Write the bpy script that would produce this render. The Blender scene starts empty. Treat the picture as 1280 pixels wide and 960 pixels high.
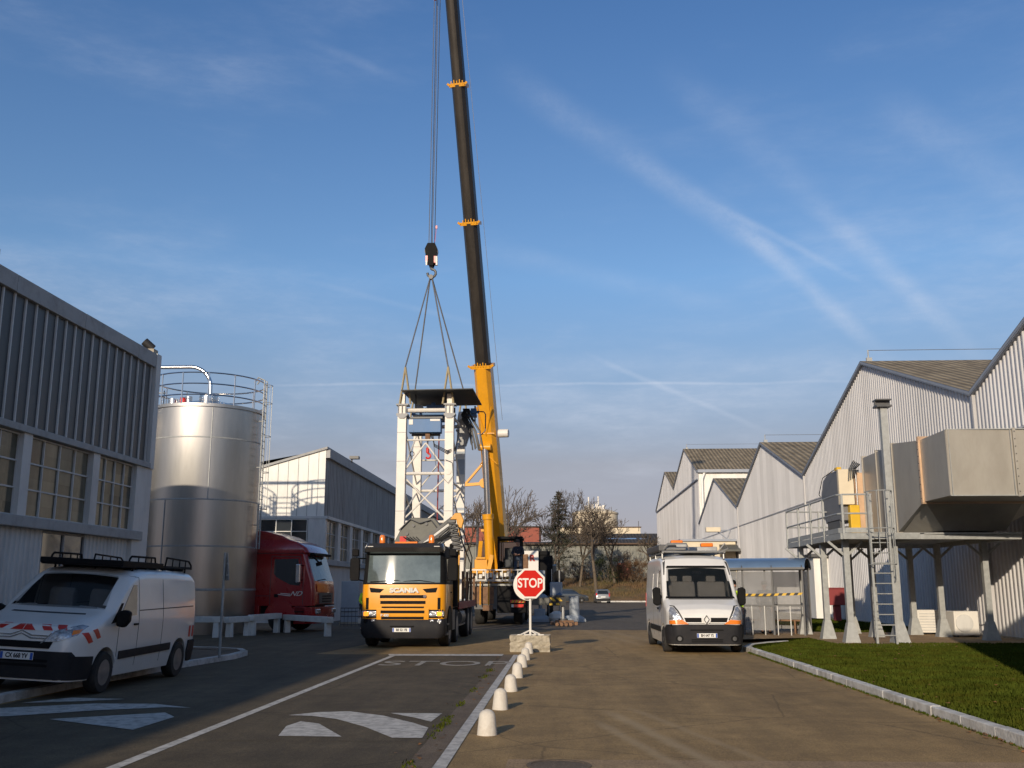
import bpy, bmesh, math, random
from mathutils import Vector, Matrix, Euler
from mathutils.bvhtree import BVHTree
random.seed(7)
R = math.radians
S = bpy.context.scene
COL = S.collection

# ------------------------------------------------------------------ camera
cam_d = bpy.data.cameras.new('camera'); cam = bpy.data.objects.new('camera', cam_d); COL.objects.link(cam)
cam_d.sensor_width = 36; cam_d.lens = 35.0; cam_d.clip_end = 3000
cam.location = (0, 0, 1.65); cam.rotation_euler = (R(90+11.58), 0, R(2.84))
S.camera = cam
S.view_settings.view_transform = 'Standard'; S.view_settings.look = 'None'; S.view_settings.gamma = 1
S.view_settings.exposure = 0.0
SUN_EL, SUN_AZ = 17.7, 15.5          # light travels 15.5 deg to the right of +Y

# ------------------------------------------------------------------ world: sky with faint contrails
W = bpy.data.worlds.new('World'); S.world = W; W.use_nodes = True
nt = W.node_tree; N = nt.nodes; L = nt.links
for n in list(N): N.remove(n)
def nd(t, **k):
    n = N.new(t)
    for a, b in k.items(): setattr(n, a, b)
    return n
def mth(op, a, b=None, c=None, clamp=False):
    n = N.new('ShaderNodeMath'); n.operation = op; n.use_clamp = clamp
    for i, v in enumerate((a, b, c)):
        if v is None: continue
        if isinstance(v, (int, float)): n.inputs[i].default_value = v
        else: L.new(v, n.inputs[i])
    return n.outputs[0]
sky = nd('ShaderNodeTexSky', sky_type='NISHITA'); sky.sun_disc = False
sky.sun_elevation = R(SUN_EL); sky.sun_rotation = R(180+SUN_AZ)
sky.air_density = 1.0; sky.dust_density = 0.6; sky.ozone_density = 2.0; sky.altitude = 100
geo = nd('ShaderNodeTexCoord')
dirn = nd('ShaderNodeVectorMath', operation='NORMALIZE'); L.new(geo.outputs['Generated'], dirn.inputs[0])
wn = nd('ShaderNodeTexNoise'); wn.inputs['Scale'].default_value = 5; wn.inputs['Detail'].default_value = 4
L.new(dirn.outputs[0], wn.inputs['Vector'])
sub = nd('ShaderNodeVectorMath', operation='SUBTRACT'); L.new(wn.outputs['Color'], sub.inputs[0]); sub.inputs[1].default_value = (.5, .5, .5)
scl = nd('ShaderNodeVectorMath', operation='SCALE'); L.new(sub.outputs[0], scl.inputs[0]); scl.inputs['Scale'].default_value = 0.014
wd = nd('ShaderNodeVectorMath', operation='ADD'); L.new(dirn.outputs[0], wd.inputs[0]); L.new(scl.outputs[0], wd.inputs[1])
def dotn(v, const):
    n = nd('ShaderNodeVectorMath', operation='DOT_PRODUCT'); L.new(v, n.inputs[0]); n.inputs[1].default_value = const
    return n.outputs['Value']
def noise(scale, detail, vec, st=(1, 1, 1), rough=.6):
    mp = nd('ShaderNodeMapping'); mp.inputs['Scale'].default_value = st; L.new(vec, mp.inputs['Vector'])
    n = nd('ShaderNodeTexNoise'); n.inputs['Scale'].default_value = scale; n.inputs['Detail'].default_value = detail; n.inputs['Roughness'].default_value = rough
    L.new(mp.outputs[0], n.inputs['Vector']); return n.outputs['Fac']
def mrange(v, a, b, c=0., d=1., smooth=True):
    n = nd('ShaderNodeMapRange'); n.interpolation_type = 'SMOOTHSTEP' if smooth else 'LINEAR'
    L.new(v, n.inputs[0])
    for i, q in enumerate((a, b, c, d)): n.inputs[i+1].default_value = q
    return n.outputs[0]
# contrails: great circles between two compass directions (unit vectors), angular half width, strength
TRAILS = [
 ((-0.0435, 0.8772, 0.4781), (0.0795, 0.9096, 0.4077), 0.02, 0.16),
 ((0.0718, 0.9086, 0.4116), (0.2013, 0.9259, 0.3198), 0.016, 0.24),
 ((0.1789, 0.9242, 0.3375), (0.2942, 0.9296, 0.222), 0.0105, 0.34),
 ((0.1524, 0.9195, 0.3624), (0.2765, 0.9176, 0.2854), 0.0045, 0.2),
 ((0.2471, 0.9033, 0.3508), (0.3688, 0.9034, 0.2185), 0.013, 0.3),
 ((0.3034, 0.8517, 0.4272), (0.4155, 0.8461, 0.334), 0.022, 0.16),
 ((-0.2885, 0.9378, 0.1933), (0.2769, 0.9416, 0.1915), 0.0018, 0.3),
 ((0.0438, 0.9741, 0.2218), (0.1937, 0.9691, 0.1526), 0.0035, 0.22),
 ((-0.0746, 0.9411, 0.3299), (0.1571, 0.9488, 0.2742), 0.014, 0.12),
 ((-0.2321, 0.8359, 0.4973), (-0.1501, 0.8669, 0.4754), 0.006, 0.12),
 ((-0.0483, 0.9742, 0.2204), (0.2736, 0.9389, 0.2088), 0.014, 0.12),
 ((-0.2495, 0.9223, 0.2951), (-0.0798, 0.9625, 0.2592), 0.004, 0.1),
 ((-0.0006, 0.9835, 0.1808), (0.1179, 0.9796, 0.1629), 0.007, 0.16),
 ((0.1162, 0.8739, 0.472), (0.236, 0.8997, 0.3673), 0.02, 0.12),
]
tot = None
streak = noise(9, 5, dirn.outputs[0], (1, 1, 2.2), .7)
streak = mrange(streak, .3, .65)
for a, b, w, s in TRAILS:
    a = Vector(a).normalized(); b = Vector(b).normalized()
    n = a.cross(b).normalized(); m = (b-a).normalized()
    dist = mth('ABSOLUTE', dotn(wd.outputs[0], n))
    core = mrange(dist, 0, w*1.25, 1, 0)
    t = dotn(wd.outputs[0], m); t0, t1 = m.dot(a), m.dot(b); e = (t1-t0)*.22
    rng = mth('MULTIPLY', mrange(t, t0-e, t0+e), mrange(t, t1-e, t1+e, 1, 0))
    v = mth('MULTIPLY', mth('MULTIPLY', core, rng), s*.72)
    tot = v if tot is None else mth('ADD', tot, v)
fth = noise(30, 8, dirn.outputs[0], (1, 1.6, 1), .8)
tot = mth('MULTIPLY', mth('MULTIPLY', tot, mth('MULTIPLY_ADD', streak, .6, .42)), mrange(fth, .3, .7, .62, 1.12))
cir = noise(2.6, 7, wd.outputs[0], (1, 1, 3.5), .62)
cir2 = noise(14, 6, wd.outputs[0], (1, 2.2, 5), .7)
cir = mth('MULTIPLY', mrange(cir, .42, .75, 0, .32), mrange(cir2, .3, .7, .35, 1))
low = nd('ShaderNodeSeparateXYZ'); L.new(dirn.outputs[0], low.inputs[0])
lowm = mrange(low.outputs['Z'], .05, .40, 1.9, .5)
tot = mth('ADD', tot, mth('MULTIPLY', cir, lowm), clamp=True)
lumf = mrange(low.outputs['Z'], 0.0, .5, 1, 0, False)
hz = nd('ShaderNodeMixRGB'); hz.blend_type = 'MULTIPLY'; hz.inputs[0].default_value = 1
hr = nd('ShaderNodeValToRGB'); L.new(low.outputs['Z'], hr.inputs[0])
cr = hr.color_ramp; cr.elements[0].position = .0; cr.elements[0].color = (.56, .51, .80, 1)
e = cr.elements.new(.055); e.color = (.76, .63, .80, 1)
cr.elements[1].position = .6; cr.elements[1].color = (.80, 1.18, 1.62, 1)
e = cr.elements.new(.85); e.color = (.80, 1.0, 1.15, 1)
e = cr.elements.new(.12); e.color = (.98, .72, .73, 1)
e = cr.elements.new(.2); e.color = (1.12, 1.04, 1.10, 1)
e = cr.elements.new(.3); e.color = (1.16, 1.36, 1.55, 1)
L.new(sky.outputs[0], hz.inputs[1]); L.new(hr.outputs[0], hz.inputs[2])
mix = nd('ShaderNodeMixRGB'); L.new(tot, mix.inputs[0]); L.new(hz.outputs[0], mix.inputs[1])
mix.inputs[2].default_value = (8.2, 8.8, 10.2, 1)
bg = nd('ShaderNodeBackground'); bg.inputs['Strength'].default_value = 0.085; L.new(mix.outputs[0], bg.inputs[0])
wo = nd('ShaderNodeOutputWorld'); L.new(bg.outputs[0], wo.inputs[0])

sd = bpy.data.lights.new('sun', 'SUN'); sd.energy = 3.9; sd.angle = R(.53); sd.color = (1, .85, .66)
so = bpy.data.objects.new('sun', sd); COL.objects.link(so)
ld = Vector((math.sin(R(SUN_AZ))*math.cos(R(SUN_EL)), math.cos(R(SUN_AZ))*math.cos(R(SUN_EL)), -math.sin(R(SUN_EL))))
so.rotation_euler = ld.to_track_quat('-Z', 'Y').to_euler(); so.location = (-20, -60, 40)

# ------------------------------------------------------------------ materials
def mat(name, col, rough=.6, metal=0., var=.12, scale=2.5, bump=0., bscale=40, dirt=None, dirtamt=.4, dscale=1.2,
        emit=None, spec=.5, coat=0., aniso=0., alpha=None, trans=0., stretch=(1, 1, 1), cells=None):
    m = bpy.data.materials.new(name); m.use_nodes = True
    t = m.node_tree; b = t.nodes['Principled BSDF']
    b.inputs['Roughness'].default_value = rough; b.inputs['Metallic'].default_value = metal
    b.inputs['Specular IOR Level'].default_value = spec; b.inputs['Coat Weight'].default_value = coat
    b.inputs['Coat Roughness'].default_value = .08
    if aniso:
        b.inputs['Anisotropic'].default_value = aniso
        tg = t.nodes.new('ShaderNodeTangent'); tg.direction_type = 'RADIAL'; tg.axis = 'Z'; t.links.new(tg.outputs[0], b.inputs['Tangent'])
    if trans: b.inputs['Transmission Weight'].default_value = trans
    if alpha is not None: b.inputs['Alpha'].default_value = alpha
    tc = t.nodes.new('ShaderNodeTexCoord'); mp = t.nodes.new('ShaderNodeMapping'); mp.inputs['Scale'].default_value = stretch
    t.links.new(tc.outputs['Object'], mp.inputs['Vector'])
    n = t.nodes.new('ShaderNodeTexNoise'); n.inputs['Scale'].default_value = scale; n.inputs['Detail'].default_value = 6; n.inputs['Roughness'].default_value = .65
    t.links.new(mp.outputs[0], n.inputs['Vector'])
    rp = t.nodes.new('ShaderNodeValToRGB'); t.links.new(n.outputs['Fac'], rp.inputs[0])
    c = Vector(col); rp.color_ramp.elements[0].position = .3; rp.color_ramp.elements[1].position = .7
    rp.color_ramp.elements[0].color = (*(c*(1-var)), 1); rp.color_ramp.elements[1].color = (*[min(1, q*(1+var)) for q in c], 1)
    out = rp.outputs[0]
    if dirt:
        n2 = t.nodes.new('ShaderNodeTexNoise'); n2.inputs['Scale'].default_value = dscale; n2.inputs['Detail'].default_value = 8; n2.inputs['Roughness'].default_value = .7
        t.links.new(mp.outputs[0], n2.inputs['Vector'])
        r2 = t.nodes.new('ShaderNodeMapRange'); r2.inputs[1].default_value = .45; r2.inputs[2].default_value = .72; r2.inputs[4].default_value = dirtamt
        t.links.new(n2.outputs['Fac'], r2.inputs[0])
        mx = t.nodes.new('ShaderNodeMixRGB'); t.links.new(r2.outputs[0], mx.inputs[0]); t.links.new(out, mx.inputs[1]); mx.inputs[2].default_value = (*dirt, 1)
        out = mx.outputs[0]
    if cells:      # each sheet or pane has its own tone
        cy, cz, amt = cells
        mp2 = t.nodes.new('ShaderNodeMapping'); mp2.inputs['Scale'].default_value = (0, 1/cy, 1/cz if cz else 0); t.links.new(tc.outputs['Object'], mp2.inputs['Vector'])
        fl = t.nodes.new('ShaderNodeVectorMath'); fl.operation = 'FLOOR'; t.links.new(mp2.outputs[0], fl.inputs[0])
        wn_ = t.nodes.new('ShaderNodeTexWhiteNoise'); wn_.noise_dimensions = '3D'; t.links.new(fl.outputs[0], wn_.inputs['Vector'])
        m3 = t.nodes.new('ShaderNodeMapRange'); m3.inputs[3].default_value = 1-amt; m3.inputs[4].default_value = 1+amt*.6; t.links.new(wn_.outputs['Value'], m3.inputs[0])
        mx = t.nodes.new('ShaderNodeMixRGB'); mx.blend_type = 'MULTIPLY'; mx.inputs[0].default_value = 1; t.links.new(out, mx.inputs[1]); t.links.new(m3.outputs[0], mx.inputs[2]); out = mx.outputs[0]
    t.links.new(out, b.inputs['Base Color'])
    if rough > .12:
        rr = t.nodes.new('ShaderNodeMapRange'); rr.inputs[3].default_value = rough*.85; rr.inputs[4].default_value = min(1, rough*1.15)
        t.links.new(n.outputs['Fac'], rr.inputs[0]); t.links.new(rr.outputs[0], b.inputs['Roughness'])
    if bump:
        nb = t.nodes.new('ShaderNodeTexNoise'); nb.inputs['Scale'].default_value = bscale; nb.inputs['Detail'].default_value = 4
        t.links.new(mp.outputs[0], nb.inputs['Vector'])
        bp = t.nodes.new('ShaderNodeBump'); bp.inputs['Strength'].default_value = bump; bp.inputs['Distance'].default_value = .02
        t.links.new(nb.outputs['Fac'], bp.inputs['Height']); t.links.new(bp.outputs[0], b.inputs['Normal'])
    if emit:
        b.inputs['Emission Color'].default_value = (*emit[:3], 1); b.inputs['Emission Strength'].default_value = emit[3]
    return m
def ground_mat(name, col, col2, patch=.12, crack=True, streaks=()):
    m = bpy.data.materials.new(name); m.use_nodes = True; t = m.node_tree; b = t.nodes['Principled BSDF']
    def q(ty, **k):
        n = t.nodes.new(ty)
        for a, v in k.items(): n.inputs[a].default_value = v
        return n
    tc = q('ShaderNodeTexCoord')
    n1 = q('ShaderNodeTexNoise', Scale=.22, Detail=8., Roughness=.62); n2 = q('ShaderNodeTexNoise', Scale=90., Detail=3.)
    n3 = q('ShaderNodeTexNoise', Scale=1.6, Detail=9., Roughness=.75); mp = q('ShaderNodeMapping'); mp.inputs['Scale'].default_value = (2.2, .28, 1)
    n4 = q('ShaderNodeTexNoise', Scale=.8, Detail=6., Roughness=.7)
    v = q('ShaderNodeTexVoronoi', Scale=65.)
    for n in (n1, n2, n3, v): t.links.new(tc.outputs['Object'], n.inputs['Vector'])
    t.links.new(tc.outputs['Object'], mp.inputs['Vector']); t.links.new(mp.outputs[0], n4.inputs['Vector'])
    r = q('ShaderNodeValToRGB'); t.links.new(n1.outputs['Fac'], r.inputs[0])
    r.color_ramp.elements[0].position = .35; r.color_ramp.elements[0].color = (*col, 1); r.color_ramp.elements[1].position = .68; r.color_ramp.elements[1].color = (*col2, 1)
    def mulby(src, fac, lo, hi, a=.3, bb=.7):
        mr = q('ShaderNodeMapRange'); mr.inputs[1].default_value = a; mr.inputs[2].default_value = bb; mr.inputs[3].default_value = lo; mr.inputs[4].default_value = hi
        t.links.new(fac, mr.inputs[0]); x = t.nodes.new('ShaderNodeMixRGB'); x.blend_type = 'MULTIPLY'; x.inputs[0].default_value = 1
        t.links.new(src, x.inputs[1]); t.links.new(mr.outputs[0], x.inputs[2]); return x.outputs[0]
    n5 = q('ShaderNodeTexNoise', Scale=28., Detail=5., Roughness=.8); t.links.new(tc.outputs['Object'], n5.inputs['Vector'])
    o = mulby(r.outputs[0], n2.outputs['Fac'], .66, 1.38); o = mulby(o, n5.outputs['Fac'], .74, 1.26); o = mulby(o, n3.outputs['Fac'], 1-patch*2.2, 1+patch*1.6); o = mulby(o, n4.outputs['Fac'], 1-patch*1.6, 1+patch*2)
    o = mulby(o, v.outputs['Distance'], 1.25, .85, 0, .6)
    if crack:
        vc = q('ShaderNodeTexVoronoi', Scale=.32); vc.feature = 'DISTANCE_TO_EDGE'
        ad = t.nodes.new('ShaderNodeMixRGB'); ad.inputs[0].default_value = .16
        t.links.new(tc.outputs['Object'], ad.inputs[1]); t.links.new(n3.outputs['Color'], ad.inputs[2]); t.links.new(ad.outputs[0], vc.inputs['Vector'])
        o = mulby(o, vc.outputs['Distance'], .62, 1, .0, .006)
    for (ax_, ay_, bx_, by_, w_, g_) in streaks:      # dusty wheel tracks worn into the surface
        dx, dy = bx_-ax_, by_-ay_; l = math.hypot(dx, dy); nx, ny = -dy/l, dx/l
        def dp(vx, vy, off):
            n = t.nodes.new('ShaderNodeVectorMath'); n.operation = 'DOT_PRODUCT'; t.links.new(tc.outputs['Object'], n.inputs[0]); n.inputs[1].default_value = (vx, vy, 0)
            s_ = t.nodes.new('ShaderNodeMath'); s_.operation = 'SUBTRACT'; t.links.new(n.outputs['Value'], s_.inputs[0]); s_.inputs[1].default_value = off; return s_.outputs[0]
        def rngn(v_, a_, b_, c_, d_):
            m_ = t.nodes.new('ShaderNodeMapRange'); m_.interpolation_type = 'SMOOTHSTEP'; t.links.new(v_, m_.inputs[0])
            for i_, q_ in enumerate((a_, b_, c_, d_)): m_.inputs[i_+1].default_value = q_
            return m_.outputs[0]
        def mm(op, a_, b_):
            m_ = t.nodes.new('ShaderNodeMath'); m_.operation = op
            for i_, q_ in enumerate((a_, b_)):
                if isinstance(q_, (int, float)): m_.inputs[i_].default_value = q_
                else: t.links.new(q_, m_.inputs[i_])
            return m_.outputs[0]
        ab = mm('ABSOLUTE', mm('ADD', dp(nx, ny, nx*ax_+ny*ay_), mm('MULTIPLY', mm('SUBTRACT', n3.outputs['Fac'], .5), w_*1.3)), 0)
        al = dp(dx/l, dy/l, (dx*ax_+dy*ay_)/l)
        k_ = mm('MULTIPLY', mm('MULTIPLY', rngn(ab, 0, w_, 1, 0), rngn(al, -.4, .6, 0, 1)), mm('MULTIPLY', rngn(al, l-.6, l+.4, 1, 0), g_))
        x = t.nodes.new('ShaderNodeMixRGB'); t.links.new(k_, x.inputs[0]); t.links.new(o, x.inputs[1]); x.inputs[2].default_value = (.42, .32, .19, 1); o = x.outputs[0]
    t.links.new(o, b.inputs['Base Color']); b.inputs['Roughness'].default_value = .82; b.inputs['Specular IOR Level'].default_value = .35
    bp = q('ShaderNodeBump', Strength=.55, Distance=.012); t.links.new(n2.outputs['Fac'], bp.inputs['Height']); t.links.new(bp.outputs[0], b.inputs['Normal'])
    return m
M = {}
M['yard'] = ground_mat('yard_asphalt', (.268, .176, .074), (.355, .238, .102), .13, streaks=((.62, 14.2, 1.75, 8.6, .16, .55), (.42, 13.2, 1.35, 8.6, .13, .5), (.95, 14.6, 2.35, 8.6, .12, .32), (3.2, 30, 1.2, 44, .25, .25), (2.4, 30, .4, 44, .25, .2)))
M['road'] = ground_mat('road_asphalt', (.086, .066, .038), (.120, .092, .054), .16)
M['far_road'] = ground_mat('far_asphalt', (.105, .086, .062), (.135, .11, .08))
M['gutter'] = ground_mat('gutter_concrete', (.14, .105, .072), (.19, .145, .10), .14, False)
M['slab'] = ground_mat('slab_concrete', (.31, .21, .115), (.38, .26, .145), .12, False, streaks=((.62, 14.2, 1.75, 8.6, .16, .5), (.42, 13.2, 1.35, 8.6, .13, .45)))
M['earth'] = ground_mat('earth', (.10, .075, .035), (.085, .085, .03), .2, False)
M['paint'] = mat('road_paint', (.55, .53, .49), .7, var=.14, scale=6, dirt=(.13, .12, .10), dirtamt=.85, dscale=7, bump=.3, bscale=80)
M['kerb'] = mat('kerb_paint', (.62, .61, .58), .8, var=.12, scale=5, dirt=(.22, .20, .17), dirtamt=.8, dscale=3, bump=.5, bscale=25)
M['concrete'] = mat('weathered_concrete', (.42, .37, .28), .9, var=.2, scale=9, dirt=(.14, .12, .09), dirtamt=.8, dscale=6, bump=.9, bscale=18)
M['bollard'] = mat('bollard_paint', (.64, .60, .53), .7, var=.05, scale=8, dirt=(.42, .36, .28), dirtamt=.55, dscale=9, bump=.25, bscale=30)
M['clad'] = mat('pale_cladding', (.60, .59, .585), .5, var=.07, cells=(1.12, 0, .10), scale=.8, dirt=(.33, .32, .31), dirtamt=.45, dscale=.7, stretch=(1, 1, .25))
M['clad_hi'] = mat('pale_cladding_upper', (.58, .575, .575), .5, var=.07, cells=(1.12, 0, .10), scale=.8, dirt=(.32, .32, .32), dirtamt=.45, dscale=.8, stretch=(1, 1, .25))
M['white_wall'] = mat('white_sheet', (.82, .80, .74), .5, var=.05, scale=1.2, dirt=(.5, .46, .4), dirtamt=.4, dscale=1.5, stretch=(1, 1, .3))
M['white_ind'] = mat('white_industrial_paint', (.62, .61, .58), .55, var=.06, scale=1.5, dirt=(.32, .32, .31), dirtamt=.5, dscale=1.4, stretch=(1, 1, .35))
M['cream'] = mat('cream_render', (.72, .62, .45), .8, var=.06, dirt=(.5, .42, .3), dirtamt=.3)
M['grey_panel'] = mat('dark_ribbed_panel', (.060, .068, .072), .45, cells=(.45, 0, .25), var=.25, scale=1.5, dirt=(.06, .055, .045), dirtamt=.6, stretch=(1, 1, .2))
M['grey_rib'] = mat('grey_ribbed_sheet', (.34, .335, .32), .6, var=.14, scale=1.5, dirt=(.12, .12, .11), dirtamt=.7, dscale=2, stretch=(1, 2, .15))
M['flash'] = mat('blue_grey_flashing', (.30, .33, .38), .5, var=.1)
M['fascia'] = mat('weathered_fascia', (.40, .40, .39), .7, var=.15, dirt=(.16, .15, .14), dirtamt=.7, dscale=2.5)
M['galv'] = mat('galvanised_steel', (.36, .37, .36), .55, .2, var=.16, scale=8, dirt=(.25, .25, .23), dirtamt=.4, dscale=5)
M['darksteel'] = mat('dark_steel', (.10, .10, .10), .5, .3, var=.2)
M['stainless'] = mat('brushed_stainless', (.44, .43, .41), .30, 1., var=.05, scale=1.2, aniso=.75, dirt=(.30, .285, .26), dirtamt=.45, dscale=1.1, bump=.10, bscale=1.4, stretch=(1.6, 1.6, .22))
M['stain_pipe'] = mat('polished_tube', (.75, .74, .72), .22, 1., var=.04)
M['duct'] = mat('duct_sheet', (.36, .335, .29), .5, .2, spec=.4, var=.10, scale=1.2, dirt=(.22, .19, .15), dirtamt=.35, dscale=1.6, bump=.08, bscale=3, stretch=(1, 1, .35))
M['copper'] = mat('coppery_tan_panel', (.62, .42, .27), .35, .6, var=.1)  # even tan copper tone, slightly varied
M['fangrey'] = mat('fan_casing_paint', (.16, .16, .165), .5, .1, var=.1)
M['yellowbox'] = mat('yellow_enamel', (.66, .40, .02), .4, var=.08)
M['crane_y'] = mat('crane_yellow', (.76, .34, .012), .35, var=.07, scale=1.5, dirt=(.45, .22, .03), dirtamt=.35, dscale=2, coat=.3)
M['truck_y'] = mat('truck_yellow', (.80, .33, .005), .3, var=.03, coat=.6, dirt=(.55, .30, .05), dirtamt=.2)
M['boom'] = mat('boom_dark', (.030, .025, .020), .45, .2, var=.3, scale=.8, stretch=(4, 4, .4))
M['black'] = mat('black_plastic', (.012, .012, .013), .6, var=.2, spec=.06, dirt=(.02, .019, .017), dirtamt=.5, dscale=4)
M['bumper'] = mat('grey_bumper', (.022, .022, .025), .6, var=.12, spec=.15, dirt=(.045, .04, .036), dirtamt=.5, dscale=3)
M['rubber'] = mat('rubber', (.018, .018, .018), .85, var=.3, dirt=(.07, .06, .05), dirtamt=.5, dscale=5)
M['rim'] = mat('wheel_steel', (.22, .22, .22), .45, .5, var=.15)
M['vanwhite'] = mat('van_white', (.74, .73, .70), .3, var=.02, coat=.6, dirt=(.55, .50, .44), dirtamt=.22, dscale=1.5)
M['vanline'] = mat('panel_gap', (.06, .06, .06), .7)
M['glass'] = mat('dark_glass', (.018, .022, .026), .04, 0, var=.1, spec=.8, coat=.5)
M['tint'] = mat('tinted_windscreen', (.012, .016, .018), .03, 0, var=.1, spec=.8, alpha=.30)
M['cabglass'] = mat('windscreen_glass', (.10, .125, .125), .035, 0, var=.45, scale=1.3, spec=.9)
M['lampglass'] = mat('headlamp_glass', (.42, .43, .45), .12, .5, var=.6, scale=14, spec=.9, coat=1, bump=.6, bscale=30)
M['amber'] = mat('amber_lens', (.85, .22, .02), .2, var=.1, coat=.8)
M['amber_lit'] = mat('amber_lens_lit', (.9, .3, .02), .2, emit=(1, .35, .03, 1.4))
M['redlens'] = mat('red_lens', (.65, .03, .02), .25, coat=.5)
M['chrome'] = mat('chrome', (.75, .75, .76), .12, 1.)
M['redpaint'] = mat('lorry_red', (.30, .010, .012), .28, var=.05, coat=.7, dirt=(.25, .03, .025), dirtamt=.25)
M['red'] = mat('sign_red', (.56, .018, .012), .7, spec=.1, var=.04)
M['dullred'] = mat('dull_red', (.24, .03, .03), .6, var=.1)
M['brickred'] = mat('faded_red_cladding', (.30, .085, .055), .8, var=.15)
M['signwhite'] = mat('sign_white', (.72, .69, .63), .5, var=.04)
M['plate'] = mat('plate_white', (.75, .75, .72), .4, var=.03)
M['plateblue'] = mat('plate_blue', (.03, .10, .42), .4)
M['ink'] = mat('ink', (.02, .02, .02), .6)
M['redstripe'] = mat('reflective_red', (.55, .03, .02), .35)
M['tower'] = mat('tower_white', (.74, .70, .63), .45, var=.04, dirt=(.55, .48, .38), dirtamt=.35, dscale=3)
M['blue'] = mat('machine_blue', (.045, .15, .34), .5, var=.08, dirt=(.06, .12, .22), dirtamt=.4)
M['greygreen'] = mat('loader_grey', (.11, .11, .095), .5, .1, var=.15, dirt=(.05, .05, .04), dirtamt=.5, dscale=3)
M['sheetdark'] = mat('dark_canopy_sheet', (.035, .037, .035), .6, var=.2)
M['ropes'] = mat('steel_rope', (.20, .20, .20), .5, .5)
M['strap'] = mat('webbing', (.33, .27, .16), .8)
M['wood'] = mat('old_timber', (.20, .11, .06), .85, var=.35, scale=6, stretch=(1, 6, 1))
M['barrier'] = mat('barrier_paint', (.66, .66, .62), .6, var=.06, dirt=(.35, .34, .31), dirtamt=.5, dscale=4)
M['curtain'] = mat('curtained_glass', (.135, .12, .080), .12, 0, cells=(.70, .573, .35), var=.35, scale=1.1, spec=.4, stretch=(1, 2, .4))
M['paneglass'] = mat('pane_glass', (.03, .035, .04), .05, 0, spec=.9)
M['roof'] = None
M['panelgrey'] = mat('blue_grey_cast', (.38, .42, .46), .7, var=.1, dirt=(.25, .27, .29), dirtamt=.4)
M['skin'] = mat('skin', (.50, .27, .18), .55, var=.06)
M['hair'] = mat('hair', (.05, .035, .025), .7)
M['navy'] = mat('navy_cloth', (.018, .02, .032), .85, var=.2)
M['jeans'] = mat('jeans', (.03, .045, .075), .85, var=.2)
M['hivis'] = mat('hivis_yellow', (.62, .88, .05), .7, var=.05)
M['greycloth'] = mat('grey_cloth', (.07, .075, .08), .85, var=.2)
M['bark'] = mat('bark', (.13, .10, .07), .9, var=.3, scale=5)
M['twig'] = mat('bare_twig', (.10, .078, .058), .9, var=.25)
M['needle'] = mat('conifer_needles', (.042, .044, .026), .8, var=.45, scale=.9)
M['brushwood'] = mat('brushwood', (.15, .085, .04), .9, var=.4, scale=.6)
M['ivy'] = mat('shrub_leaf', (.07, .085, .03), .8, var=.4, scale=.7)
M['roofblue'] = mat('shelter_roof', (.10, .16, .26), .3, var=.1, coat=.4)
M['silver'] = mat('silver_car', (.20, .21, .22), .35, .4, var=.04, coat=.5)
M['darkcar'] = mat('dark_car', (.07, .08, .09), .3, .4, coat=.5)
M['alu'] = mat('aluminium', (.42, .42, .41), .4, .6, var=.1)
M['hose'] = mat('hydraulic_hose', (.02, .02, .02), .5)

def roof_mat(name, c1, c2, freq, axis):
    m = bpy.data.materials.new(name); m.use_nodes = True; t = m.node_tree; b = t.nodes['Principled BSDF']
    tc = t.nodes.new('ShaderNodeTexCoord'); n = t.nodes.new('ShaderNodeTexNoise'); n.inputs['Scale'].default_value = 1.1; n.inputs['Detail'].default_value = 10; n.inputs['Roughness'].default_value = .8
    t.links.new(tc.outputs['Object'], n.inputs['Vector']); r = t.nodes.new('ShaderNodeValToRGB'); t.links.new(n.outputs['Fac'], r.inputs[0])
    r.color_ramp.elements[0].position = .38; r.color_ramp.elements[0].color = (*c1, 1); r.color_ramp.elements[1].position = .62; r.color_ramp.elements[1].color = (*c2, 1)
    w = t.nodes.new('ShaderNodeTexWave'); w.bands_direction = axis; w.inputs['Scale'].default_value = freq
    t.links.new(tc.outputs['Object'], w.inputs['Vector'])
    mx = t.nodes.new('ShaderNodeMixRGB'); mx.blend_type = 'MULTIPLY'; mx.inputs[0].default_value = .55; t.links.new(r.outputs[0], mx.inputs[1]); t.links.new(w.outputs['Color'], mx.inputs[2])
    t.links.new(mx.outputs[0], b.inputs['Base Color']); b.inputs['Roughness'].default_value = .9
    bp = t.nodes.new('ShaderNodeBump'); bp.inputs['Distance'].default_value = .06; t.links.new(w.outputs['Fac'], bp.inputs['Height']); t.links.new(bp.outputs[0], b.inputs['Normal'])
    return m
M['roof'] = roof_mat('fibre_cement_roof', (.17, .135, .085), (.40, .325, .215), .8, 'X')
M['roofdark'] = roof_mat('dark_tiled_roof', (.055, .045, .035), (.085, .07, .055), .6, 'X')

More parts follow.
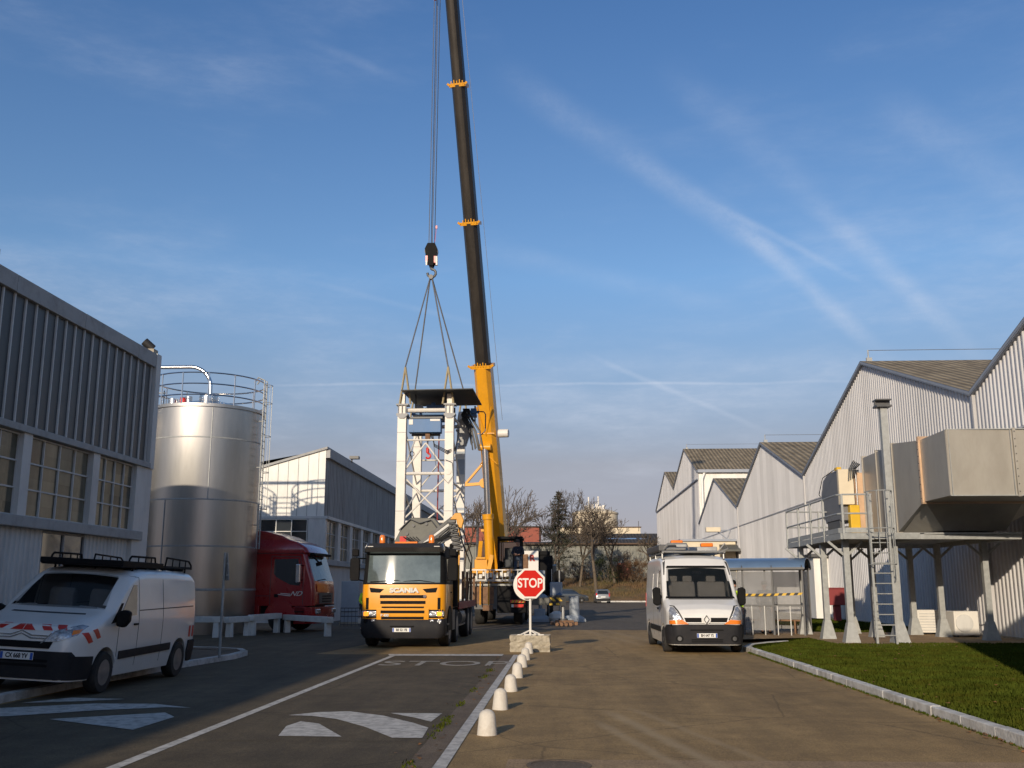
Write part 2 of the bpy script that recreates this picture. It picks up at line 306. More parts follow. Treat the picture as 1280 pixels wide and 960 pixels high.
# ------------------------------------------------------------------ mesh helpers
def rnd(a, b): return random.uniform(a, b)
class MB:
    def __init__(s): s.bm = bmesh.new(); s.T = None
    def v(s, p):
        p = Vector(p)
        return s.bm.verts.new(s.T @ p if s.T is not None else p)
    def face(s, vs):
        try: return s.bm.faces.new(vs)
        except ValueError: return None
    def poly(s, pts): s.face([s.v(p) for p in pts]); return s
    def box(s, x0, x1, y0, y1, z0, z1):
        vs = [s.v(p) for p in ((x0,y0,z0),(x1,y0,z0),(x1,y1,z0),(x0,y1,z0),(x0,y0,z1),(x1,y0,z1),(x1,y1,z1),(x0,y1,z1))]
        for f in ((3,2,1,0),(4,5,6,7),(0,1,5,4),(1,2,6,5),(2,3,7,6),(3,0,4,7)): s.face([vs[i] for i in f])
        return s
    def beam(s, p, q, w, h=None, up=(0, 0, 1)):
        p = Vector(p); q = Vector(q); h = h or w; d = (q-p).normalized(); u = Vector(up)
        if abs(d.dot(u)) > .98: u = Vector((0, 1, 0))
        a = d.cross(u).normalized()*(w/2); b = a.cross(d).normalized()*(h/2)
        c = [s.v(o+k) for o in (p, q) for k in (-a-b, a-b, a+b, -a+b)]
        for f in ((3,2,1,0),(4,5,6,7),(0,1,5,4),(1,2,6,5),(2,3,7,6),(3,0,4,7)): s.face([c[i] for i in f])
        return s
    def cyl(s, p, q, r, r2=None, n=12, cap=True):
        p = Vector(p); q = Vector(q); r2 = r if r2 is None else r2; d = (q-p).normalized()
        a = d.orthogonal().normalized(); b = d.cross(a)
        A = [s.v(p+(a*math.cos(6.28319*i/n)+b*math.sin(6.28319*i/n))*r) for i in range(n)]
        B = [s.v(q+(a*math.cos(6.28319*i/n)+b*math.sin(6.28319*i/n))*r2) for i in range(n)]
        for i in range(n): s.face([A[i], A[(i+1) % n], B[(i+1) % n], B[i]])
        if cap: s.face(A[::-1]); s.face(B)
        return s
    def tube(s, pts, r, n=6, closed=False):
        pts = [Vector(p) for p in pts]; m = len(pts); rings = []; a = None
        for i, p in enumerate(pts):
            if closed: d = pts[(i+1) % m]-pts[i-1]
            else: d = pts[min(i+1, m-1)]-pts[max(i-1, 0)]
            d.normalize()
            if a is None: a = d.orthogonal().normalized()
            a = (a-d*a.dot(d)).normalized(); b = d.cross(a)
            rings.append([s.v(p+(a*math.cos(6.28319*k/n)+b*math.sin(6.28319*k/n))*r) for k in range(n)])
        for i in range(m if closed else m-1):
            A, B = rings[i], rings[(i+1) % m]
            for k in range(n): s.face([A[k], A[(k+1) % n], B[(k+1) % n], B[k]])
        if not closed: s.face(rings[0][::-1]); s.face(rings[-1])
        return s
    def prism(s, pts, ax, a, b):
        f = {'x': lambda u, w, t: (t, u, w), 'y': lambda u, w, t: (u, t, w), 'z': lambda u, w, t: (u, w, t)}[ax]
        A = [s.v(f(u, w, a)) for u, w in pts]; B = [s.v(f(u, w, b)) for u, w in pts]; n = len(pts)
        s.face(A[::-1]); s.face(B)
        for i in range(n): s.face([A[i], A[(i+1) % n], B[(i+1) % n], B[i]])
        return s
    def lathe(s, prof, c=(0, 0, 0), n=32, ax='z'):
        c = Vector(c); rings = []
        for r, z in prof:
            rg = []
            for i in range(n):
                t = 6.2831853*i/n; u, w = r*math.cos(t), r*math.sin(t)
                rg.append(s.v(c+Vector({'z': (u, w, z), 'x': (z, u, w), 'y': (u, z, w)}[ax])))
            rings.append(rg)
        for A, B in zip(rings, rings[1:]):
            for i in range(n): s.face([A[i], A[(i+1) % n], B[(i+1) % n], B[i]])
        if prof[0][0] > 1e-6: s.face(rings[0][::-1])
        if prof[-1][0] > 1e-6: s.face(rings[-1])
        return s
    def loft(s, rings, cap=True):
        rs = [[s.v(p) for p in r] for r in rings]; n = len(rs[0])
        for A, B in zip(rs, rs[1:]):
            for i in range(n): s.face([A[i], A[(i+1) % n], B[(i+1) % n], B[i]])
        if cap: s.face(rs[0][::-1]); s.face(rs[-1])
        return s
    def build(s, name, m, parent=None, world=False, bevel=0, smooth=35, label=None, kind=None, seg=2):
        bm = s.bm; bmesh.ops.remove_doubles(bm, verts=bm.verts, dist=1e-5)
        bmesh.ops.recalc_face_normals(bm, faces=bm.faces)
        me = bpy.data.meshes.new(name); bm.to_mesh(me); bm.free()
        return mk(name, me, m, parent, world, bevel, smooth, label, kind, seg)
def mk(name, me, m, parent=None, world=False, bevel=0, smooth=35, label=None, kind=None, seg=2):
    o = bpy.data.objects.new(name, me); COL.objects.link(o)
    for q in (m if isinstance(m, (list, tuple)) else [m]): me.materials.append(M[q] if isinstance(q, str) else q)
    if smooth and len(me.polygons):
        me.shade_smooth(); me.set_sharp_from_angle(angle=R(smooth))
    if bevel:
        b = o.modifiers.new('bevel', 'BEVEL'); b.width = bevel; b.segments = seg; b.limit_method = 'ANGLE'; b.angle_limit = R(35); b.harden_normals = True
    if parent is not None:
        o.parent = parent
        if world: o.matrix_parent_inverse = wm(parent).inverted()
    if label: o['label'] = label
    if kind: o['kind'] = kind
    return o
def wm(o):
    m = Matrix.LocRotScale(o.location, o.rotation_euler, o.scale)
    return wm(o.parent) @ o.matrix_parent_inverse @ m if o.parent else m
def thing(name, label, cat, loc=(0, 0, 0), rz=0, group=None, kind=None):
    o = bpy.data.objects.new(name, None); COL.objects.link(o); o.location = loc; o.rotation_euler = (0, 0, R(rz)); o.empty_display_size = .3
    return tag(o, label, cat, group, kind)
def tag(o, label=None, cat=None, group=None, kind=None):
    if label: o['label'] = label
    if cat: o['category'] = cat
    if group: o['group'] = group
    if kind: o['kind'] = kind
    return o
KIDS = {}
def copy_tree(o, parent=None, suffix=None):
    c = o.copy(); COL.objects.link(c)
    if parent is not None: c.parent = parent
    for ch in [q for q in list(COL.objects) if q.parent == o and q is not c]: copy_tree(ch, c)
    return c
def text(name, s, size, loc, rot, m, parent, ext=.004, sx=1, sy=1, bold=.0, align='CENTER', world=False, kind=None, shear=0):
    cu = bpy.data.curves.new(name, 'FONT'); cu.body = s; cu.size = size; cu.extrude = ext; cu.align_x = align; cu.align_y = 'CENTER'; cu.offset = bold; cu.shear = shear
    cu.resolution_u = 6
    o = bpy.data.objects.new('tmp', cu); COL.objects.link(o)
    dg = bpy.context.evaluated_depsgraph_get(); dg.update()
    me = bpy.data.meshes.new_from_object(o.evaluated_get(dg)); bpy.data.objects.remove(o); bpy.data.curves.remove(cu)
    me.materials.clear()
    o = mk(name, me, m, parent, world, smooth=0, kind=kind)
    o.location = loc; o.rotation_euler = rot; o.scale = (sx, sy, 1)
    return o
def bvh_of(o):
    me = o.data
    return BVHTree.FromPolygons([v.co.copy() for v in me.vertices], [list(p.vertices) for p in me.polygons])
def decal(name, bvh, pts, ax, m, parent, off=.006, thick=.012, cell=.07, side=1, far=6, label=None, smooth=60):
    """cut a flat polygon into a grid and lay it on the body. ax 'y': (x,z) seen from the front (side=1) or rear (-1);
    ax 'x': (y,z) seen from +x (side=1) or -x (side=-1)"""
    bm = bmesh.new()
    f3 = (lambda u, w: Vector((u, 0, w))) if ax == 'y' else (lambda u, w: Vector((0, u, w)))
    bm.faces.new([bm.verts.new(f3(u, w)) for u, w in pts])
    us = [p[0] for p in pts]; ws = [p[1] for p in pts]
    nu = Vector((1, 0, 0)) if ax == 'y' else Vector((0, 1, 0))
    k = min(us)+cell
    while k < max(us): bmesh.ops.bisect_plane(bm, geom=bm.verts[:]+bm.edges[:]+bm.faces[:], plane_co=nu*k, plane_no=nu); k += cell
    k = min(ws)+cell
    while k < max(ws): bmesh.ops.bisect_plane(bm, geom=bm.verts[:]+bm.edges[:]+bm.faces[:], plane_co=Vector((0, 0, k)), plane_no=Vector((0, 0, 1))); k += cell
    d = Vector((0, side, 0)) if ax == 'y' else Vector((-side, 0, 0))
    base = {}
    for v in bm.verts:
        o = v.co - d*far; h = bvh.ray_cast(o, d)
        if h[0] is None:
            h = bvh.find_nearest(v.co - d*(1.0 if ax == 'x' else -.05)); 
        v.co = h[0] - d*off
    r = bmesh.ops.extrude_face_region(bm, geom=bm.faces[:])
    for v in [g for g in r['geom'] if isinstance(g, bmesh.types.BMVert)]: v.co = v.co + d*thick
    bmesh.ops.recalc_face_normals(bm, faces=bm.faces)
    me = bpy.data.meshes.new(name); bm.to_mesh(me); bm.free()
    return mk(name, me, m, parent, smooth=smooth, label=label)
def interp(t, y):
    if y <= t[0][0]: return t[0][1]
    for (a, b), (c, d) in zip(t, t[1:]):
        if y <= c: return b+(d-b)*(y-a)/(c-a) if c > a else d
    return t[-1][1]
def sheet(name, pts, z, m, label=None, parent=None):
    o = MB().poly([(x, y, z) for x, y in pts]).build(name, m, parent)
    o['kind'] = 'structure'
    return o
def corr_wall(mb, fx, roof, y0, y1, z0, pitch=.28, depth=.045, x0=0., sgn=-1):
    """vertical trapezoid ribs along y, base plane x0, ribs toward sgn"""
    pts = []; y = y0
    while y < y1:
        for f, o in ((0, 0), (.45, 0), (.58, 1), (.87, 1)):
            yy = y+f*pitch
            if yy < y1: pts.append((yy, x0+sgn*depth*o))
        y += pitch
    pts.append((y1, x0))
    prev = None
    for yy, xx in pts:
        a = mb.v((xx, yy, z0(yy) if callable(z0) else z0)); b = mb.v((xx, yy, roof(yy)))
        if prev: mb.face([prev[0], a, b, prev[1]])
        prev = (a, b)
    return mb

# ================================================================== GROUND
sheet('ground', [(-500, -120), (500, -120), (500, 900), (-500, 900)], 0, 'yard')
sheet('road', [(-8.1, -30), (-1.5, -30), (-1.5, 25.9), (-8.1, 25.9)], .004, 'road')
sheet('far_road', [(-40, 43.5), (13.9, 40.5), (13.9, 126), (-40, 126)], .004, 'far_road')
sheet('side_yard', [(-11.6, 27.4), (-9.2, 26.85), (-8.3, 26.25), (-7.9, 25.92), (-6.3, 25.92), (-5.9, 30), (-6.1, 43.4), (-30, 44), (-30, 27.4)], .003, 'road')
sheet('gutter', [(-1.5, -30), (-1.24, -30), (-1.24, 25.9), (-1.5, 25.9)], .004, 'gutter')
sheet('yard_slab', [(-.55, -30), (4.84, -30), (4.84, 10.35), (-.55, 10.3)], .004, 'slab')
def marking(pts, z=.008, name='road_marking'): return sheet(name, pts, z, 'paint')
marking([(-4.27, -8), (-4.13, -8), (-4.15, 25.3), (-4.27, 25.3)], name='centre_line')
marking([(-4.30, 25.3), (-1.5, 25.3), (-1.5, 26.0), (-4.42, 25.9)], .012, name='stop_line')
marking([(-1.22, -8), (-1.08, -8), (-1.12, 25.8), (-1.24, 25.8)], name='edge_line')
M['wornpaint'] = mat('worn_road_paint', (.36, .34, .30), .8, var=.2, scale=6, dirt=(.10, .085, .065), dirtamt=1, dscale=6)
t = text('road_lettering', 'STOP', 2.6, (-2.62, 22.75, .012), (0, 0, 0), 'wornpaint', None, .001, .47, .74, .0, kind='structure')
def arc_band(out, inn): return out+inn[::-1]
# raised table markings on both lanes
sheet('speed_hump', [(-4.05, 11.35), (-1.52, 11.35), (-1.55, 14.1), (-4.05, 14.1)], .006, 'road')
marking([(-3.23, 11.7), (-3.36, 12.5), (-3.30, 12.95), (-3.02, 12.75), (-2.5, 11.67)], .011)
marking([(-3.62, 13.55), (-3.30, 13.9), (-2.9, 14.0), (-2.35, 13.55), (-1.85, 12.85), (-1.62, 12.45), (-1.58, 11.62), (-1.92, 11.62), (-2.4, 12.5), (-2.9, 13.2), (-3.3, 13.5)], .011)
marking([(-2.32, 13.85), (-1.62, 13.85), (-1.66, 13.0), (-1.9, 13.35)], .011)
marking([(-7.9, 13.0), (-7.9, 14.1), (-6.8, 14.75), (-5.9, 14.75), (-5.2, 14.3), (-5.55, 14.35), (-6.4, 13.95), (-7.2, 13.3)], .011)
marking([(-6.56, 13.0), (-5.35, 13.75), (-5.05, 13.3), (-5.08, 12.1)], .011)
marking([(-7.9, 14.75), (-7.5, 15.5), (-6.6, 15.35), (-7.1, 15.05)], .011)
# left pavement island and kerb
cur = [(-8.2, -30), (-8.2, 17.3), (-8.05, 21), (-7.75, 24), (-7.85, 25.3), (-8.3, 26.3), (-9.2, 26.9), (-12, 27.4)]
def offset_poly(p, d):
    out = []
    for i, q in enumerate(p):
        a = Vector(p[max(i-1, 0)]); b = Vector(p[min(i+1, len(p)-1)]); t = (b-a).normalized(); out.append((q[0]-t.y*d, q[1]+t.x*d))
    return out
inn = offset_poly(cur, .16)
mb = MB()
for i in range(len(cur)-1):
    a, b, c, d = cur[i], cur[i+1], inn[i+1], inn[i]
    mb.loft([[(a[0], a[1], -.01), (a[0], a[1], .115), ((a[0]+d[0])/2, (a[1]+d[1])/2, .125), (d[0], d[1], .12), (d[0], d[1], -.01)],
             [(b[0], b[1], -.01), (b[0], b[1], .115), ((b[0]+c[0])/2, (b[1]+c[1])/2, .125), (c[0], c[1], .12), (c[0], c[1], -.01)]], True)
k = mb.build('kerb', 'kerb', kind='structure')
sheet('pavement', [(x-.002, y) for x, y in inn]+[(-11.6, 27.5), (-11.6, -30)], .112, 'gutter')
# right kerb in separate painted stones and the lawn
mb = MB(); y = -12
while y < 27.2:
    j = rnd(-.006, .006); mb.box(4.84+j, 4.99+j, y+.006, y+.994, -.02, .125+rnd(-.006, .006)); y += 1
cc = [(4.86, 27.2), (4.95, 28.2), (5.3, 29.3), (5.9, 30.2), (6.6, 31)]
for a, b in zip(cc, cc[1:]):
    t = (Vector(b)-Vector(a)).normalized(); n = Vector((t.y, -t.x))*.14
    mb.loft([[(a[0], a[1], -.02), (a[0], a[1], .12), (a[0]+n.x, a[1]+n.y, .12), (a[0]+n.x, a[1]+n.y, -.02)], [(b[0], b[1], -.02), (b[0], b[1], .12), (b[0]+n.x, b[1]+n.y, .12), (b[0]+n.x, b[1]+n.y, -.02)]])
mb.build('kerb', 'kerb', kind='structure', bevel=.015)
M['lawnsoil'] = mat('lawn_base', (.032, .044, .004), 1, spec=0, var=.35, scale=1.3, dirt=(.085, .075, .02), dirtamt=.5, dscale=2.5, bump=.6, bscale=30)
sheet('lawn', [(4.985, -12), (13.95, -12), (13.95, 52), (10.5, 52), (8.9, 36.6), (6.6, 31), (5.95, 30.1), (5.4, 29.2), (5.08, 28.2), (4.985, 27.2)], .10, 'lawnsoil')
sheet('platform_paving', [(7.6, 28.6), (9.0, 27.9), (13.9, 30.6), (13.9, 37), (8.0, 37)], .106, 'slab')
sheet('shelter_paving', [(5.2, 31.6), (8.0, 33.1), (9.6, 37), (6.2, 39), (5.0, 36)], .11, 'slab')
# grass blades
def grass(name, region, n, h, m, label, z=.1):
    vs = []; fs = []
    for _ in range(n):
        x, y = region()
        a = rnd(0, 6.28); hh = h*rnd(.5, 1.3); w = .006*rnd(.7, 1.6)*(1+y/16); l = rnd(-.5, .5)*hh
        i = len(vs); vs += [(x-w*math.cos(a), y-w*math.sin(a), z), (x+w*math.cos(a), y+w*math.sin(a), z), (x+l*math.sin(a), y+l*math.cos(a), z+hh)]
        fs.append((i, i+1, i+2))
    me = bpy.data.meshes.new(name); me.from_pydata(vs, [], fs); o = mk(name, me, m, smooth=0)
    return tag(o, label, 'grass', kind='stuff')
M['blade'] = mat('grass_blade', (.052, .068, .010), 1, spec=0, var=.45, scale=1.6, dirt=(.07, .055, .008), dirtamt=.6, dscale=1.4)
def lawn_pt():
    while True:
        y = 10+24*random.random()**1.25; x = rnd(5.02, 13.9)
        if y > 27 and x < 5+(y-27)*.48: continue
        if y > 29.4 and x > 7.7 and not (x > 9.5 and y < 29.8): continue
        if x > .56*y+1.5: continue
        return x, y
grass('lawn_grass', lawn_pt, 75000, .045, 'blade', 'short green grass of the lawn inside the white kerb')
def far_lawn():
    return rnd(9.5, 13.9), rnd(37, 51)
grass('lawn_grass', far_lawn, 9000, .05, 'blade', 'short green grass along the corrugated wall behind the platform')
def weeds():
    y = random.choice([11.9, 12.5, 12.9, 13.3, 15, 9.8, 17, 19.5, 21])+rnd(-.35, .35); return -1.5+random.gauss(0, .03)+rnd(-.02, .05), y
grass('joint_weeds', weeds, 380, .028, 'blade', 'thin line of weeds in the joint beside the road', .004)
def kerbweeds():
    return 4.83-abs(random.gauss(0, .025)), 9+18*random.random()**.6
grass('kerb_weeds', kerbweeds, 1600, .035, 'blade', 'moss and weeds at the foot of the right kerb', .0)
# fallen leaves
mb = MB()
for _ in range(260):
    x, y = lawn_pt() if random.random() < .55 else (4.83-abs(random.gauss(0, .08)), rnd(9, 26)) if random.random() < .6 else (-1.45+random.gauss(0, .12), rnd(9, 25))
    z = .14 if x > 5 else .014; a = rnd(0, 6.28); s = rnd(.02, .04)
    mb.poly([(x+s*math.cos(a+k), y+s*math.sin(a+k), z+rnd(-.008, .012)) for k in (0, 1.3, 3.1, 4.6)])
M['leaf'] = mat('dead_leaf', (.22, .10, .03), .8, var=.5, scale=5)
tag(mb.build('fallen_leaves', 'leaf', smooth=0), 'scattered dead leaves on the lawn and along the kerbs', 'leaves', kind='stuff')
# manhole cover
mb = MB(); mb.lathe([(0, .008), (.27, .008), (.27, .012), (.31, .012), (.31, .006)], (-.05, 9.95, 0), 32)
tag(mb.build('manhole_cover', 'gutter'), 'round iron manhole cover flush with the brown tarmac near the first white bollard', 'manhole')
# oil patches on the yard
M['oil'] = mat('tar_patch', (.07, .06, .05), .6, var=.2)
for cx, cy, rx, ry in ():
    if rx: sheet('tar_patch', [(cx+rx*math.cos(a)*rnd(.8, 1.2), cy+ry*3*math.sin(a)*rnd(.8, 1.2)) for a in [i*.52 for i in range(12)]], .0085, 'oil')

# far bank
def bank():
    mb = MB(); nx, ny = 70, 12; g = []
    for j in range(ny+1):
        row = []
        for i in range(nx+1):
            x = -70+i*2; y = 122+j*2.6
            z = 2.9*min(1, max(0, (y-123)/22))**.8+(rnd(-.18, .18) if 0 < j else 0)
            row.append(mb.v((x, y, z)))
        g.append(row)
    for j in range(ny):
        for i in range(nx): mb.face([g[j][i], g[j][i+1], g[j+1][i+1], g[j+1][i]])
    return mb
M['bank'] = mat('bank_earth', (.16, .095, .045), .95, var=.4, scale=.35, dirt=(.075, .085, .02), dirtamt=.9, dscale=.12, bump=.8, bscale=4)
bank().build('bank', 'bank', kind='structure')
MB().box(4.6, 13.8, 121.2, 121.6, -.02, .16).build('kerb', 'kerb', kind='structure')
sheet('road_marking', [(12, 104), (13.8, 104), (13.8, 106), (12, 107)], .009, 'paint')
def bankgrass():
    return rnd(-25, 26), rnd(122.5, 150)
def bg():
    vs = []; fs = []
    for _ in range(26000):
        x, y = bankgrass(); z = 2.9*min(1, max(0, (y-123)/22))**.8-.1; hh = rnd(.2, .55); a = rnd(0, 6.28); w = .035
        i = len(vs); vs += [(x-w*math.cos(a), y-w*math.sin(a), z), (x+w*math.cos(a), y+w*math.sin(a), z), (x+rnd(-.2, .2), y+rnd(-.2, .2), z+hh)]; fs.append((i, i+1, i+2))
    me = bpy.data.meshes.new('bank_grass'); me.from_pydata(vs, [], fs)
    tag(mk('bank_grass', me, M['bank'], smooth=0), 'rough brown winter grass on the bank below the far warehouse', 'grass', kind='stuff')
bg()

# ================================================================== RIGHT: gabled factory halls
near = [(-14, 8), (-2, 11.7), (9.9, 8), (21.8, 11.8), (33.8, 8.08), (45.5, 11.8), (57.9, 8.0), (69.5, 11.5), (80.1, 7.95), (91.4, 11.35), (102.4, 8.0)]
far = [(102.4, 13.35), (112.8, 17.0), (124.5, 13.7), (134.3, 16.85), (148.3, 12.7)]
def hall(name, label, prof, y0, y1, band, m1, m2, endwall=None):
    h = thing(name, label, 'factory hall', (14, (y0+y1)/2, 0))
    f = lambda y: interp(prof, y)
    corr_wall(MB(), None, lambda y: band, y0, y1, .0, x0=14).build('wall', m1, h, True, smooth=0)
    corr_wall(MB(), None, f, y0, y1, band+.06, x0=13.97).build('gable_cladding', m2, h, True, smooth=0)
    MB().box(13.935 if band < 8 else 13.82, 14.02, y0, y1, band, band+(.062 if band < 8 else .12)).build('flashing_strip', m1 if band < 8 else 'flash', h, True)
    MB().box(13.9, 14.01, y0, y1, -.1, .16).build('plinth', 'concrete', h, True)
    mb = MB(); rf = MB()
    for (a, za), (b, zb) in zip(prof, prof[1:]):
        mb.beam((13.87, a, za+.02), (13.87, b, zb+.02), .12, .15)
        rf.poly([(13.8, a, za+.10), (70, a, za+.10), (70, b, zb+.10), (13.8, b, zb+.10)])
        rf.poly([(13.8, a, za-.02), (13.8, b, zb-.02), (70, b, zb-.02), (70, a, za-.02)])
    mb.build('verge_trim', 'flash', h, True); rf.build('roof', 'roof', h, True, smooth=0)
    mb = MB()
    if endwall:
        pts = [(14.0, endwall[0]), (70, endwall[0]), (70, endwall[1]), (14.0, endwall[1])]
        mb.poly([(x, y0+.0, z) for x, z in pts]).build('end_wall', 'white_wall', h, True)
    mb = MB().poly([(14.02, y1, 0), (70, y1, 0), (70, y1, f(y1)), (14.02, y1, f(y1))])
    mb.build('end_wall', 'clad', h, True)
    return h
hn = hall('factory_hall', 'pale corrugated factory hall with a zigzag row of brown gabled roofs on the right', near, -14, 102.35, 6.4, 'clad', 'clad_hi')
hf = hall('factory_hall', 'taller corrugated hall with high gables farthest away on the right', far, 102.4, 148.3, 12.5, 'clad', 'clad_hi', (6, 13.4))
for p, h_ in ((33.8, 8.2), (57.9, 8.1), (80.1, 8.0)):    # valley joints
    MB().box(13.86, 13.96, p-.07, p+.07, .1, h_).build('downpipe', 'clad', hn, True)
mb = MB(); mb.tube([(14.6, 102.2, 13.2), (14.3, 102.0, 12.5), (14.3, 102.0, 8)], .12); mb.build('downpipe', 'white_wall', hf, True)
mb = MB(); mb.box(13.9, 45, 102.0, 102.4, 13.2, 13.5); mb.build('gutter', 'flash', hf, True)
MB().box(16.2, 19, 102.2, 102.45, 9.9, 11.7).build('louvre', 'greygreen', hf, True)
def doorway(y0, y1, z1):
    d = MB().box(13.2, 13.96, y0, y1, .1, z1).build('door', 'white_wall', hn, True)
    mb = MB(); mb.box(13.05, 13.95, y0-.25, y1+.25, z1, z1+.16); mb.box(13.15, 13.95, y1, y1+.22, .1, z1)
    f = mb.build('door_frame', 'darksteel', d)
    f.matrix_parent_inverse = wm(d).inverted()
    mb = MB(); mb.box(13.17, 13.20, (y0+y1)/2-.03, (y0+y1)/2+.03, .1, z1); g = mb.build('door_joint', 'fascia', d); g.matrix_parent_inverse = wm(d).inverted()
doorway(53.9, 56.9, 3.25)
# lightning wires on the ridges
for ry, rz in ((45.5, 11.8), (69.5, 11.5), (112.8, 17.0)):
    w = thing('roof_wire', {45.5: 'thin wire on short posts along the nearest roof ridge', 69.5: 'thin wire on short posts along the second roof ridge', 112.8: 'thin wire on short posts along the ridge of the tallest hall'}[ry], 'wire', (14.2, ry, rz+.1), group='wires along the roof ridges')
    mb = MB(); mb.cyl((14.2, ry, rz+.1), (14.2, ry, rz+.62), .03); mb.box(14.1, 14.35, ry-.06, ry+.06, rz+.08, rz+.25); mb.build('post', 'galv', w, True)
    mb = MB(); mb.cyl((14.2, ry, rz+.6), (44, ry, rz+.62), .014, n=5); mb.build('wire', 'ropes', w, True)
# annex and its lean-to awning
an = thing('cream_annex', 'low cream annex building standing against the far part of the corrugated hall', 'building', (11.7, 85, 0))
MB().box(9.5, 13.8, 81, 101, 0, 5.3).build('wall', 'cream', an, True)
MB().box(9.4, 13.85, 80.85, 101.1, 5.3, 5.48).build('roof', 'flash', an, True)
mb = MB(); mb.prism([(79.4, 4.6), (81, 5.05), (81, 4.9), (79.4, 4.45)], 'x', 12.5, 13.9); mb.poly([(12.52, 79.4, 4.5), (12.52, 81, 5.0), (12.52, 81, 3.9)]); mb.build('awning', 'greygreen', an, True)
d = MB().box(13.0, 13.7, 80.9, 81, .2, 3.7).build('door', 'greygreen', an, True)
# wall floodlight
fl = thing('wall_floodlight', 'yellowed box floodlight on a bracket high on the corrugated wall', 'floodlight', (13.5, 84, 6.3))
mb = MB(); mb.box(11.9, 13.1, 83.6, 84.3, 6.18, 6.58); mb.build('lamp_housing', 'yellowpale' if False else 'cream', fl, True, bevel=.06)
mb = MB(); mb.cyl((12.9, 84, 6.2), (13.95, 84, 5.4), .05); mb.cyl((12.9, 84, 6.3), (13.95, 84, 6.35), .05); mb.build('bracket', 'flash', fl, True)
# red hose box
rb = thing('red_hose_box', 'dark red hose box on a post at the foot of the corrugated wall', 'hose box', (13.3, 49.5, 0))
mb = MB(); mb.box(12.65, 13.45, 49.2, 49.8, .85, 1.62); mb.build('cabinet', 'dullred', rb, True, bevel=.02)
mb = MB(); mb.box(12.95, 13.25, 49.35, 49.65, .1, .85); mb.build('post', 'dullred', rb, True)
mb = MB(); mb.box(12.6, 13.5, 49.15, 49.85, 1.62, 1.67); mb.build('lid', 'dullred', rb, True)
# out-of-frame annex, a guess put in to cast the shadow on lawn and wall
an2 = thing('shadow_annex', 'guessed white annex outside the view, put in to cast the lawn shadow', 'building', (10.2, 10, 0))
corr_wall(MB(), None, lambda y: 7.25, 8, 12, 0, x0=6.35).build('wall', 'clad', an2, True, smooth=0)
MB().box(6.36, 13.8, 8, 12, 0, 7.25).build('wall', 'white_wall', an2, True)
MB().box(6.28, 13.8, 7.9, 12.05, 7.25, 7.4).build('roof', 'flash', an2, True)

# ================================================================== platform with ventilation duct
pf = thing('steel_platform', 'galvanised steel platform on tall legs with railings along the corrugated wall', 'platform', (10.6, 32.6, .1))
mb = MB(); DZ = 3.22
mb.box(8.12, 13.2, 29.6, 36.4, DZ-.04, DZ); mb.build('deck', 'galv', pf, True)
mb = MB()
for (x0, y0, x1, y1) in ((8.1, 29.5, 8.1, 36.5), (8.1, 29.5, 13.3, 29.9), (8.1, 36.5, 13.3, 36.5), (13.2, 29.9, 13.2, 36.5), (10.4, 29.6, 10.4, 36.5)):
    mb.beam((x0, y0, DZ-.10), (x1, y1, DZ-.10), .12, .17)
mb.build('edge_beam', 'galv', pf, True)
for (x, y) in ((8.25, 35.4), (8.25, 32.4), (8.35, 30.2), (10.1, 33.6), (11.9, 35.3), (12.3, 33.8), (12.9, 31.6), (10.1, 36.2)):
    mb = MB(); mb.box(x-.085, x+.085, y-.09, y+.09, .1, DZ-.16); lg = mb.build('leg', 'galv', pf, True)
    mb = MB()
    mb.loft([[(x-.22, y-.19, .1), (x+.22, y-.19, .1), (x+.22, y+.19, .1), (x-.22, y+.19, .1)], [(x-.098, y-.11, .66), (x+.098, y-.11, .66), (x+.098, y+.11, .66), (x-.098, y+.11, .66)]])
    q = mb.build('base_gusset', 'galv', lg); q.matrix_parent_inverse = wm(lg).inverted()
    mb = MB(); mb.beam((x-.5, y, DZ-.22), (x-.05, y, DZ-.62), .07); mb.beam((x+.5, y, DZ-.22), (x+.05, y, DZ-.62), .07); q = mb.build('knee_brace', 'galv', lg); q.matrix_parent_inverse = wm(lg).inverted()
def railing(pts, posts, hs=(.55, 1.1), r=.026):
    mb = MB()
    for h in hs:
        mb.tube([(x, y, DZ+h) for x, y in pts], r)
    for x, y in posts: mb.box(x-.03, x+.03, y-.03, y+.03, DZ-.2, DZ+1.1)
    for (a, b) in zip(pts, pts[1:]): mb.beam((*a, DZ+.07), (*b, DZ+.07), .01, .14)
    mb.build('railing', 'galv', pf, True)
railing([(8.05, 36.45), (8.05, 29.7), (8.2, 29.5), (9.0, 29.5)], [(8.05, 36.4), (8.05, 34.6), (8.05, 32.9), (8.05, 31.3), (8.15, 29.55), (8.95, 29.5)])
railing([(8.05, 36.45), (11.5, 36.45)], [(9.2, 36.45), (10.3, 36.45), (11.4, 36.45)])
# ladder with hoops
ld_ = thing('access_ladder', 'caged steel ladder rising from the lawn to the platform deck', 'ladder', (9.05, 29.2, .1), group=None)
mb = MB()
for x in (8.78, 9.32): mb.box(x-.03, x+.03, 29.13, 29.19, .1, DZ+1.15)
mb.build('stile', 'galv', ld_, True)
for i in range(11):
    z = .35+i*.285; MB().cyl((8.8, 29.16, z), (9.3, 29.16, z), .017, n=6).build('rung', 'galv', ld_, True)
mb = MB()
for z in (2.3, 3.3, 4.35):
    mb.tube([(9.05+.36*math.cos(a), 29.13-.62*math.sin(a)*(.5+.5), z) for a in [math.pi*i/8 for i in range(9)]], .016, 5)
for a in (.35, 1.0, 1.57, 2.1, 2.8): mb.cyl((9.05+.36*math.cos(a), 29.13-.62*math.sin(a), 2.3), (9.05+.36*math.cos(a), 29.13-.62*math.sin(a), 4.35), .013, n=5)
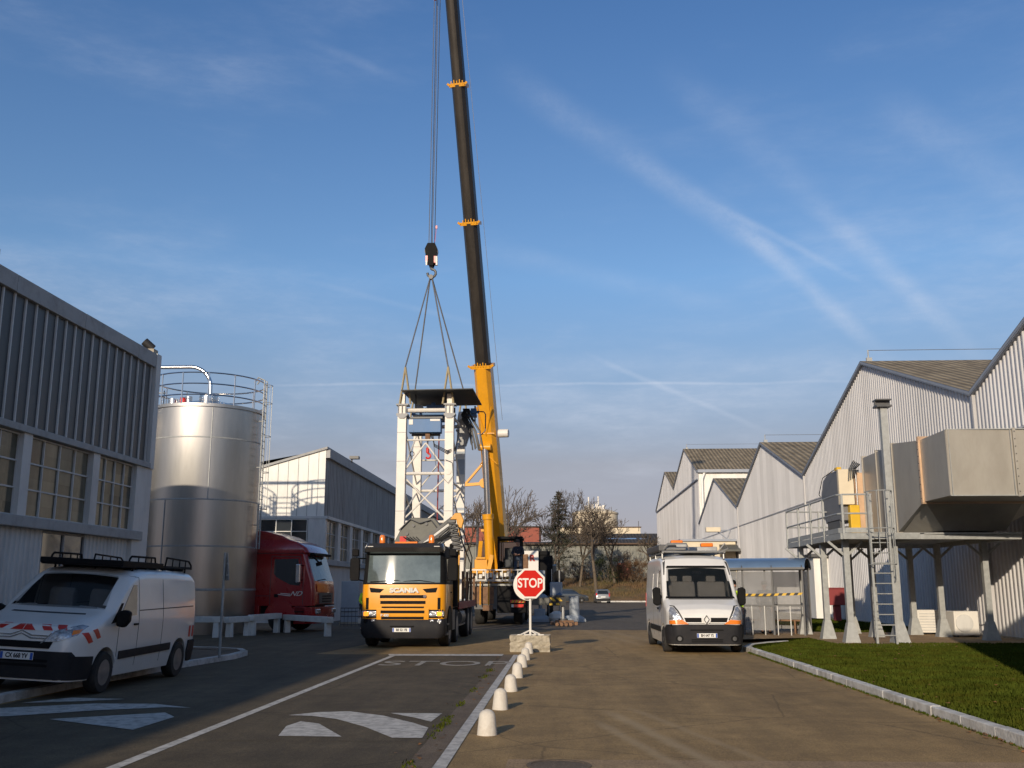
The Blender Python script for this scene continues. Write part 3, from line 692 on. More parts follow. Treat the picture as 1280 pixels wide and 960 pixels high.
mb.build('safety_cage', 'galv', ld_, True)
# tall T headed post
tp = thing('steel_post', 'tall galvanised post with a small T head standing in front of the duct', 'post', (9.72, 30.2, .1))
mb = MB(); mb.box(9.64, 9.84, 30.12, 30.32, .1, 7.0); mb.build('shaft', 'galv', tp, True)
mb = MB(); mb.loft([[(9.5, 29.98, .1), (9.98, 29.98, .1), (9.98, 30.44, .1), (9.5, 30.44, .1)], [(9.63, 30.11, .7), (9.85, 30.11, .7), (9.85, 30.33, .7), (9.63, 30.33, .7)]]); mb.build('base_gusset', 'galv', tp, True)
mb = MB(); mb.box(9.5, 9.95, 30.0, 30.4, 7.0, 7.06); mb.box(9.5, 9.95, 30.17, 30.25, 7.06, 7.2); mb.box(9.5, 9.95, 30.0, 30.4, 7.2, 7.24); mb.build('head', 'darksteel', tp, True)
# duct
du = thing('ventilation_duct', 'large folded sheet metal ventilation duct bending into the corrugated wall', 'duct', (12, 30, 3.22))
def boxc(p, q): # loft between rings
    return MB().loft([p, q])
X0, X1 = 10.30, 13.85
mb = MB()
# elbow: four-sided, turning from -y run into the wall, front face slightly creased along its diagonal
z0, z1 = 4.05, 5.82
mb.box(X0, X1, 27.0, 28.9, z0, z1)
for v in [v for v in mb.bm.verts]: pass
eb = mb.build('elbow', 'duct', du, True, bevel=.01)
mb = MB(); mb.poly([(X0, 26.985, z0), (12.04, 26.985, z0), (12.04, 26.985, z1)]); mb.poly([(X0, 26.985, z0), (12.04, 26.985, z1), (X0, 26.945, z1)]); mb.poly([(12.12, 26.985, z0), (13.84, 26.94, z0), (13.84, 26.985, z1)]); mb.poly([(12.12, 26.985, z0), (13.84, 26.985, z1), (12.12, 26.985, z1)]); mb.build('creased_panel', 'duct', du, True, smooth=0)
mb = MB()
mb.box(X0-.06, X1, 28.9, 29.02, z0-.06, z1+.10); mb.build('flange', 'copper', du, True)
mb = MB(); mb.box(12.04, 12.12, 26.92, 26.985, z0-.03, z1+.03); mb.build('flange', 'duct', du, True)
mb = MB()
mb.loft([[(X0, 29.02, z0), (X1, 29.02, z0), (X1, 29.02, z1), (X0, 29.02, z1)], [(X0-.02, 31.3, DZ+.1), (13.1, 31.3, DZ+.1), (13.1, 31.3, 6.05), (X0-.02, 31.3, 6.05)]])
mb.build('transition', 'duct', du, True, smooth=0)
mb = MB(); mb.box(X0-.02, 13.1, 31.3, 34.5, DZ+.1, 6.0); mb.build('plenum', 'duct', du, True, bevel=.01)
mb = MB(); mb.loft([[(11.15, 29.9, DZ+.06), (12.9, 29.9, DZ+.06), (12.9, 29.9, DZ+.06), (11.15, 29.9, DZ+.06)], [(10.4, 29.1, z0), (13.1, 29.1, z0), (13.1, 29.1, z0-.02), (10.4, 29.1, z0-.02)]]); mb.poly([(10.4, 29.1, z0), (11.15, 29.9, DZ+.06), (10.4, 31.3, DZ+.06), ]); mb.build('hopper_face', 'duct', du, True, smooth=0)
mb = MB()
for y in (31.3, 32.9, 34.4): mb.box(X0-.06, 13.13, y-.03, y+.03, DZ+.08, 6.07)
mb.build('seam', 'duct', du, True)
mb = MB()
for k in range(9):
    z = z0+.1+k*.2; mb.cyl((12.08, 26.90, z), (12.08, 26.93, z), .016, n=6); mb.cyl((X0-.075, 28.96, z), (X0-.05, 28.96, z), .016, n=6)
mb.build('bolt', 'darksteel', du, True)
mb = MB()
for x in (10.36, 11.98): mb.box(x-.008, x+.008, 26.93, 26.99, z0, z1)
mb.box(X0, 13.85, 26.94, 26.99, z0-.012, z0+.012); mb.box(X0, 13.85, 26.94, 26.99, z1-.012, z1+.012); mb.build('folded_edge', 'galv', du, True)
mb = MB(); mb.prism([(9.0, 3.9), (9.35, 3.62), (9.9, 3.6), (9.9, 5.6), (9.3, 5.55), (9.05, 5.2)], 'y', 34.5, 34.52)
# fan unit
fu = thing('fan_unit', 'grey fan casing with tan panel and yellow housing at the end of the platform', 'fan', (9.9, 35.5, DZ))
mb = MB(); mb.prism([(34.55, 3.9), (36.6, 3.9), (37.0, 4.4), (37.05, 4.95), (36.7, 5.45), (36.0, 5.65), (34.55, 5.62)], 'x', 9.5, 10.2); mb.build('casing', 'fangrey', fu, True, bevel=.02)
mb = MB(); mb.box(9.42, 9.92, 34.35, 34.55, 4.42, 5.62); mb.build('front_panel', 'cream', fu, True, bevel=.02)
mb = MB(); mb.box(9.72, 10.05, 34.28, 34.6, DZ+.02, 4.40); mb.build('motor_housing', 'yellowbox', fu, True, bevel=.03)
mb = MB(); mb.box(9.96, 10.38, 34.40, 34.48, DZ+.05, 5.5); mb.build('side_panel', 'copper', fu, True)
mb = MB(); mb.cyl((10.0, 34.33, DZ), (10.0, 34.33, 5.6), .035); mb.build('drain_tube', 'stain_pipe', fu, True)
mb = MB(); mb.cyl((9.75, 34.6, 3.5), (9.75, 35.4, 3.5), .22); mb.box(9.4, 10.1, 34.6, 36.6, DZ, DZ+.12); mb.box(9.5, 9.6, 34.8, 36.4, DZ+.1, 3.95); mb.build('motor', 'darksteel', fu, True)
MB().box(9.45, 9.6, 34.6, 34.9, 5.62, 5.72).build('lifting_lug', 'yellowbox', fu, True); MB().box(9.6, 9.8, 36.0, 36.3, 5.6, 5.70).build('lifting_lug', 'yellowbox', fu, True)
mb = MB()
for k in range(5): mb.tube([(9.95+k*.05, 34.3, 5.9-k*.03), (9.75+k*.05, 34.2, 5.6), (9.72+k*.07, 34.22, 5.25+.04*k)], .022, 5)
mb.tube([(9.5, 34.9, 5.7), (9.1, 35.2, 5.4), (9.15, 36, 4.9), (9.4, 36.8, 4.9)], .015, 5)
mb.build('hose', 'hose', fu, True)
# AC units
def ac(x, y, label, fan):
    a = thing('air_conditioner', label, 'air conditioner', (x, y, .11), group='outdoor air conditioning units')
    mb = MB(); mb.box(x-.4, x+.4, y-.2, y+.55, .16, .92); mb.build('casing', 'signwhite', a, True, bevel=.025)
    mb = MB()
    if fan:
        mb.lathe([(0, -.235), (.05, -.235), (.27, -.225), (.28, -.205), (.28, -.195)], (x-.08, y, .54), 24, 'y')
    else:
        for k in range(7): mb.box(x-.34, x+.34, y-.215, y-.2, .24+k*.09, .27+k*.09)
    mb.build('fan_grille', 'white_ind', a, True)
    mb = MB(); mb.box(x-.36, x-.28, y-.18, y+.5, .1, .16); mb.box(x+.28, x+.36, y-.18, y+.5, .1, .16); mb.build('foot', 'darksteel', a, True)
    if fan:
        mb = MB(); mb.tube([(x+.4, y, .45), (x+.6, y-.1, .5), (x+.75, y+.1, .4), (x+.8, y+.4, .5)], .025, 6); mb.build('pipe', 'signwhite', a, True)
ac(12.45, 35.6, 'cream air conditioning unit with slatted face, left of the two', False)
ac(12.95, 33.7, 'cream air conditioning unit with round fan and white hose, right of the two', True)

# ================================================================== LEFT: glazed hall
def window(parent, x, y0, y1, z0, z1, nx, nz, mg, axis='x', frame='white_ind'):
    mb = MB(); w = .032
    def bar(a, b, c, d):
        if axis == 'x': mb.box(x-.05, x+.0, a, b, c, d)
        else: mb.box(a, b, x-.02, x+.06, c, d)
    for i in range(nx+1):
        u = y0+(y1-y0)*i/nx; bar(u-w/2, u+w/2, z0, z1)
    for j in range(nz+1):
        u = z0+(z1-z0)*j/nz
        if axis == 'x': mb.box(x-.048, x-.002, y0, y1, u-w/2, u+w/2)
        else: mb.box(y0, y1, x-.018, x+.058, u-w/2, u+w/2)
    f = mb.build('window', frame, parent, True)
    mb = MB()
    if axis == 'x': mb.poly([(x-.04, y0, z0), (x-.04, y1, z0), (x-.04, y1, z1), (x-.04, y0, z1)])
    else: mb.poly([(y0, x+.04, z0), (y1, x+.04, z0), (y1, x+.04, z1), (y0, x+.04, z1)])
    g = mb.build('pane', mg, f); g.matrix_parent_inverse = wm(f).inverted()
    return f
hl = thing('glazed_hall', 'near hall with dark ribbed upper panels above large gridded windows on the left', 'factory hall', (-16, 0, 0))
XW = -11.6; Y1 = 27.5; YA = -36
MB().box(-26, XW-.1, YA, Y1-.02, 0, 8.05).build('wall', 'white_ind', hl, True)
MB().box(-26.1, XW-.04, YA, Y1, 8.05, 8.12).build('roof', 'roofdark', hl, True)
mb = MB(); y = YA
while y < Y1-.3:
    mb.box(XW-.1, XW+.08, y+.004, min(y+3.1, Y1-.3)-.004, 7.82+rnd(-.01, .01), 8.2+rnd(-.015, .015)); y += 3.1
mb.build('fascia', 'fascia', hl, True, bevel=.012)
MB().box(XW-.08, XW-.02, YA, Y1-.3, 5.08, 7.82).build('upper_panel', 'grey_panel', hl, True)
mb = MB(); y = Y1-.42
while y > YA: mb.box(XW-.02, XW+.02, y-.02, y+.02, 5.08, 7.82); y -= .45
mb.build('glazing_bar', 'white_ind', hl, True)
mb = MB(); mb.box(XW-.1, XW+.14, YA, Y1-.30, 4.93, 5.08); mb.build('ledge', 'fascia', hl, True, bevel=.01)
mb = MB(); mb.box(XW-.1, XW+.16, YA, Y1-.55, 2.92, 3.16); mb.build('ledge', 'fascia', hl, True, bevel=.02)
mb = MB(); mb.box(XW-.1, XW+.06, Y1-1.0, Y1, 0, 4.93); mb.box(XW-.1, XW+.10, Y1-.3, Y1, 4.93, 8.22); mb.build('corner_pier', 'white_ind', hl, True)
bays = [(24.25, 26.45)]+[(24.25-3.25*k-.35-2.9, 24.25-3.25*k-.35) for k in range(0, 9)]
for i, (a, b) in enumerate(bays):
    MB().box(XW-.1, XW+.08, a-.35, a, 3.16, 4.93).build('pilaster', 'white_ind', hl, True)
    window(hl, XW-.02, a, b, 3.18, 4.9, 4, 3, 'curtain')
corr_wall(MB(), None, lambda y: 2.92, YA, 22.0, 0, pitch=.2, depth=.03, x0=XW-.06, sgn=1).build('lower_cladding', 'white_ind', hl, True, smooth=0)
corr_wall(MB(), None, lambda y: 2.92, 24.0, 26.5, 0, pitch=.2, depth=.03, x0=XW-.06, sgn=1).build('lower_cladding', 'white_ind', hl, True, smooth=0)
window(hl, XW-.03, 22.0, 24.0, .5, 2.88, 2, 2, 'paneglass', frame='fascia')
MB().box(XW-.1, XW-.03, 22.0, 24.0, 0, .5).build('sill_wall', 'white_ind', hl, True)
v = thing('roof_cowl', 'dark cylindrical cowl tilted on the corner of the near left hall', 'vent cowl', (-11.7, 27.3, 8.2))
mb = MB(); mb.cyl((-11.72, 27.35, 8.40), (-11.94, 27.25, 8.60), .12, n=16); mb.build('cowl', 'ink', v, True)
mb = MB(); mb.box(-11.85, -11.6, 27.15, 27.45, 8.2, 8.36); mb.build('bracket', 'concrete', v, True)
v = thing('roof_pipe', 'short grey vent pipe on the roof edge at the far left', 'pipe', (-11.9, 19.5, 8.1))
mb = MB(); mb.cyl((-11.78, 19.35, 8.1), (-11.78, 19.35, 8.62), .06); mb.build('pipe', 'galv', v, True)

# second left hall
h2 = thing('sloped_hall', 'white gable end and grey ribbed side of the hall behind the silo', 'factory hall', (-16, 60, 0))
Y2, Y3 = 48.4, 118.
zr = lambda x: 8.36+(x+11.6)*.285
mb = MB(); mb.poly([(-11.66, Y2+.05, 0), (-11.66, Y3, 0), (-11.66, Y3, 8.3), (-11.66, Y2+.05, 8.3)]); mb.build('core_wall', 'white_ind', h2, True)
corr_wall(MB(), None, lambda y: 7.95, Y2+.1, Y3, 5.1, pitch=.34, depth=.05, x0=XW, sgn=1).build('side_cladding', 'grey_rib', h2, True, smooth=0)
mb = MB(); y = Y2
while y < Y3: mb.box(XW-.1, XW+.2, y+.01, min(y+2.2, Y3)-.01, 7.95, 8.36+rnd(-.02, .02)); y += 2.2
mb.build('fascia', 'fascia', h2, True)
mb = MB(); mb.prism([(-30, 5.05), (XW, 5.05), (XW, 8.36), (-30, zr(-30))], 'y', Y2-.02, Y2+.04); mb.build('gable_cladding', 'white_wall', h2, True)
mb = MB(); x = XW-.35
while x > -30: mb.box(x-.012, x+.012, Y2-.034, Y2-.02, 5.06, zr(x)-.02); x -= .5
mb.build('sheet_joint', 'fascia', h2, True)
mb = MB(); mb.prism([(-30.2, zr(-30.2)), (XW+.08, 8.38), (XW+.08, 8.5), (-30.2, zr(-30.2)+.12)], 'y', Y2-.12, Y3); mb.build('roof', 'fascia', h2, True)
mb = MB(); mb.box(XW-.05, XW+.2, Y2-.03, Y3, 4.95, 5.1); mb.box(-30, XW+.2, Y2-.06, Y2+.1, 4.96, 5.09); mb.build('ledge', 'white_ind', h2, True)
mb = MB(); mb.box(XW-.05, XW+.22, Y2, Y3, 2.75, 3.0); mb.build('ledge', 'fascia', h2, True)
corr_wall(MB(), None, lambda y: 2.75, Y2, Y3, 0, pitch=.2, depth=.03, x0=XW, sgn=1).build('lower_cladding', 'white_ind', h2, True, smooth=0)
MB().box(-30, XW+.02, Y2+.01, Y2+.06, 0, 3.2).build('end_wall', 'white_ind', h2, True)
MB().box(XW-.75, XW+.1, Y2-.04, Y2+.3, 0, 4.95).build('corner_pier', 'white_ind', h2, True)
y = Y2+.45
for k in range(16):
    window(h2, XW, y, y+2.3, 3.02, 4.93, 2, 3, 'curtain'); MB().box(XW-.05, XW+.12, y+2.3, y+2.95, 3.0, 4.95).build('pilaster', 'white_ind', h2, True); y += 2.95
for k in range(4): window(h2, Y2-.02, XW-.8-2.35*(k+1)+.05, XW-.8-2.35*k, 3.2, 4.93, 3, 3, 'paneglass', axis='y', frame='white_wall')
v = thing('roof_spotlight', 'small spotlight on the fascia of the hall behind the silo', 'spotlight', (-11.5, 54, 8.5))
mb = MB(); mb.cyl((-11.5, 54, 8.4), (-11.5, 54, 8.62), .04); mb.box(-11.6, -11.1, 53.8, 54.2, 8.6, 8.75); mb.build('lamp', 'darksteel', v, True)

# ================================================================== silos
def silo(cx, cy, label, ladder):
    s = thing('storage_silo', label, 'silo', (cx, cy, 0), group='stainless steel silos')
    r = 2.13
    mb = MB(); prof = [(r, .0), (r, 8.30), (r+.06, 8.30), (r+.06, 8.42), (r*.9, 8.48), (.6, 8.8), (0, 8.85)]
    mb.lathe(prof, (0, 0, 0), 96); mb.build('shell', 'stainless', s, smooth=30)
    mb = MB()
    for z in (3.15, 4.85, 7.15):
        mb.lathe([(r+.001, z-.025), (r+.012, z-.02), (r+.012, z+.02), (r+.001, z+.025)], n=96)
    mb.lathe([(r+.002, 1.55), (r+.02, 1.56), (r+.02, 1.62), (r+.002, 1.63)], n=96)
    mb.build('weld_band', 'galv', s)
    mb = MB(); a_ = -1.15; mb.box(r*math.cos(a_)-.012, r*math.cos(a_)+.012, r*math.sin(a_)-.02, r*math.sin(a_)+.03, 4.87, 8.28); a_ = -1.9; mb.box(r*math.cos(a_)-.012, r*math.cos(a_)+.012, r*math.sin(a_)-.02, r*math.sin(a_)+.03, .1, 4.83); mb.build('weld_seam', 'galv', s)
    mb = MB(); mb.box(-.62, -.38, -r-.02, -r+.08, 2.2, 2.4); mb.build('rating_plate', 'panelgrey', s)
    mb = MB(); rr = r+.04
    for z in (8.74, 9.16, 9.58): mb.tube([(rr*math.cos(6.2832*i/64), rr*math.sin(6.2832*i/64), z) for i in range(64)], .028, 6, True)
    for i in range(14):
        a = 6.2832*i/14+.1; mb.cyl((rr*math.cos(a), rr*math.sin(a), 8.38), (rr*math.cos(a), rr*math.sin(a), 9.58), .03, n=6)
    mb.build('railing', 'stain_pipe', s)
    mb = MB(); mb.lathe([(0, 9.05), (.36, 9.05), (.38, 8.95), (.36, 8.7)], (.1, -.3, 0), 24); mb.cyl((-.9, .2, 8.6), (-.9, .2, 9.1), .14); mb.cyl((-1.2, -.6, 8.5), (-1.2, -.6, 8.85), .2); mb.build('hatch', 'stain_pipe', s)
    mb = MB(); mb.cyl((-.7, -.9, 8.6), (-.7, -.9, 8.85), .12); mb.build('valve', 'redlens', s)
    if ladder:
        mb = MB(); lx = r+.20
        for y in (-.50, -.15): mb.tube([(lx, y, 3.1), (lx, y, 9.6), (lx-.25, y, 9.7), (lx-.4, y, 9.5)], .028, 6)
        for k in range(23): mb.cyl((lx, -.55, 3.3+k*.28), (lx, -.1, 3.3+k*.28), .014, n=5)
        mb.build('ladder', 'galv', s)
        mb = MB()
        for z in (4.6, 6.0, 7.4, 8.7, 9.4): mb.tube([(lx+.28*math.sin(a), -.325+.26*math.cos(a), z) for a in [math.pi*i/8 for i in range(9)]], .013, 5)
        for a in (.9, 1.57, 2.2): mb.cyl((lx+.28*math.sin(a), -.325+.26*math.cos(a), 4.6), (lx+.28*math.sin(a), -.325+.26*math.cos(a), 9.4), .009, n=4)
        for z in (4, 6.2, 8): mb.cyl((r, -.32, z), (lx, -.32, z), .02)
        mb.build('ladder_cage', 'galv', s)
        for z in (8.0, 5.6, 4.0):
            mb = MB(); mb.cyl((-r*.93, -r*.40, z), (-r*.93-.05, -r*.40-.5, z), .075); mb.cyl((-r*.93-.05, -r*.40-.5, z), (-r*.93-.05, -r*.40-.54, z), .11); mb.build('nozzle', 'stain_pipe', s)
    return s
silo(-13.85, 38.0, 'tall brushed steel silo with a railed top standing behind the near left hall', True)
silo(-19.1, 38.0, 'second brushed steel silo hidden behind the corner of the near left hall', False)
g = thing('silo_gangway', 'railed steel gangway between the tops of the two silos', 'gangway', (-16.5, 38, 8.4))
MB().box(-17.0, -15.9, 37.6, 38.4, 8.38, 8.43).build('deck', 'galv', g, True)
mb = MB()
for y in (37.6, 38.4):
    for z in (8.8, 9.3): mb.cyl((-17.1, y, z), (-15.8, y, z), .025)
    for x in (-17.05, -15.85): mb.cyl((x, y, 8.4), (x, y, 9.4), .025)
mb.build('railing', 'galv', g, True)
pp = thing('filling_pipe', 'polished filling pipe curving over the railing down to the silo top', 'pipe', (-13.8, 37.8, 8.6))
mb = MB(); pts = [(-22, 37.8, 10.22), (-15.2, 37.8, 10.22)]+[(-14.6+.85*math.sin(a), 37.8, 9.37+.85*math.cos(a)) for a in [math.pi/2*i/10 for i in range(11)]]+[(-13.75, 37.8, 8.6)]
mb.tube(pts, .075, 12); mb.build('pipe', 'stain_pipe', pp, True)

# white low barriers
def barrier(p, q, label, h=.70, r3=False):
    p = Vector(p); q = Vector(q); d = (q-p); l = d.length; a = math.degrees(math.atan2(d.y, d.x))
    b = thing('low_barrier', label, 'barrier', (p.x, p.y, 0), a, group='white low barriers')
    MB().box(-.1, l+.1, -.11, .11, h-.2, h).build('beam', 'barrier', b, bevel=.012)
    for x in (.12, l-.12):
        mb = MB(); mb.loft([[(x-.10, -.10, 0), (x+.10, -.10, 0), (x+.10, .10, 0), (x-.10, .10, 0)], [(x-.085, -.09, h-.2), (x+.085, -.09, h-.2), (x+.085, .09, h-.2), (x-.085, .09, h-.2)]]); mb.build('leg', 'barrier', b)
    return b
barrier((-13.0, 34.2), (-11.65, 34.3), 'white concrete barrier beam in front of the steel silo, behind the parked van')
barrier((-11.45, 34.5), (-11.1, 35.8), 'short white barrier turned end on beside the steel silo', .68)
barrier((-11.0, 35.7), (-10.75, 38.2), 'white barrier turned away beside the silo foot with a tube hoop over it', .72)
barrier((-10.5, 38.4), (-8.1, 35.2), 'long white barrier beam in front of the red lorry cab', .66)
barrier((-8.3, 41.8), (-5.8, 41.2), 'low white barrier beam beyond the red lorry, left of the yellow lorry', .42)
hp = thing('tube_hoop', 'bent white tube hoop above the barrier at the silo foot', 'hoop', (-11.2, 38.8, 0))
mb = MB(); mb.tube([(-12.3, 39, 1.15), (-11.1, 38.9, 1.15), (-10.92, 38.85, 1.0), (-10.9, 38.85, 0)], .04, 8); mb.build('hoop', 'barrier', hp, True)
# cabinet
cb = thing('utility_cabinet', 'pale grey utility cabinet against the wall left of the yellow lorry', 'cabinet', (-9.6, 46, 0))
MB().box(-10.0, -9.2, 45.6, 46.4, .15, 1.95).build('cabinet', 'panelgrey', cb, True, bevel=.02)
MB().box(-10.05, -9.15, 45.55, 46.45, 0, .15).build('plinth', 'concrete', cb, True)
MB().box(-9.98, -9.22, 45.57, 45.6, .6, .62).build('door_joint', 'black', cb, True)
# sign from behind
ts = thing('triangular_sign', 'galvanised post with a triangular road sign seen from behind beside the parked van', 'road sign', (-7.75, 22.9, .1), -62)
MB().cyl((0, 0, 0), (0, 0, 2.35), .03, n=10).build('post', 'galv', ts)
mb = MB(); mb.prism([(-.36, 1.72), (.36, 1.72), (0, 2.36)], 'y', .05, .06); mb.build('sign_plate', 'galv', ts)
mb = MB(); mb.box(-.2, .2, .032, .05, 1.82, 1.86); mb.box(-.1, .1, .032, .05, 2.08, 2.12); mb.build('clamp', 'galv', ts)

# ================================================================== far background
wh = thing('far_warehouse', 'long grey ribbed warehouse with a dark roof closing the view', 'warehouse', (0, 152, 2.8))
corr = MB(); y = -60
pts = []
while y < 40:
    for f, o in ((0, 0), (.5, 0), (.6, .06), (.95, .06)): pts.append((y+f*.9, 152-o))
    y += .9
for a, b in zip(pts, pts[1:]): corr.poly([(a[0], a[1], 2), (b[0], b[1], 2), (b[0], b[1], 8.2), (a[0], a[1], 8.2)])
M['farclad'] = mat('far_grey_cladding', (.24, .24, .21), .8, var=.2, scale=.3, dirt=(.14, .14, .12), dirtamt=.6, dscale=.4)
corr.build('wall', 'farclad', wh, True, smooth=0)
mb = MB(); mb.poly([(-1.6, 151.5, 8.15), (40, 151.5, 8.15), (40, 162, 10.2), (-1.6, 162, 10.2)]); mb.poly([(-60, 151.5, 8.15), (-1.6, 151.5, 8.15), (-1.6, 162, 8.9), (-60, 162, 8.9)]); mb.build('roof', 'roofdark', wh, True)
M['eave'] = mat('rust_eave', (.12, .075, .05), .8)
MB().box(-9, 40, 151.3, 151.5, 8.05, 8.25).build('gutter', 'eave', wh, True)
M['skylight'] = mat('skylight_sheet', (.25, .33, .45), .25)
for x0, x1, y_ in ((6.5, 9.2, 160), (6.8, 11.5, 156), (9.4, 12.2, 160), (12, 13.2, 155.8)):
    z_ = 8.15+(y_-151.5)*.19; mb = MB(); mb.poly([(x0, y_, z_+.04), (x1, y_, z_+.04), (x1, y_+1.1, z_+.25), (x0, y_+1.1, z_+.25)]); mb.build('skylight', 'skylight', wh, True)
MB().box(8.2, 10.2, 151.8, 151.93, 2.4, 5.3).build('door', 'brickred', wh, True)
rw = thing('red_warehouse', 'dull red clad warehouse behind the crane', 'warehouse', (-12, 170, 0))
MB().box(-45, -3.8, 168, 185, 0, 11.6).build('wall', 'brickred', rw, True)
MB().box(-45.2, -3.6, 167.8, 185.2, 11.6, 11.8).build('roof', 'roofdark', rw, True)
wb = thing('white_flat_building', 'cream flat roofed building showing above the dark warehouse roof', 'building', (6.5, 190, 0))
MB().box(-.6, 14.6, 188, 198, 0, 12.7).build('wall', 'cream', wb, True)
MB().box(-.8, 14.8, 187.8, 198.2, 12.7, 12.85).build('parapet', 'eave', wb, True)
MB().cyl((14.3, 188, 12), (14.3, 188, 13.9), .06).build('mast', 'darksteel', wb, True)
wt = thing('water_tower', 'round pale water tank with aerials rising behind the flat roofed building', 'water tower', (7, 210, 0))
mb = MB(); mb.lathe([(4.7, 5), (4.7, 16.6), (4.85, 16.7), (4.85, 17.0), (3.5, 17.5), (0, 18.2)], (7.0, 210, 0), 40); mb.build('tank', 'cream', wt, True)
mb = MB()
for x, z in ((5.6, 20.2), (7.6, 20.3), (7.1, 19.0)): mb.cyl((x, 208, 17), (x, 208, z), .16, n=6)
for x in (5, 5.6, 6.4, 7.2, 8, 8.6): mb.box(x-.25, x+.25, 207.5, 208.2, 17.2, 18.1+rnd(0, .6))
mb.build('aerial', 'signwhite', wt, True)
pl = thing('chimney_pole', 'dark pole standing beside the red warehouse', 'pole', (-11.5, 150, 2))
MB().cyl((-12.6, 150, 2), (-12.6, 150, 12.5), .2, n=8).build('pole', 'darksteel', pl, True)

# trees
def tree_mesh(h, seed, depth=6, spread=.55, r0=.17, minr=.022):
    rg = random.Random(seed); vs = []; fs = []
    def seg(p, q, r, r2, n):
        d = (q-p).normalized(); a = d.orthogonal().normalized(); b = d.cross(a); i = len(vs)
        for o, rr in ((p, r), (q, r2)):
            for k in range(n): t = 6.2832*k/n; vs.append(o+(a*math.cos(t)+b*math.sin(t))*rr)
        for k in range(n): fs.append((i+k, i+(k+1) % n, i+n+(k+1) % n, i+n+k))
    def grow(p, d, l, r, lev):
        n = 7 if lev == 0 else 5 if lev < 2 else 3; steps = 3 if lev < 3 else 2; q = p
        for s in range(steps):
            nd_ = (d+Vector((rg.gauss(0, .11), rg.gauss(0, .11), rg.gauss(.05, .06)))).normalized(); e = q+nd_*(l/steps)
            seg(q, e, max(minr, r*(1-.25*s/steps)), max(minr, r*(1-.25*(s+1)/steps)), n); q = e; d = nd_
            if lev >= 1 and lev < depth and rg.random() < .75:
                ax = d.orthogonal().normalized(); ax.rotate(Matrix.Rotation(rg.uniform(0, 6.28), 3, d)); c = (d+ax*rg.uniform(.6, 1.1)).normalized()
                grow(q, c, l*rg.uniform(.45, .68), r*.45, lev+1 if lev+1 < depth else depth)
        if lev < depth:
            k = rg.choice((2, 3, 3)) if lev < 2 else 2
            for j in range(k):
                ax = d.orthogonal().normalized(); ax.rotate(Matrix.Rotation(6.283*j/k+rg.uniform(-.6, .6), 3, d))
                c = (d+ax*rg.uniform(.35, .9)*spread*1.4).normalized(); grow(q, c, l*rg.uniform(.6, .82), r*.66, lev+1)
    grow(Vector((0, 0, 0)), Vector((rg.uniform(-.08, .08), 0, 1)).normalized(), h*.27, r0, 0)
    return vs, fs
def bare_tree(loc, h, seed, label, depth=5, **k):
    t = thing('bare_tree', label, 'tree', loc, rnd(0, 360), group='leafless trees on the bank')
    vs, fs = tree_mesh(h, seed, depth, **k)
    nt_ = 7*2*3
    me = bpy.data.meshes.new('trunk'); me.from_pydata(vs[:nt_], [], [f for f in fs if max(f) < nt_]); mk('trunk', me, 'bark', t, smooth=80)
    me = bpy.data.meshes.new('crown'); me.from_pydata([tuple(v) for v in vs[nt_:]], [], [tuple(i-nt_ for i in f) for f in fs if min(f) >= nt_]); mk('crown', me, 'twig', t, smooth=80)
    mx = max(v.z for v in vs); t.scale = (h/mx,)*3 if False else (1, 1, 1)
    for c in COL.objects:
        if c.parent == t: c.scale = (h/mx,)*3
    return t
bare_tree((-1.6, 131, 1.4), 13, 11, 'leafless tree left of the dark conifer', depth=6, minr=.018)
bare_tree((2.3, 134, 1.8), 11.5, 12, 'leafless tree just right of the conifer')
bare_tree((4.2, 127, .8), 13.2, 13, 'pale leafless tree with a leaning trunk behind the small silver car', depth=6, r0=.2, minr=.018)
bare_tree((7.2, 140, 2.2), 9, 14, 'small leafless tree in front of the grey warehouse wall')
bare_tree((-9.8, 128, 1), 13.5, 15, 'leafless tree between the white tower and the crane boom')
bare_tree((-13.5, 136, 2), 12, 16, 'leafless tree behind the white steel tower')
bare_tree((-5, 140, 2.2), 12.5, 17, 'leafless tree just right of the crane boom')
bare_tree((12.4, 143, 2.4), 7, 18, 'short bushy leafless tree beside the roof rack of the white van')
def conifer(loc, h, rad, label):
    t = thing('conifer', label, 'tree', loc)
    MB().cyl((0, 0, 0), (0, 0, h*.97), .18, .03, 8).build('trunk', 'bark', t)
    rg = random.Random(5); vs = []; fs = []
    for b in range(240):
        f = rg.random()**.85; z = h*(.16+.84*f); R_ = rad*(1-f)**.8*rg.uniform(.55, 1.15)+.15; a = rg.uniform(0, 6.28); droop = rg.uniform(-.12, .25)
        for k in range(34):
            s = rg.random()**.6*R_; w = .12+.10*(R_-s); p = Vector((math.cos(a)*s, math.sin(a)*s, z+droop*s-.12*s))+Vector((rg.gauss(0, w*.7), rg.gauss(0, w*.7), rg.gauss(0, w*.35)))
            e = Vector((rg.gauss(0, 1), rg.gauss(0, 1), rg.gauss(-.3, .6))).normalized()*rg.uniform(.10, .26); u = e.orthogonal().normalized()*.05
            i = len(vs); vs += [p-u, p+u, p+e]; fs.append((i, i+1, i+2))
    me = bpy.data.meshes.new('crown'); me.from_pydata(vs, [], fs); mk('crown', me, 'needle', t, smooth=0)
conifer((-.4, 133, 1.4), 12.8, 4.1, 'dark conifer with ragged crown rising among the bare trees')
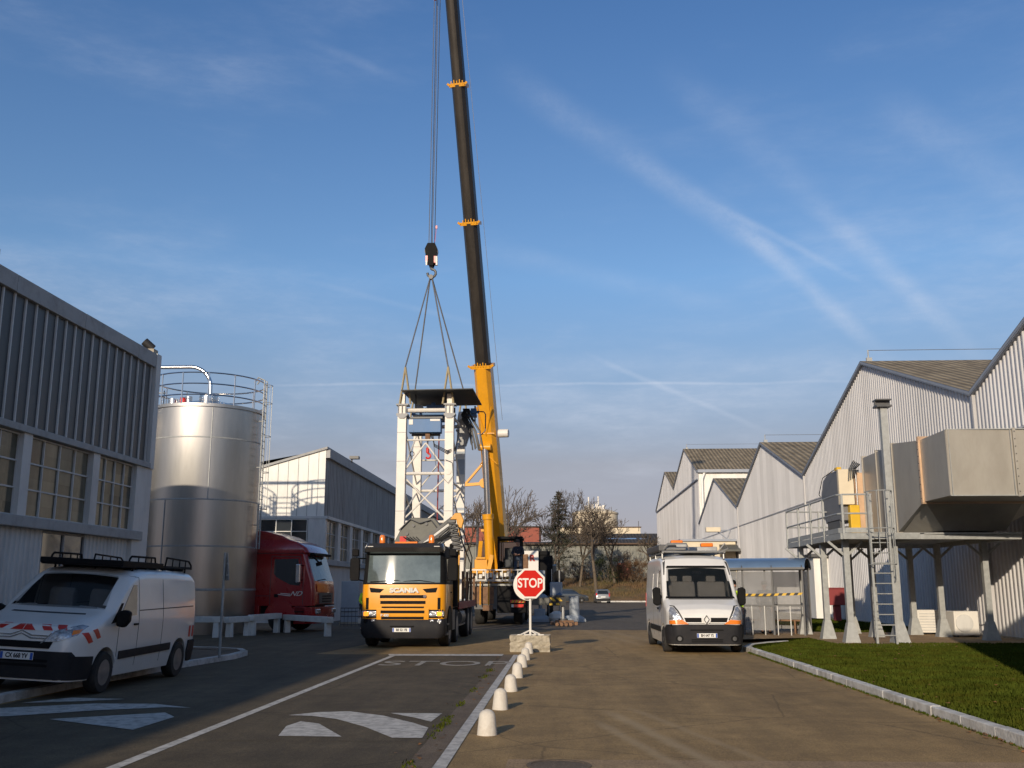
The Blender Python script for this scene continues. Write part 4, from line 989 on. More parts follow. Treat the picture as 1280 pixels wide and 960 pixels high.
def shrub(loc, w, h, n, m, label, leafy=.5, seed=1):
    rg = random.Random(seed); vs = []; fs = []
    t = thing('shrub', label, 'shrub', loc, group='shrubs on the bank')
    mb = MB()
    for k in range(26):
        a = rg.uniform(0, 6.28); p = Vector((rg.gauss(0, w*.12), rg.gauss(0, w*.12), 0)); q = p+Vector((math.cos(a)*w*.4, math.sin(a)*w*.3, h*rg.uniform(.5, .95)))
        mb.cyl(p, (p+q)/2+Vector((rg.gauss(0, .1), rg.gauss(0, .1), .1)), .04, .03, 4); mb.cyl((p+q)/2, q, .03, .012, 4)
    mb.build('stem', 'bark', t)
    cl = [(rg.gauss(0, w*.24), rg.gauss(0, w*.2), h*rg.uniform(.15, .85), rg.uniform(.25, .7)) for _ in range(26)]
    for _ in range(n):
        c = rg.choice(cl); d = Vector((rg.gauss(0, 1), rg.gauss(0, 1), rg.gauss(0, 1)))*c[3]*.6
        p = Vector(c[:3])+d; p.z = max(.05, p.z); e = Vector((rg.gauss(0, 1), rg.gauss(0, 1), rg.gauss(0.4, 1))).normalized()*rg.uniform(.12, .3); u = e.orthogonal().normalized()*rg.uniform(.02, .05)
        i = len(vs); vs += [p-u, p+u, p+e]; fs.append((i, i+1, i+2))
    me = bpy.data.meshes.new('foliage'); me.from_pydata(vs, [], fs); mk('foliage', me, m, t, smooth=0)
shrub((6.2, 141, 2.4), 4, 4.2, 2600, 'ivy', 'green ivy covered shrub in front of the grey warehouse', seed=2)
shrub((2.6, 143, 2.6), 4.5, 3.0, 1500, 'brushwood', 'brown twiggy shrub left of the green shrub', seed=3)
shrub((10.2, 140, 2.2), 5, 3.4, 3200, 'brushwood', 'rust brown shrub below the red warehouse door', seed=4)
shrub((8.0, 144, 2.6), 3.4, 4.4, 1300, 'brushwood', 'tall brown twiggy shrub between the green shrub and the red door', seed=6)
shrub((-2, 144, 2.6), 4.4, 2.6, 1200, 'brushwood', 'brown twiggy shrub below the conifer', seed=5)

# ================================================================== vehicles
def wheel(parent, x, y, r, w, side, rimstyle='van'):
    """side +1: outer face toward +x"""
    mb = MB(); o = w/2
    prof = [(r*.62, -o), (r*.93, -o), (r*.99, -o*.75), (r, 0), (r*.99, o*.75), (r*.93, o), (r*.62, o), (r*.60, o*.7), (r*.60, -o*.7), (r*.62, -o)]
    mb.lathe([(a, b) for a, b in prof], (x, y, r), 32, 'x'); t = mb.build('wheel', 'rubber', parent, bevel=0)
    mb = MB(); s = side; e = o*.55
    mb.lathe([(r*.63, s*(o*.98)), (r*.60, s*(o*.80)), (r*.55, s*e), (r*.36, s*(e+.02)), (r*.30, s*(o*.9 if rimstyle == 'lorry' else e+.045)), (r*.14, s*(o*.95 if rimstyle == 'lorry' else e+.05)), (0, s*(o*.95 if rimstyle == 'lorry' else e+.05))], (x, y, r), 28, 'x')
    for k in range(8):
        a = 6.2832*k/8; mb.cyl((x+s*(e-.01), y+r*.46*math.cos(a), r+r*.46*math.sin(a)), (x+s*(e+.012), y+r*.46*math.cos(a), r+r*.46*math.sin(a)), r*.055, n=8)
    mb.build('rim', 'rim', t, smooth=40)
    return t
def van_body(L_, W_, ztop, arches, zb=.30, rc=.16, th=.10, zbelt=1.1, plan=None):
    H = max(z for _, z in ztop)
    ys = sorted(set([round(i*.055, 4) for i in range(int(L_/.055)+1)]+[0, .01, .03, .07, .12, L_-.03, L_-.08, L_]+[y for y, _ in ztop]))
    rings = []
    for y in ys:
        zt = interp(ztop, y); b = zb
        for yc, r, rz in arches:
            if abs(y-yc) < r: b = max(b, rz+math.sqrt(r*r-(y-yc)**2))
        p = interp(plan, y); w = W_/2*p; c = min(rc, (zt-b)*.35)
        pts = []
        for k in range(10):
            z = b+(zt-c-b)*k/9
            t = 1-th*(max(0, z-zbelt)/(H-zbelt))**1.3
            if z < .5: t -= .03*(.5-z)/.2
            pts.append((w*t, z))
        xw, zw = pts[-1]
        for k in range(1, 6):
            a = math.pi/2*k/5; pts.append((xw-c*1.3*(1-math.cos(a)), zw+c*math.sin(a)))
        xe = pts[-1][0]
        for f in (.75, .5, .25, 0): pts.append((xe*f, pts[-1][1] if 0 else zw+c+.035*(1-f*f)*min(1, w)))
        ring = [(x, y, z) for x, z in pts]+[(-x, y, z) for x, z in pts[-2::-1]]
        rings.append(ring)
    return MB().loft(rings)
def plate(parent, s, x, y, z, w=.52, h=.11, rx=90):
    p = thing  # noqa
    o = MB().box(-w/2, w/2, -.006, .006, -h/2, h/2).build('number_plate', 'plate', parent, bevel=.004); o.location = (x, y, z)
    for sx in (-1, 1):
        q = MB().box(sx*(w/2-.045) if sx > 0 else -w/2+.005, w/2-.005 if sx > 0 else -w/2+.045, -.0085, -.006, -h/2+.005, h/2-.005).build('plate_band', 'plateblue', o)
    t = text('plate_lettering', s, h*.86, (0, -.0085, 0), (R(90), 0, 0), 'ink', o, .002, .78, 1, .003)
    return o
def seam(name, bvh, pts, ax, parent, side, w=.012):
    """thin dark panel gap following the body"""
    for a, b in zip(pts, pts[1:]):
        d = Vector((b[0]-a[0], b[1]-a[1])).normalized(); n = Vector((-d.y, d.x))*w/2
        decal(name, bvh, [(a[0]-n.x, a[1]-n.y), (b[0]-n.x, b[1]-n.y), (b[0]+n.x, b[1]+n.y), (a[0]+n.x, a[1]+n.y)], ax, 'vanline', parent, .003, .004, .1, side)
def mirror_x(pts): return [(-a, b) for a, b in pts][::-1]

def cut(o, poly, yr):
    # opens the body behind the windscreen so that the cabin shows through the glass
    me = o.data; bm = bmesh.new(); bm.from_mesh(me)
    (x0, z0), (x1, _), (x2, z1), (x3, _) = poly
    dl = []
    for f in bm.faces:
        c = f.calc_center_median(); w = x1+(x2-x1)*(c.z-z0)/(z1-z0)
        if yr[0] < c.y < yr[1] and z0 < c.z < z1 and abs(c.x) < w and abs(f.normal.x) < .6: dl.append(f)
    bmesh.ops.delete(bm, geom=dl, context='FACES'); bm.to_mesh(me); bm.free()

M['seatgrey'] = mat('seat_fabric', (.30, .28, .25), .85, var=.15)
# ---- left van
lv = thing('parked_van', 'white panel van with red and white chevron stripes parked half on the left pavement', 'van', (-8.34, 15.3, .05), 0)
lv.rotation_euler = (0, R(3.0), R(-.5))
zt = [(0, .70), (.02, .82), (.06, .96), (.14, 1.03), (.5, 1.13), (.95, 1.27), (1.02, 1.30), (1.4, 1.60), (1.75, 1.84), (2.0, 1.93), (2.4, 1.965), (3.6, 1.97), (4.6, 1.93), (4.76, 1.87), (4.84, 1.6), (4.86, 1.2)]
pln = [(0, .66), (.03, .76), (.08, .84), (.18, .91), (.35, .965), (.7, .99), (1.2, 1), (4.3, 1), (4.7, .985), (4.82, .95), (4.86, .92)]
b = van_body(4.86, 1.90, zt, [(.92, .39, .33), (3.98, .39, .33)], .24, .17, .13, 1.05, pln).build('body', 'vanwhite', lv, smooth=50)
B = bvh_of(b)
cut(b, [(-.76, 1.33), (.76, 1.33), (.60, 1.83), (-.60, 1.83)], (.9, 2.0))
decal('windscreen', B, [(-.80, 1.30), (.80, 1.30), (.63, 1.83), (.4, 1.86), (-.4, 1.86), (-.63, 1.83)], 'y', 'tint', lv, .008)
for sd in (1, -1):
    decal('side_window', B, [(1.28, 1.16), (1.95, 1.20), (1.98, 1.70), (1.84, 1.70), (1.62, 1.50)], 'x', 'glass', lv, .006, side=sd)
    decal('quarter_window', B, [(1.0, 1.08), (1.20, 1.10), (1.44, 1.40), (1.36, 1.40)], 'x', 'black', lv, .006, side=sd)
    decal('side_moulding', B, [(1.38, .50), (3.52, .53), (3.52, .66), (1.38, .63)], 'x', 'bumper', lv, .02, .035, side=sd)
    seam('door_gap', B, [(1.30, .36), (1.30, 1.05)], 'x', lv, sd); seam('door_gap', B, [(2.06, .36), (2.06, 1.82), (1.75, 1.86)], 'x', lv, sd); seam('door_gap', B, [(3.1, .36), (3.1, 1.80)], 'x', lv, sd)
    seam('door_gap', B, [(2.08, 1.27), (4.6, 1.30)], 'x', lv, sd, .018)
    h = MB().box(sd*.965-.02, sd*.965+.02, 1.85, 2.0, 1.03, 1.06).build('door_handle', 'black', lv, bevel=.01)
    decal('reflective_chevron', B, [(.22, .96), (.34, .97), (.48, .82), (.36, .80)], 'x', 'redstripe', lv, .006, .004, .05, sd)
    decal('reflective_chevron', B, [(.46, 1.0), (.58, 1.02), (.70, .88), (.60, .86)], 'x', 'redstripe', lv, .006, .004, .05, sd)
    for u in (4.42, 4.60): decal('reflective_chevron', B, [(u, .72), (u+.09, .72), (u+.09, .93), (u, .93)], 'x', 'redstripe', lv, .006, .004, .05, sd)
    decal('rear_bumper', B, [(4.5, .26), (4.84, .26), (4.84, .66), (4.42, .66), (4.38, .45)], 'x', 'bumper', lv, .03, .05, side=sd)
    decal('arch_lining', B, [(.0, .26), (.52, .26), (.52, .60), (0, .62)], 'x', 'bumper', lv, .02, .04, side=sd)
    mb = MB(); mb.prism([(-.01, 1.04), (.12, 1.02), (.2, 1.12), (.2, 1.28), (.1, 1.31), (-.02, 1.26)], 'y', 1.10, 1.24)
    m_ = mb.build('door_mirror', 'black', lv, bevel=.035, seg=3); m_.location = (sd*.98, 0, 0); m_.scale = (sd, 1, 1)
    hl_ = decal('headlamp', B, [(sd*.34, .80), (sd*.50, .98), (sd*.78, 1.08), (sd*.86, 1.06), (sd*.83, .93), (sd*.62, .84)], 'y', 'lampglass', lv, .012, .02, .05)
    decal('lamp_rim', B, [(sd*.33, .79), (sd*.50, .995), (sd*.505, .975), (sd*.36, .80)], 'y', 'chrome', hl_, .016, .01, .05)
    decal('turn_lens', B, [(sd*.76, 1.0), (sd*.84, 1.02), (sd*.84, .96), (sd*.77, .93)], 'y', 'amber', hl_, .02, .012, .05)
decal('front_bumper', B, [(-.80, .27), (.80, .27), (.84, .62), (.80, .68), (-.80, .68), (-.84, .62)], 'y', 'bumper', lv, .035, .06)
decal('grille', B, [(-.48, .72), (.48, .72), (.52, .82), (-.52, .82)], 'y', 'black', lv, .015, .02)
for z in (.45, .52): decal('bumper_slot', B, [(-.5, z), (.5, z), (.5, z+.04), (-.5, z+.04)], 'y', 'black', lv, .045, .01)
for k, (a, c) in enumerate(((-.70, -.57), (-.47, -.33), (-.2, -.04))):
    for s in (1, -1):
        pts = [(a, .985), (c, .985), (c+.10, 1.07), (a+.10, 1.07)]
        if s < 0: pts = mirror_x(pts)
        if k == 2: pts = [(-s*.20, .98), (-s*.005, .98), (-s*.005, 1.065), (-s*.08, 1.065)]
        decal('reflective_chevron', B, pts, 'y', 'redstripe', lv, .010, .004, .05)
decal('stripe_backing', B, [(-.72, .975), (.72, .975), (.66, 1.075), (-.66, 1.075)], 'y', 'plate', lv, .006, .003, .06)
for z in (.885, .925):
    for s in (1, -1):
        decal('chrome_strip', B, [(s*.42, z-.03), (s*.16, z-.03), (s*.0, z+.035), (s*.0, z+.05), (s*.17, z-.012), (s*.42, z-.012)], 'y', 'chrome', lv, .015, .012, .05, label='chrome chevron emblem strip')
decal('wiper_cowl', B, [(-.62, 1.215), (.62, 1.215), (.6, 1.235), (-.6, 1.235)], 'y', 'vanline', lv, .007, .006)
plate(lv, 'CX 668 YV', 0.02, -.055, .60)
for x, s in ((-.86, -1), (.86, 1)):
    for y in (.92, 3.98): wheel(lv, x, y, .325, .205, s)
MB().box(-.78, .78, .35, 4.6, .22, .62).build('underbody', 'black', lv)
mb = MB()
for y in (2.3, 2.75, 3.2, 3.65, 4.1, 4.5): mb.cyl((-.66, y, 1.990), (.66, y, 1.990), .035, n=8)
mb.build('rack_roller', 'black', lv)
mb = MB()
for x in (-.7, .7): mb.tube([(x, 1.9, 2.040), (x, 1.95, 2.140), (x, 2.010, 2.180), (x, 3.0, 2.180), (x, 3.06, 2.040)], .018, 6); mb.tube([(x, 3.5, 2.040), (x, 3.55, 2.2), (x, 4.65, 2.160), (x, 4.8, 2.080), (x, 4.82, 2.0)], .018, 6)
for x in (-.7, .7):
    mb.tube([(x, 1.9, 2.020), (x, 4.8, 2.020)], .02, 6)
    for y in (2.3, 2.6, 2.85, 3.85, 4.2, 4.5): mb.cyl((x, y, 2.020), (x, y, 2.170), .012, n=5)
for y in (1.95, 3.0, 3.5, 4.75): mb.cyl((-.7, y, 2.030), (.7, y, 2.030), .018, n=6)
for x in (-.7, .7):
    for y in (2.1, 3.4, 4.5): mb.cyl((x, y, 1.9), (x, y, 2.040), .02, n=6)
mb.build('roof_rack', 'black', lv)
mb = MB(); mb.box(-.74, .74, 1.62, 1.66, 2.0, 2.100); mb.prism([(1.62, 1.98), (3.4, 1.990), (3.4, 2.090), (1.66, 2.100)], 'x', -.72, .72); mb.build('wind_deflector', 'black', lv, bevel=.02)
mb = MB(); mb.cyl((.1, 1.95, 1.94), (.1, 1.9, 2.080), .008, n=5); mb.build('aerial', 'black', lv)
mb = MB()
for x in (-.36, .36): mb.prism([(1.75, 1.0), (1.95, 1.0), (1.98, 1.5), (1.85, 1.62), (1.78, 1.5)], 'x', x-.22, x+.22)
mb.build('seat', 'seatgrey', lv, bevel=.04)

# ---- right van
rv = thing('parked_van', 'tall white van with amber beacons on its roof rack, facing the camera', 'van', (3.68, 26.45, 0), 1.2)
zt = [(0, .64), (.02, .76), (.06, .98), (.12, 1.08), (.35, 1.20), (.78, 1.36), (.86, 1.40), (1.2, 1.84), (1.48, 2.22), (1.54, 2.28), (1.72, 2.42), (2.0, 2.50), (2.4, 2.53), (4.9, 2.53), (5.3, 2.50), (5.4, 2.3), (5.42, 1.4)]
pln = [(0, .72), (.03, .80), (.08, .865), (.18, .93), (.35, .975), (.7, .995), (1.2, 1), (5.1, 1), (5.35, .98), (5.42, .95)]
b = van_body(5.42, 2.0, zt, [(.92, .40, .34), (4.4, .40, .34)], .22, .14, .10, 1.25, pln).build('body', 'vanwhite', rv, smooth=50)
B = bvh_of(b)
cut(b, [(-.88, 1.42), (.88, 1.42), (.77, 2.18), (-.77, 2.18)], (.7, 1.6))
decal('windscreen', B, [(-.90, 1.395), (.90, 1.395), (.80, 2.20), (.74, 2.23), (-.74, 2.23), (-.80, 2.20)], 'y', 'tint', rv, .008)
decal('windscreen_border', B, [(-.92, 1.38), (.92, 1.38), (.90, 1.43), (-.90, 1.43)], 'y', 'black', rv, .012, .012); decal('windscreen_border', B, [(-.82, 2.19), (.82, 2.19), (.78, 2.25), (-.78, 2.25)], 'y', 'black', rv, .012, .012)
for sd in (1, -1):
    decal('side_window', B, [(1.15, 1.36), (1.95, 1.36), (1.95, 2.12), (1.62, 2.12), (1.40, 1.9)], 'x', 'glass', rv, .006, side=sd)
    decal('side_moulding', B, [(1.4, .50), (3.9, .50), (3.9, .64), (1.4, .64)], 'x', 'bumper', rv, .02, .035, side=sd)
    seam('door_gap', B, [(1.22, .34), (1.22, 1.3)], 'x', rv, sd); seam('door_gap', B, [(2.05, .34), (2.05, 2.2)], 'x', rv, sd); seam('door_gap', B, [(3.2, .34), (3.2, 2.25)], 'x', rv, sd)
    decal('side_panel', B, [(2.2, 1.35), (3.05, 1.35), (3.05, 2.05), (2.2, 2.05)], 'x', 'vanwhite', rv, .008, .01, side=sd)
    decal('side_panel', B, [(3.35, 1.35), (5.0, 1.35), (5.0, 2.05), (3.35, 2.05)], 'x', 'vanwhite', rv, .008, .01, side=sd)
    MB().box(sd*1.0-.03, sd*1.0+.03, 1.85, 2.02, 1.08, 1.13).build('door_handle', 'black', rv, bevel=.01)
    mb = MB(); mb.prism([(.02, 1.22), (.14, 1.18), (.23, 1.24), (.24, 1.62), (.15, 1.68), (.03, 1.64)], 'y', .98, 1.12); mb.cyl((-.05, 1.1, 1.42), (.06, 1.08, 1.42), .04)
    m_ = mb.build('door_mirror', 'black', rv, bevel=.035, seg=3); m_.location = (sd*1.0, 0, 0); m_.scale = (sd, 1, 1)
    hl_ = decal('headlamp', B, [(sd*.62, .86), (sd*.72, 1.02), (sd*.80, 1.16), (sd*.88, 1.17), (sd*.93, 1.05), (sd*.93, .84)], 'y', 'lampglass', rv, .014, .02, .05)
    decal('lamp_rim', B, [(sd*.60, .84), (sd*.72, 1.05), (sd*.80, 1.18), (sd*.88, 1.19), (sd*.88, 1.21), (sd*.77, 1.20), (sd*.68, 1.06), (sd*.57, .84)], 'y', 'ink', hl_, .012, .01, .05)
    decal('turn_lens', B, [(sd*.45, .74), (sd*.62, .85), (sd*.93, .83), (sd*.93, .74)], 'y', 'amber', hl_, .018, .02, .05)
    decal('grille', B, [(sd*.12, .79), (sd*.52, .79), (sd*.56, .90), (sd*.12, .90)], 'y', 'black', rv, .012, .015)
    fz = MB().lathe([(0, -.02), (.07, -.02), (.085, 0)], (sd*.70, .015, .38), 16, 'y').build('fog_lamp', 'black', rv)
    decal('fog_surround', B, [(sd*.70+.10*math.cos(k*.524), .38+.09*math.sin(k*.524)) for k in range(12)], 'y', 'black', rv, .042, .012, .05)
    decal('fog_lens', B, [(sd*.70+.055*math.cos(k*.524), .38+.055*math.sin(k*.524)) for k in range(12)], 'y', 'darksteel', rv, .05, .012, .05)
    decal('bumper_side', B, [(0, .24), (.50, .24), (.50, .62), (.30, .72), (0, .74)], 'x', 'bumper', rv, .03, .05, side=sd)
    decal('rear_lamp', B, [(5.25, 1.1), (5.40, 1.1), (5.40, 1.5), (5.25, 1.5)], 'x', 'redlens', rv, .01, .02, side=sd)
    decal('pillar_trim', B, [(sd*.84, 2.26), (sd*.88, 2.0), (sd*.905, 2.0), (sd*.87, 2.44), (sd*.80, 2.52), (sd*.78, 2.5)], 'y', 'vanline', rv, .012, .012)
decal('front_bumper', B, [(-.90, .24), (.90, .24), (.93, .55), (.92, .72), (.45, .735), (-.45, .735), (-.92, .72), (-.93, .55)], 'y', 'bumper', rv, .035, .06)
for z, w in ((.58, .42), (.34, .40), (.29, .40)): decal('bumper_slot', B, [(-w, z), (w, z), (w, z+.03), (-w, z+.03)], 'y', 'black', rv, .045, .01)
seam('bonnet_gap', B, [(-.85, 1.365), (.85, 1.365)], 'y', rv, 1, .02)
seam('bonnet_gap', B, [(-.56, .755), (.56, .755)], 'y', rv, 1, .014)
mb = MB()   # diamond emblem
for a, b_ in (((-.068, 0), (0, .10)), ((0, .10), (.068, 0)), ((.068, 0), (0, -.10)), ((0, -.10), (-.068, 0))): mb.beam((a[0], -.03, .86+a[1]), (b_[0], -.03, .86+b_[1]), .02, .03, up=(0, 1, 0))
mb.build('diamond_emblem', 'chrome', rv)
MB().cyl((0, -.02, .86), (0, -.012, .86), .115, n=20).build('emblem_backing', 'vanwhite', rv)
plate(rv, 'BH 647 YS', 0, -.05, .46)
for x, s in ((-.90, -1), (.90, 1)):
    for y in (.92, 4.4): wheel(rv, x, y, .335, .215, s)
MB().box(-.82, .82, .35, 5.2, .2, .6).build('underbody', 'black', rv)
mb = MB()
for x in (-.40, .42):
    mb.prism([(1.30, .9), (1.5, .9), (1.72, 1.72), (1.66, 1.85), (1.55, 1.72)], 'x', x-.38, x+.38)
mb.build('seat', 'seatgrey', rv, bevel=.05)
mb = MB()
for x in (-.62, -.22, .42): mb.box(x-.13, x+.13, 1.60, 1.70, 1.80, 1.98)
mb.build('headrest', 'seatgrey', rv, bevel=.04)
MB().box(-.12, .12, 1.36, 1.40, 2.02, 2.10).build('rear_view_mirror', 'black', rv)
MB().box(-.8, .8, .95, 1.25, .9, 1.36).build('dashboard', 'black', rv, bevel=.05)
mb = MB()
for x in (-.85, .85):
    mb.tube([(x, 1.75, 2.62), (x, 5.2, 2.62)], .025, 6)
    for y in (1.9, 3.5, 5.0): mb.cyl((x, y, 2.45), (x, y, 2.62), .025, n=6)
for y in (1.75, 2.4, 3.1, 3.8, 4.5, 5.2): mb.cyl((-.88, y, 2.64), (.88, y, 2.64), .025, n=6)
mb.tube([(.75, 1.75, 2.64), (.95, 1.72, 2.72), (.86, 1.72, 2.86), (.7, 1.8, 2.66)], .02, 6)
mb.build('roof_rack', 'alu', rv)
for lab, x, z in (('beacon_bar', -.42, 2.86), ('beacon_bar', .42, 2.78)):
    bb = MB().box(x-.28, x+.28, 2.0, 2.3, z-.12, z).build(lab, 'alu', rv, bevel=.02)
    MB().box(x-.16, x+.18, 2.05, 2.25, z, z+.11).build('beacon', 'amber', bb, bevel=.03)
mb = MB(); mb.box(-.95, -.45, 1.9, 5.0, 2.66, 2.84); mb.prism([(2.0, 2.68), (5.0, 2.68), (4.2, 2.84), (2.6, 2.80)], 'x', -.2, .7); mb.build('roof_load', 'darksteel', rv, bevel=.03)
mb = MB(); mb.tube([(-.82, 1.8, 2.7), (-.72, 1.7, 2.86), (-.2, 1.7, 2.86), (-.12, 1.8, 2.7)], .022, 6)
for k in range(4): mb.cyl((-.75, 1.9+k*.3, 2.72+.03*k), (-.2, 1.9+k*.3, 2.72+.03*k), .03, n=6)
mb.build('folded_ladder', 'alu', rv)

# ---- cab builder: stacked rounded plan outlines
def cab(levels, r=.16, back=2.1, nseg=6):
    rings = []
    for z, hw, f, bk in levels:
        pts = []
        for cx, cy, a0 in ((hw-r, f+r, -90), (hw-.04, bk-.04, 0), (-hw+.04, bk-.04, 90), (-hw+r, f+r, 180)):
            rr = r if cy < (f+bk)/2 else .04
            for k in range(nseg+1):
                a = R(a0+90*k/nseg); pts.append((cx+rr*math.cos(a), cy+rr*math.sin(a), z))
        # bowed front
        out = []
        for x, y, z_ in pts:
            out.append((x, y, z_))
        last, first = out[-1], out[0]
        for k in range(1, 8):
            t = k/8; out.append((last[0]+(first[0]-last[0])*t, f-.05*math.sin(math.pi*t), z))
        rings.append(out)
    return MB().loft(rings)

# ---- yellow lorry with loader crane and flat bed
yl = thing('yellow_lorry', 'yellow flat bed lorry with black visor and folded loader crane facing the camera', 'lorry', (-4.50, 28.6, 0), 0)
b = cab([(.62, 1.17, .02, 2.0), (.9, 1.19, 0, 2.0), (1.4, 1.20, .0, 2.0), (1.75, 1.20, .03, 2.0)], .22).build('cab_lower', 'truck_y', yl, smooth=40)
BL = bvh_of(b)
u = cab([(1.75, 1.20, .035, 2.0), (2.1, 1.18, .09, 2.0), (2.6, 1.15, .17, 2.0), (2.78, 1.13, .22, 1.98), (2.88, 1.02, .36, 1.9)], .2).build('cab_upper', 'black', yl, smooth=40)
BU = bvh_of(u)
decal('windscreen', BU, [(-1.04, 1.80), (1.04, 1.80), (1.02, 2.58), (-1.02, 2.58)], 'y', 'cabglass', yl, .008)
for sd in (1, -1):
    decal('side_window', BU, [(.42, 1.78), (1.3, 1.84), (1.3, 2.5), (.5, 2.5)], 'x', 'glass', yl, .008, side=sd)
    decal('corner_deflector', BL, [(sd*.98, 1.06), (sd*1.06, 1.06), (sd*1.06, 1.38), (sd*.98, 1.38)], 'y', 'black', yl, .012)
    decal('upper_vent', BL, [(sd*.55, 1.62), (sd*.66, 1.52), (sd*.93, 1.53), (sd*.97, 1.66)], 'y', 'black', yl, .012)
    mb = MB(); mb.prism([(-.12, 1.85), (.12, 1.85), (.14, 1.95), (.14, 2.45), (.08, 2.5), (-.08, 2.5), (-.14, 2.45), (-.14, 1.95)], 'y', -.1, .02); mb.box(-.10, .10, -.08, .04, 2.54, 2.74)
    mm = mb.build('door_mirror', 'black', yl, bevel=.03); mm.location = (sd*1.40, .05, 0)
    mb = MB(); mb.tube([(sd*1.15, .25, 2.48), (sd*1.38, .0, 2.48)], .02, 6); mb.tube([(sd*1.15, .25, 1.84), (sd*1.38, 0, 1.90)], .02, 6); mb.build('mirror_arm', 'black', yl)
    hb = MB(); hb.box(sd*.74 if sd > 0 else -1.17, 1.17 if sd > 0 else -.74, -.03, .12, .86, 1.02); h_ = hb.build('headlamp', 'lampglass', yl, bevel=.03, seg=3)
    MB().box(sd*1.04-.075, sd*1.04+.075, -.045, .05, .875, 1.0).build('turn_lens', 'amber_lit', h_, bevel=.02)
    for k, xx in enumerate((.83, 1.04)):
        MB().lathe([(0, -.065), (.05, -.065), (.065, -.05), (.07, -.02)], (sd*xx, 0, .73), 18, 'y').build('fog_lamp', 'lampglass' if sd > 0 or k == 0 else 'black', yl)
    MB().cyl((sd*.72, .5, 2.86), (sd*.72, .5, 2.93), .07, n=14).build('beacon_base', 'black', yl)
    MB().lathe([(.085, 2.93), (.085, 3.10), (.06, 3.16), (0, 3.17)], (sd*.72, .5, 0), 18).build('beacon', 'amber', yl)
    decal('door_gap', BL, [(.5, 1.0), (.52, 1.0), (.52, 1.74), (.5, 1.74)], 'x', 'vanline', yl, .004, .006, side=sd)
    MB().box(sd*1.2-.02, sd*1.2+.02, 1.3, 1.5, 1.5, 1.54).build('door_handle', 'black', yl)
# wide lower grille
decal('grille_panel', BL, [(-.70, .72), (.70, .72), (.74, .80), (.74, 1.08), (-.74, 1.08), (-.74, .80)], 'y', 'truck_y', yl, .04, .05)
for z, w, h in ((1.37, .66, .085), (1.21, .64, .085), (1.095, .60, .045), (.955, .62, .075), (.79, .60, .07)):
    off = .05 if z < 1.09 else .012
    decal('grille_slot', BL, [(-w, z), (w, z), (w, z+h), (-w, z+h)], 'y', 'black', yl, off, .02)
decal('lamp_surround', BL, [(-1.16, .82), (1.16, .82), (1.18, 1.05), (-1.18, 1.05)], 'y', 'black', yl, .004, .01)
cab([(.27, 1.12, -.04, .9), (.40, 1.2, -.09, 1.0), (.70, 1.2, -.07, 1.0), (.80, 1.19, -.02, 1.0)], .22).build('front_bumper', 'bumper', yl, smooth=40)
MB().box(-.33, .33, -.16, -.12, .585, .615).build('bumper_slot', 'black', yl)
plate(yl, 'BB 521 FB', .0, -.16, .50)
text('maker_lettering', 'SCANIA', .17, (0.03, -.075, 1.58), (R(90), 0, 0), 'signwhite', yl, .012, 1.35, 1, .010)
text('model_lettering', 'P 400', .10, (-.50, -.10, .895), (R(90), 0, 0), 'signwhite', yl, .006, 1.0, 1, .003)
MB().cyl((.62, -.07, 1.42), (.62, -.045, 1.42), .045, n=16).build('round_badge', 'chrome', yl)
mb = MB(); mb.tube([(-.95, .02, 1.82), (-.2, .0, 1.86), (.05, .01, 1.82)], .014, 5); mb.tube([(.0, -.0, 1.83), (.45, .0, 1.86), (.9, .04, 1.80)], .014, 5); mb.build('wiper', 'black', yl)
vz = cab([(2.62, 1.12, -.02, .35), (2.66, 1.14, -.12, .4), (2.78, 1.14, -.14, .45), (2.90, 1.10, -.02, .6)], .18).build('sun_visor', 'black', yl, smooth=40)
vz.data.materials.clear(); M['visor'] = mat('visor_gloss', (.03, .028, .026), .12, spec=.9, coat=.6); vz.data.materials.append(M['visor'])
for s, t_ in ((-1, ''), (1, '')): MB().box(s*.95-.08, s*.95+.08, -.128, -.122, 2.80, 2.818).build('marker_lamp', 'signwhite', yl)
MB().box(-.35, .30, .5, .7, 2.90, 2.97).build('roof_board', 'amber', yl)
mb = MB(); mb.box(-.62, -.30, .12, .2, 1.78, 1.86); mb.build('dash_papers', 'signwhite', yl)
mb = MB(); mb.box(-.42, .42, .2, 9.3, .78, 1.02); mb.box(-.44, -.34, .2, 9.3, .7, 1.05); mb.box(.34, .44, .2, 9.3, .7, 1.05); mb.build('chassis', 'darksteel', yl)
mb = MB(); mb.box(-1.24, 1.24, 3.3, 9.3, 1.06, 1.20); mb.build('flat_bed', 'wood', yl)
mb = MB(); mb.box(-1.26, -1.22, 3.3, 9.3, 1.0, 1.22); mb.box(1.22, 1.26, 3.3, 9.3, 1.0, 1.22); mb.build('bed_edge', 'orange' if 'orange' in M else 'dullred', yl)
for y, r in ((1.15, .50), (3.2, .50), (7.0, .5), (8.2, .5)):
    for s in (1, -1):
        w_ = wheel(yl, s*1.06, y, r, .30, s, 'lorry')
for y in (1.15,):
    for s in (1, -1):
        mb = MB(); mb.lathe([(.58, -.16*s), (.62, -.16*s), (.62, .16*s), (.58, .16*s)], (s*1.06, y, .52), 28, 'x')
        bm_ = mb.bm; bmesh.ops.bisect_plane(bm_, geom=bm_.verts[:]+bm_.edges[:]+bm_.faces[:], plane_co=(0, 0, .45), plane_no=(0, 0, -1), clear_outer=True); mb.build('mudguard', 'black', yl)
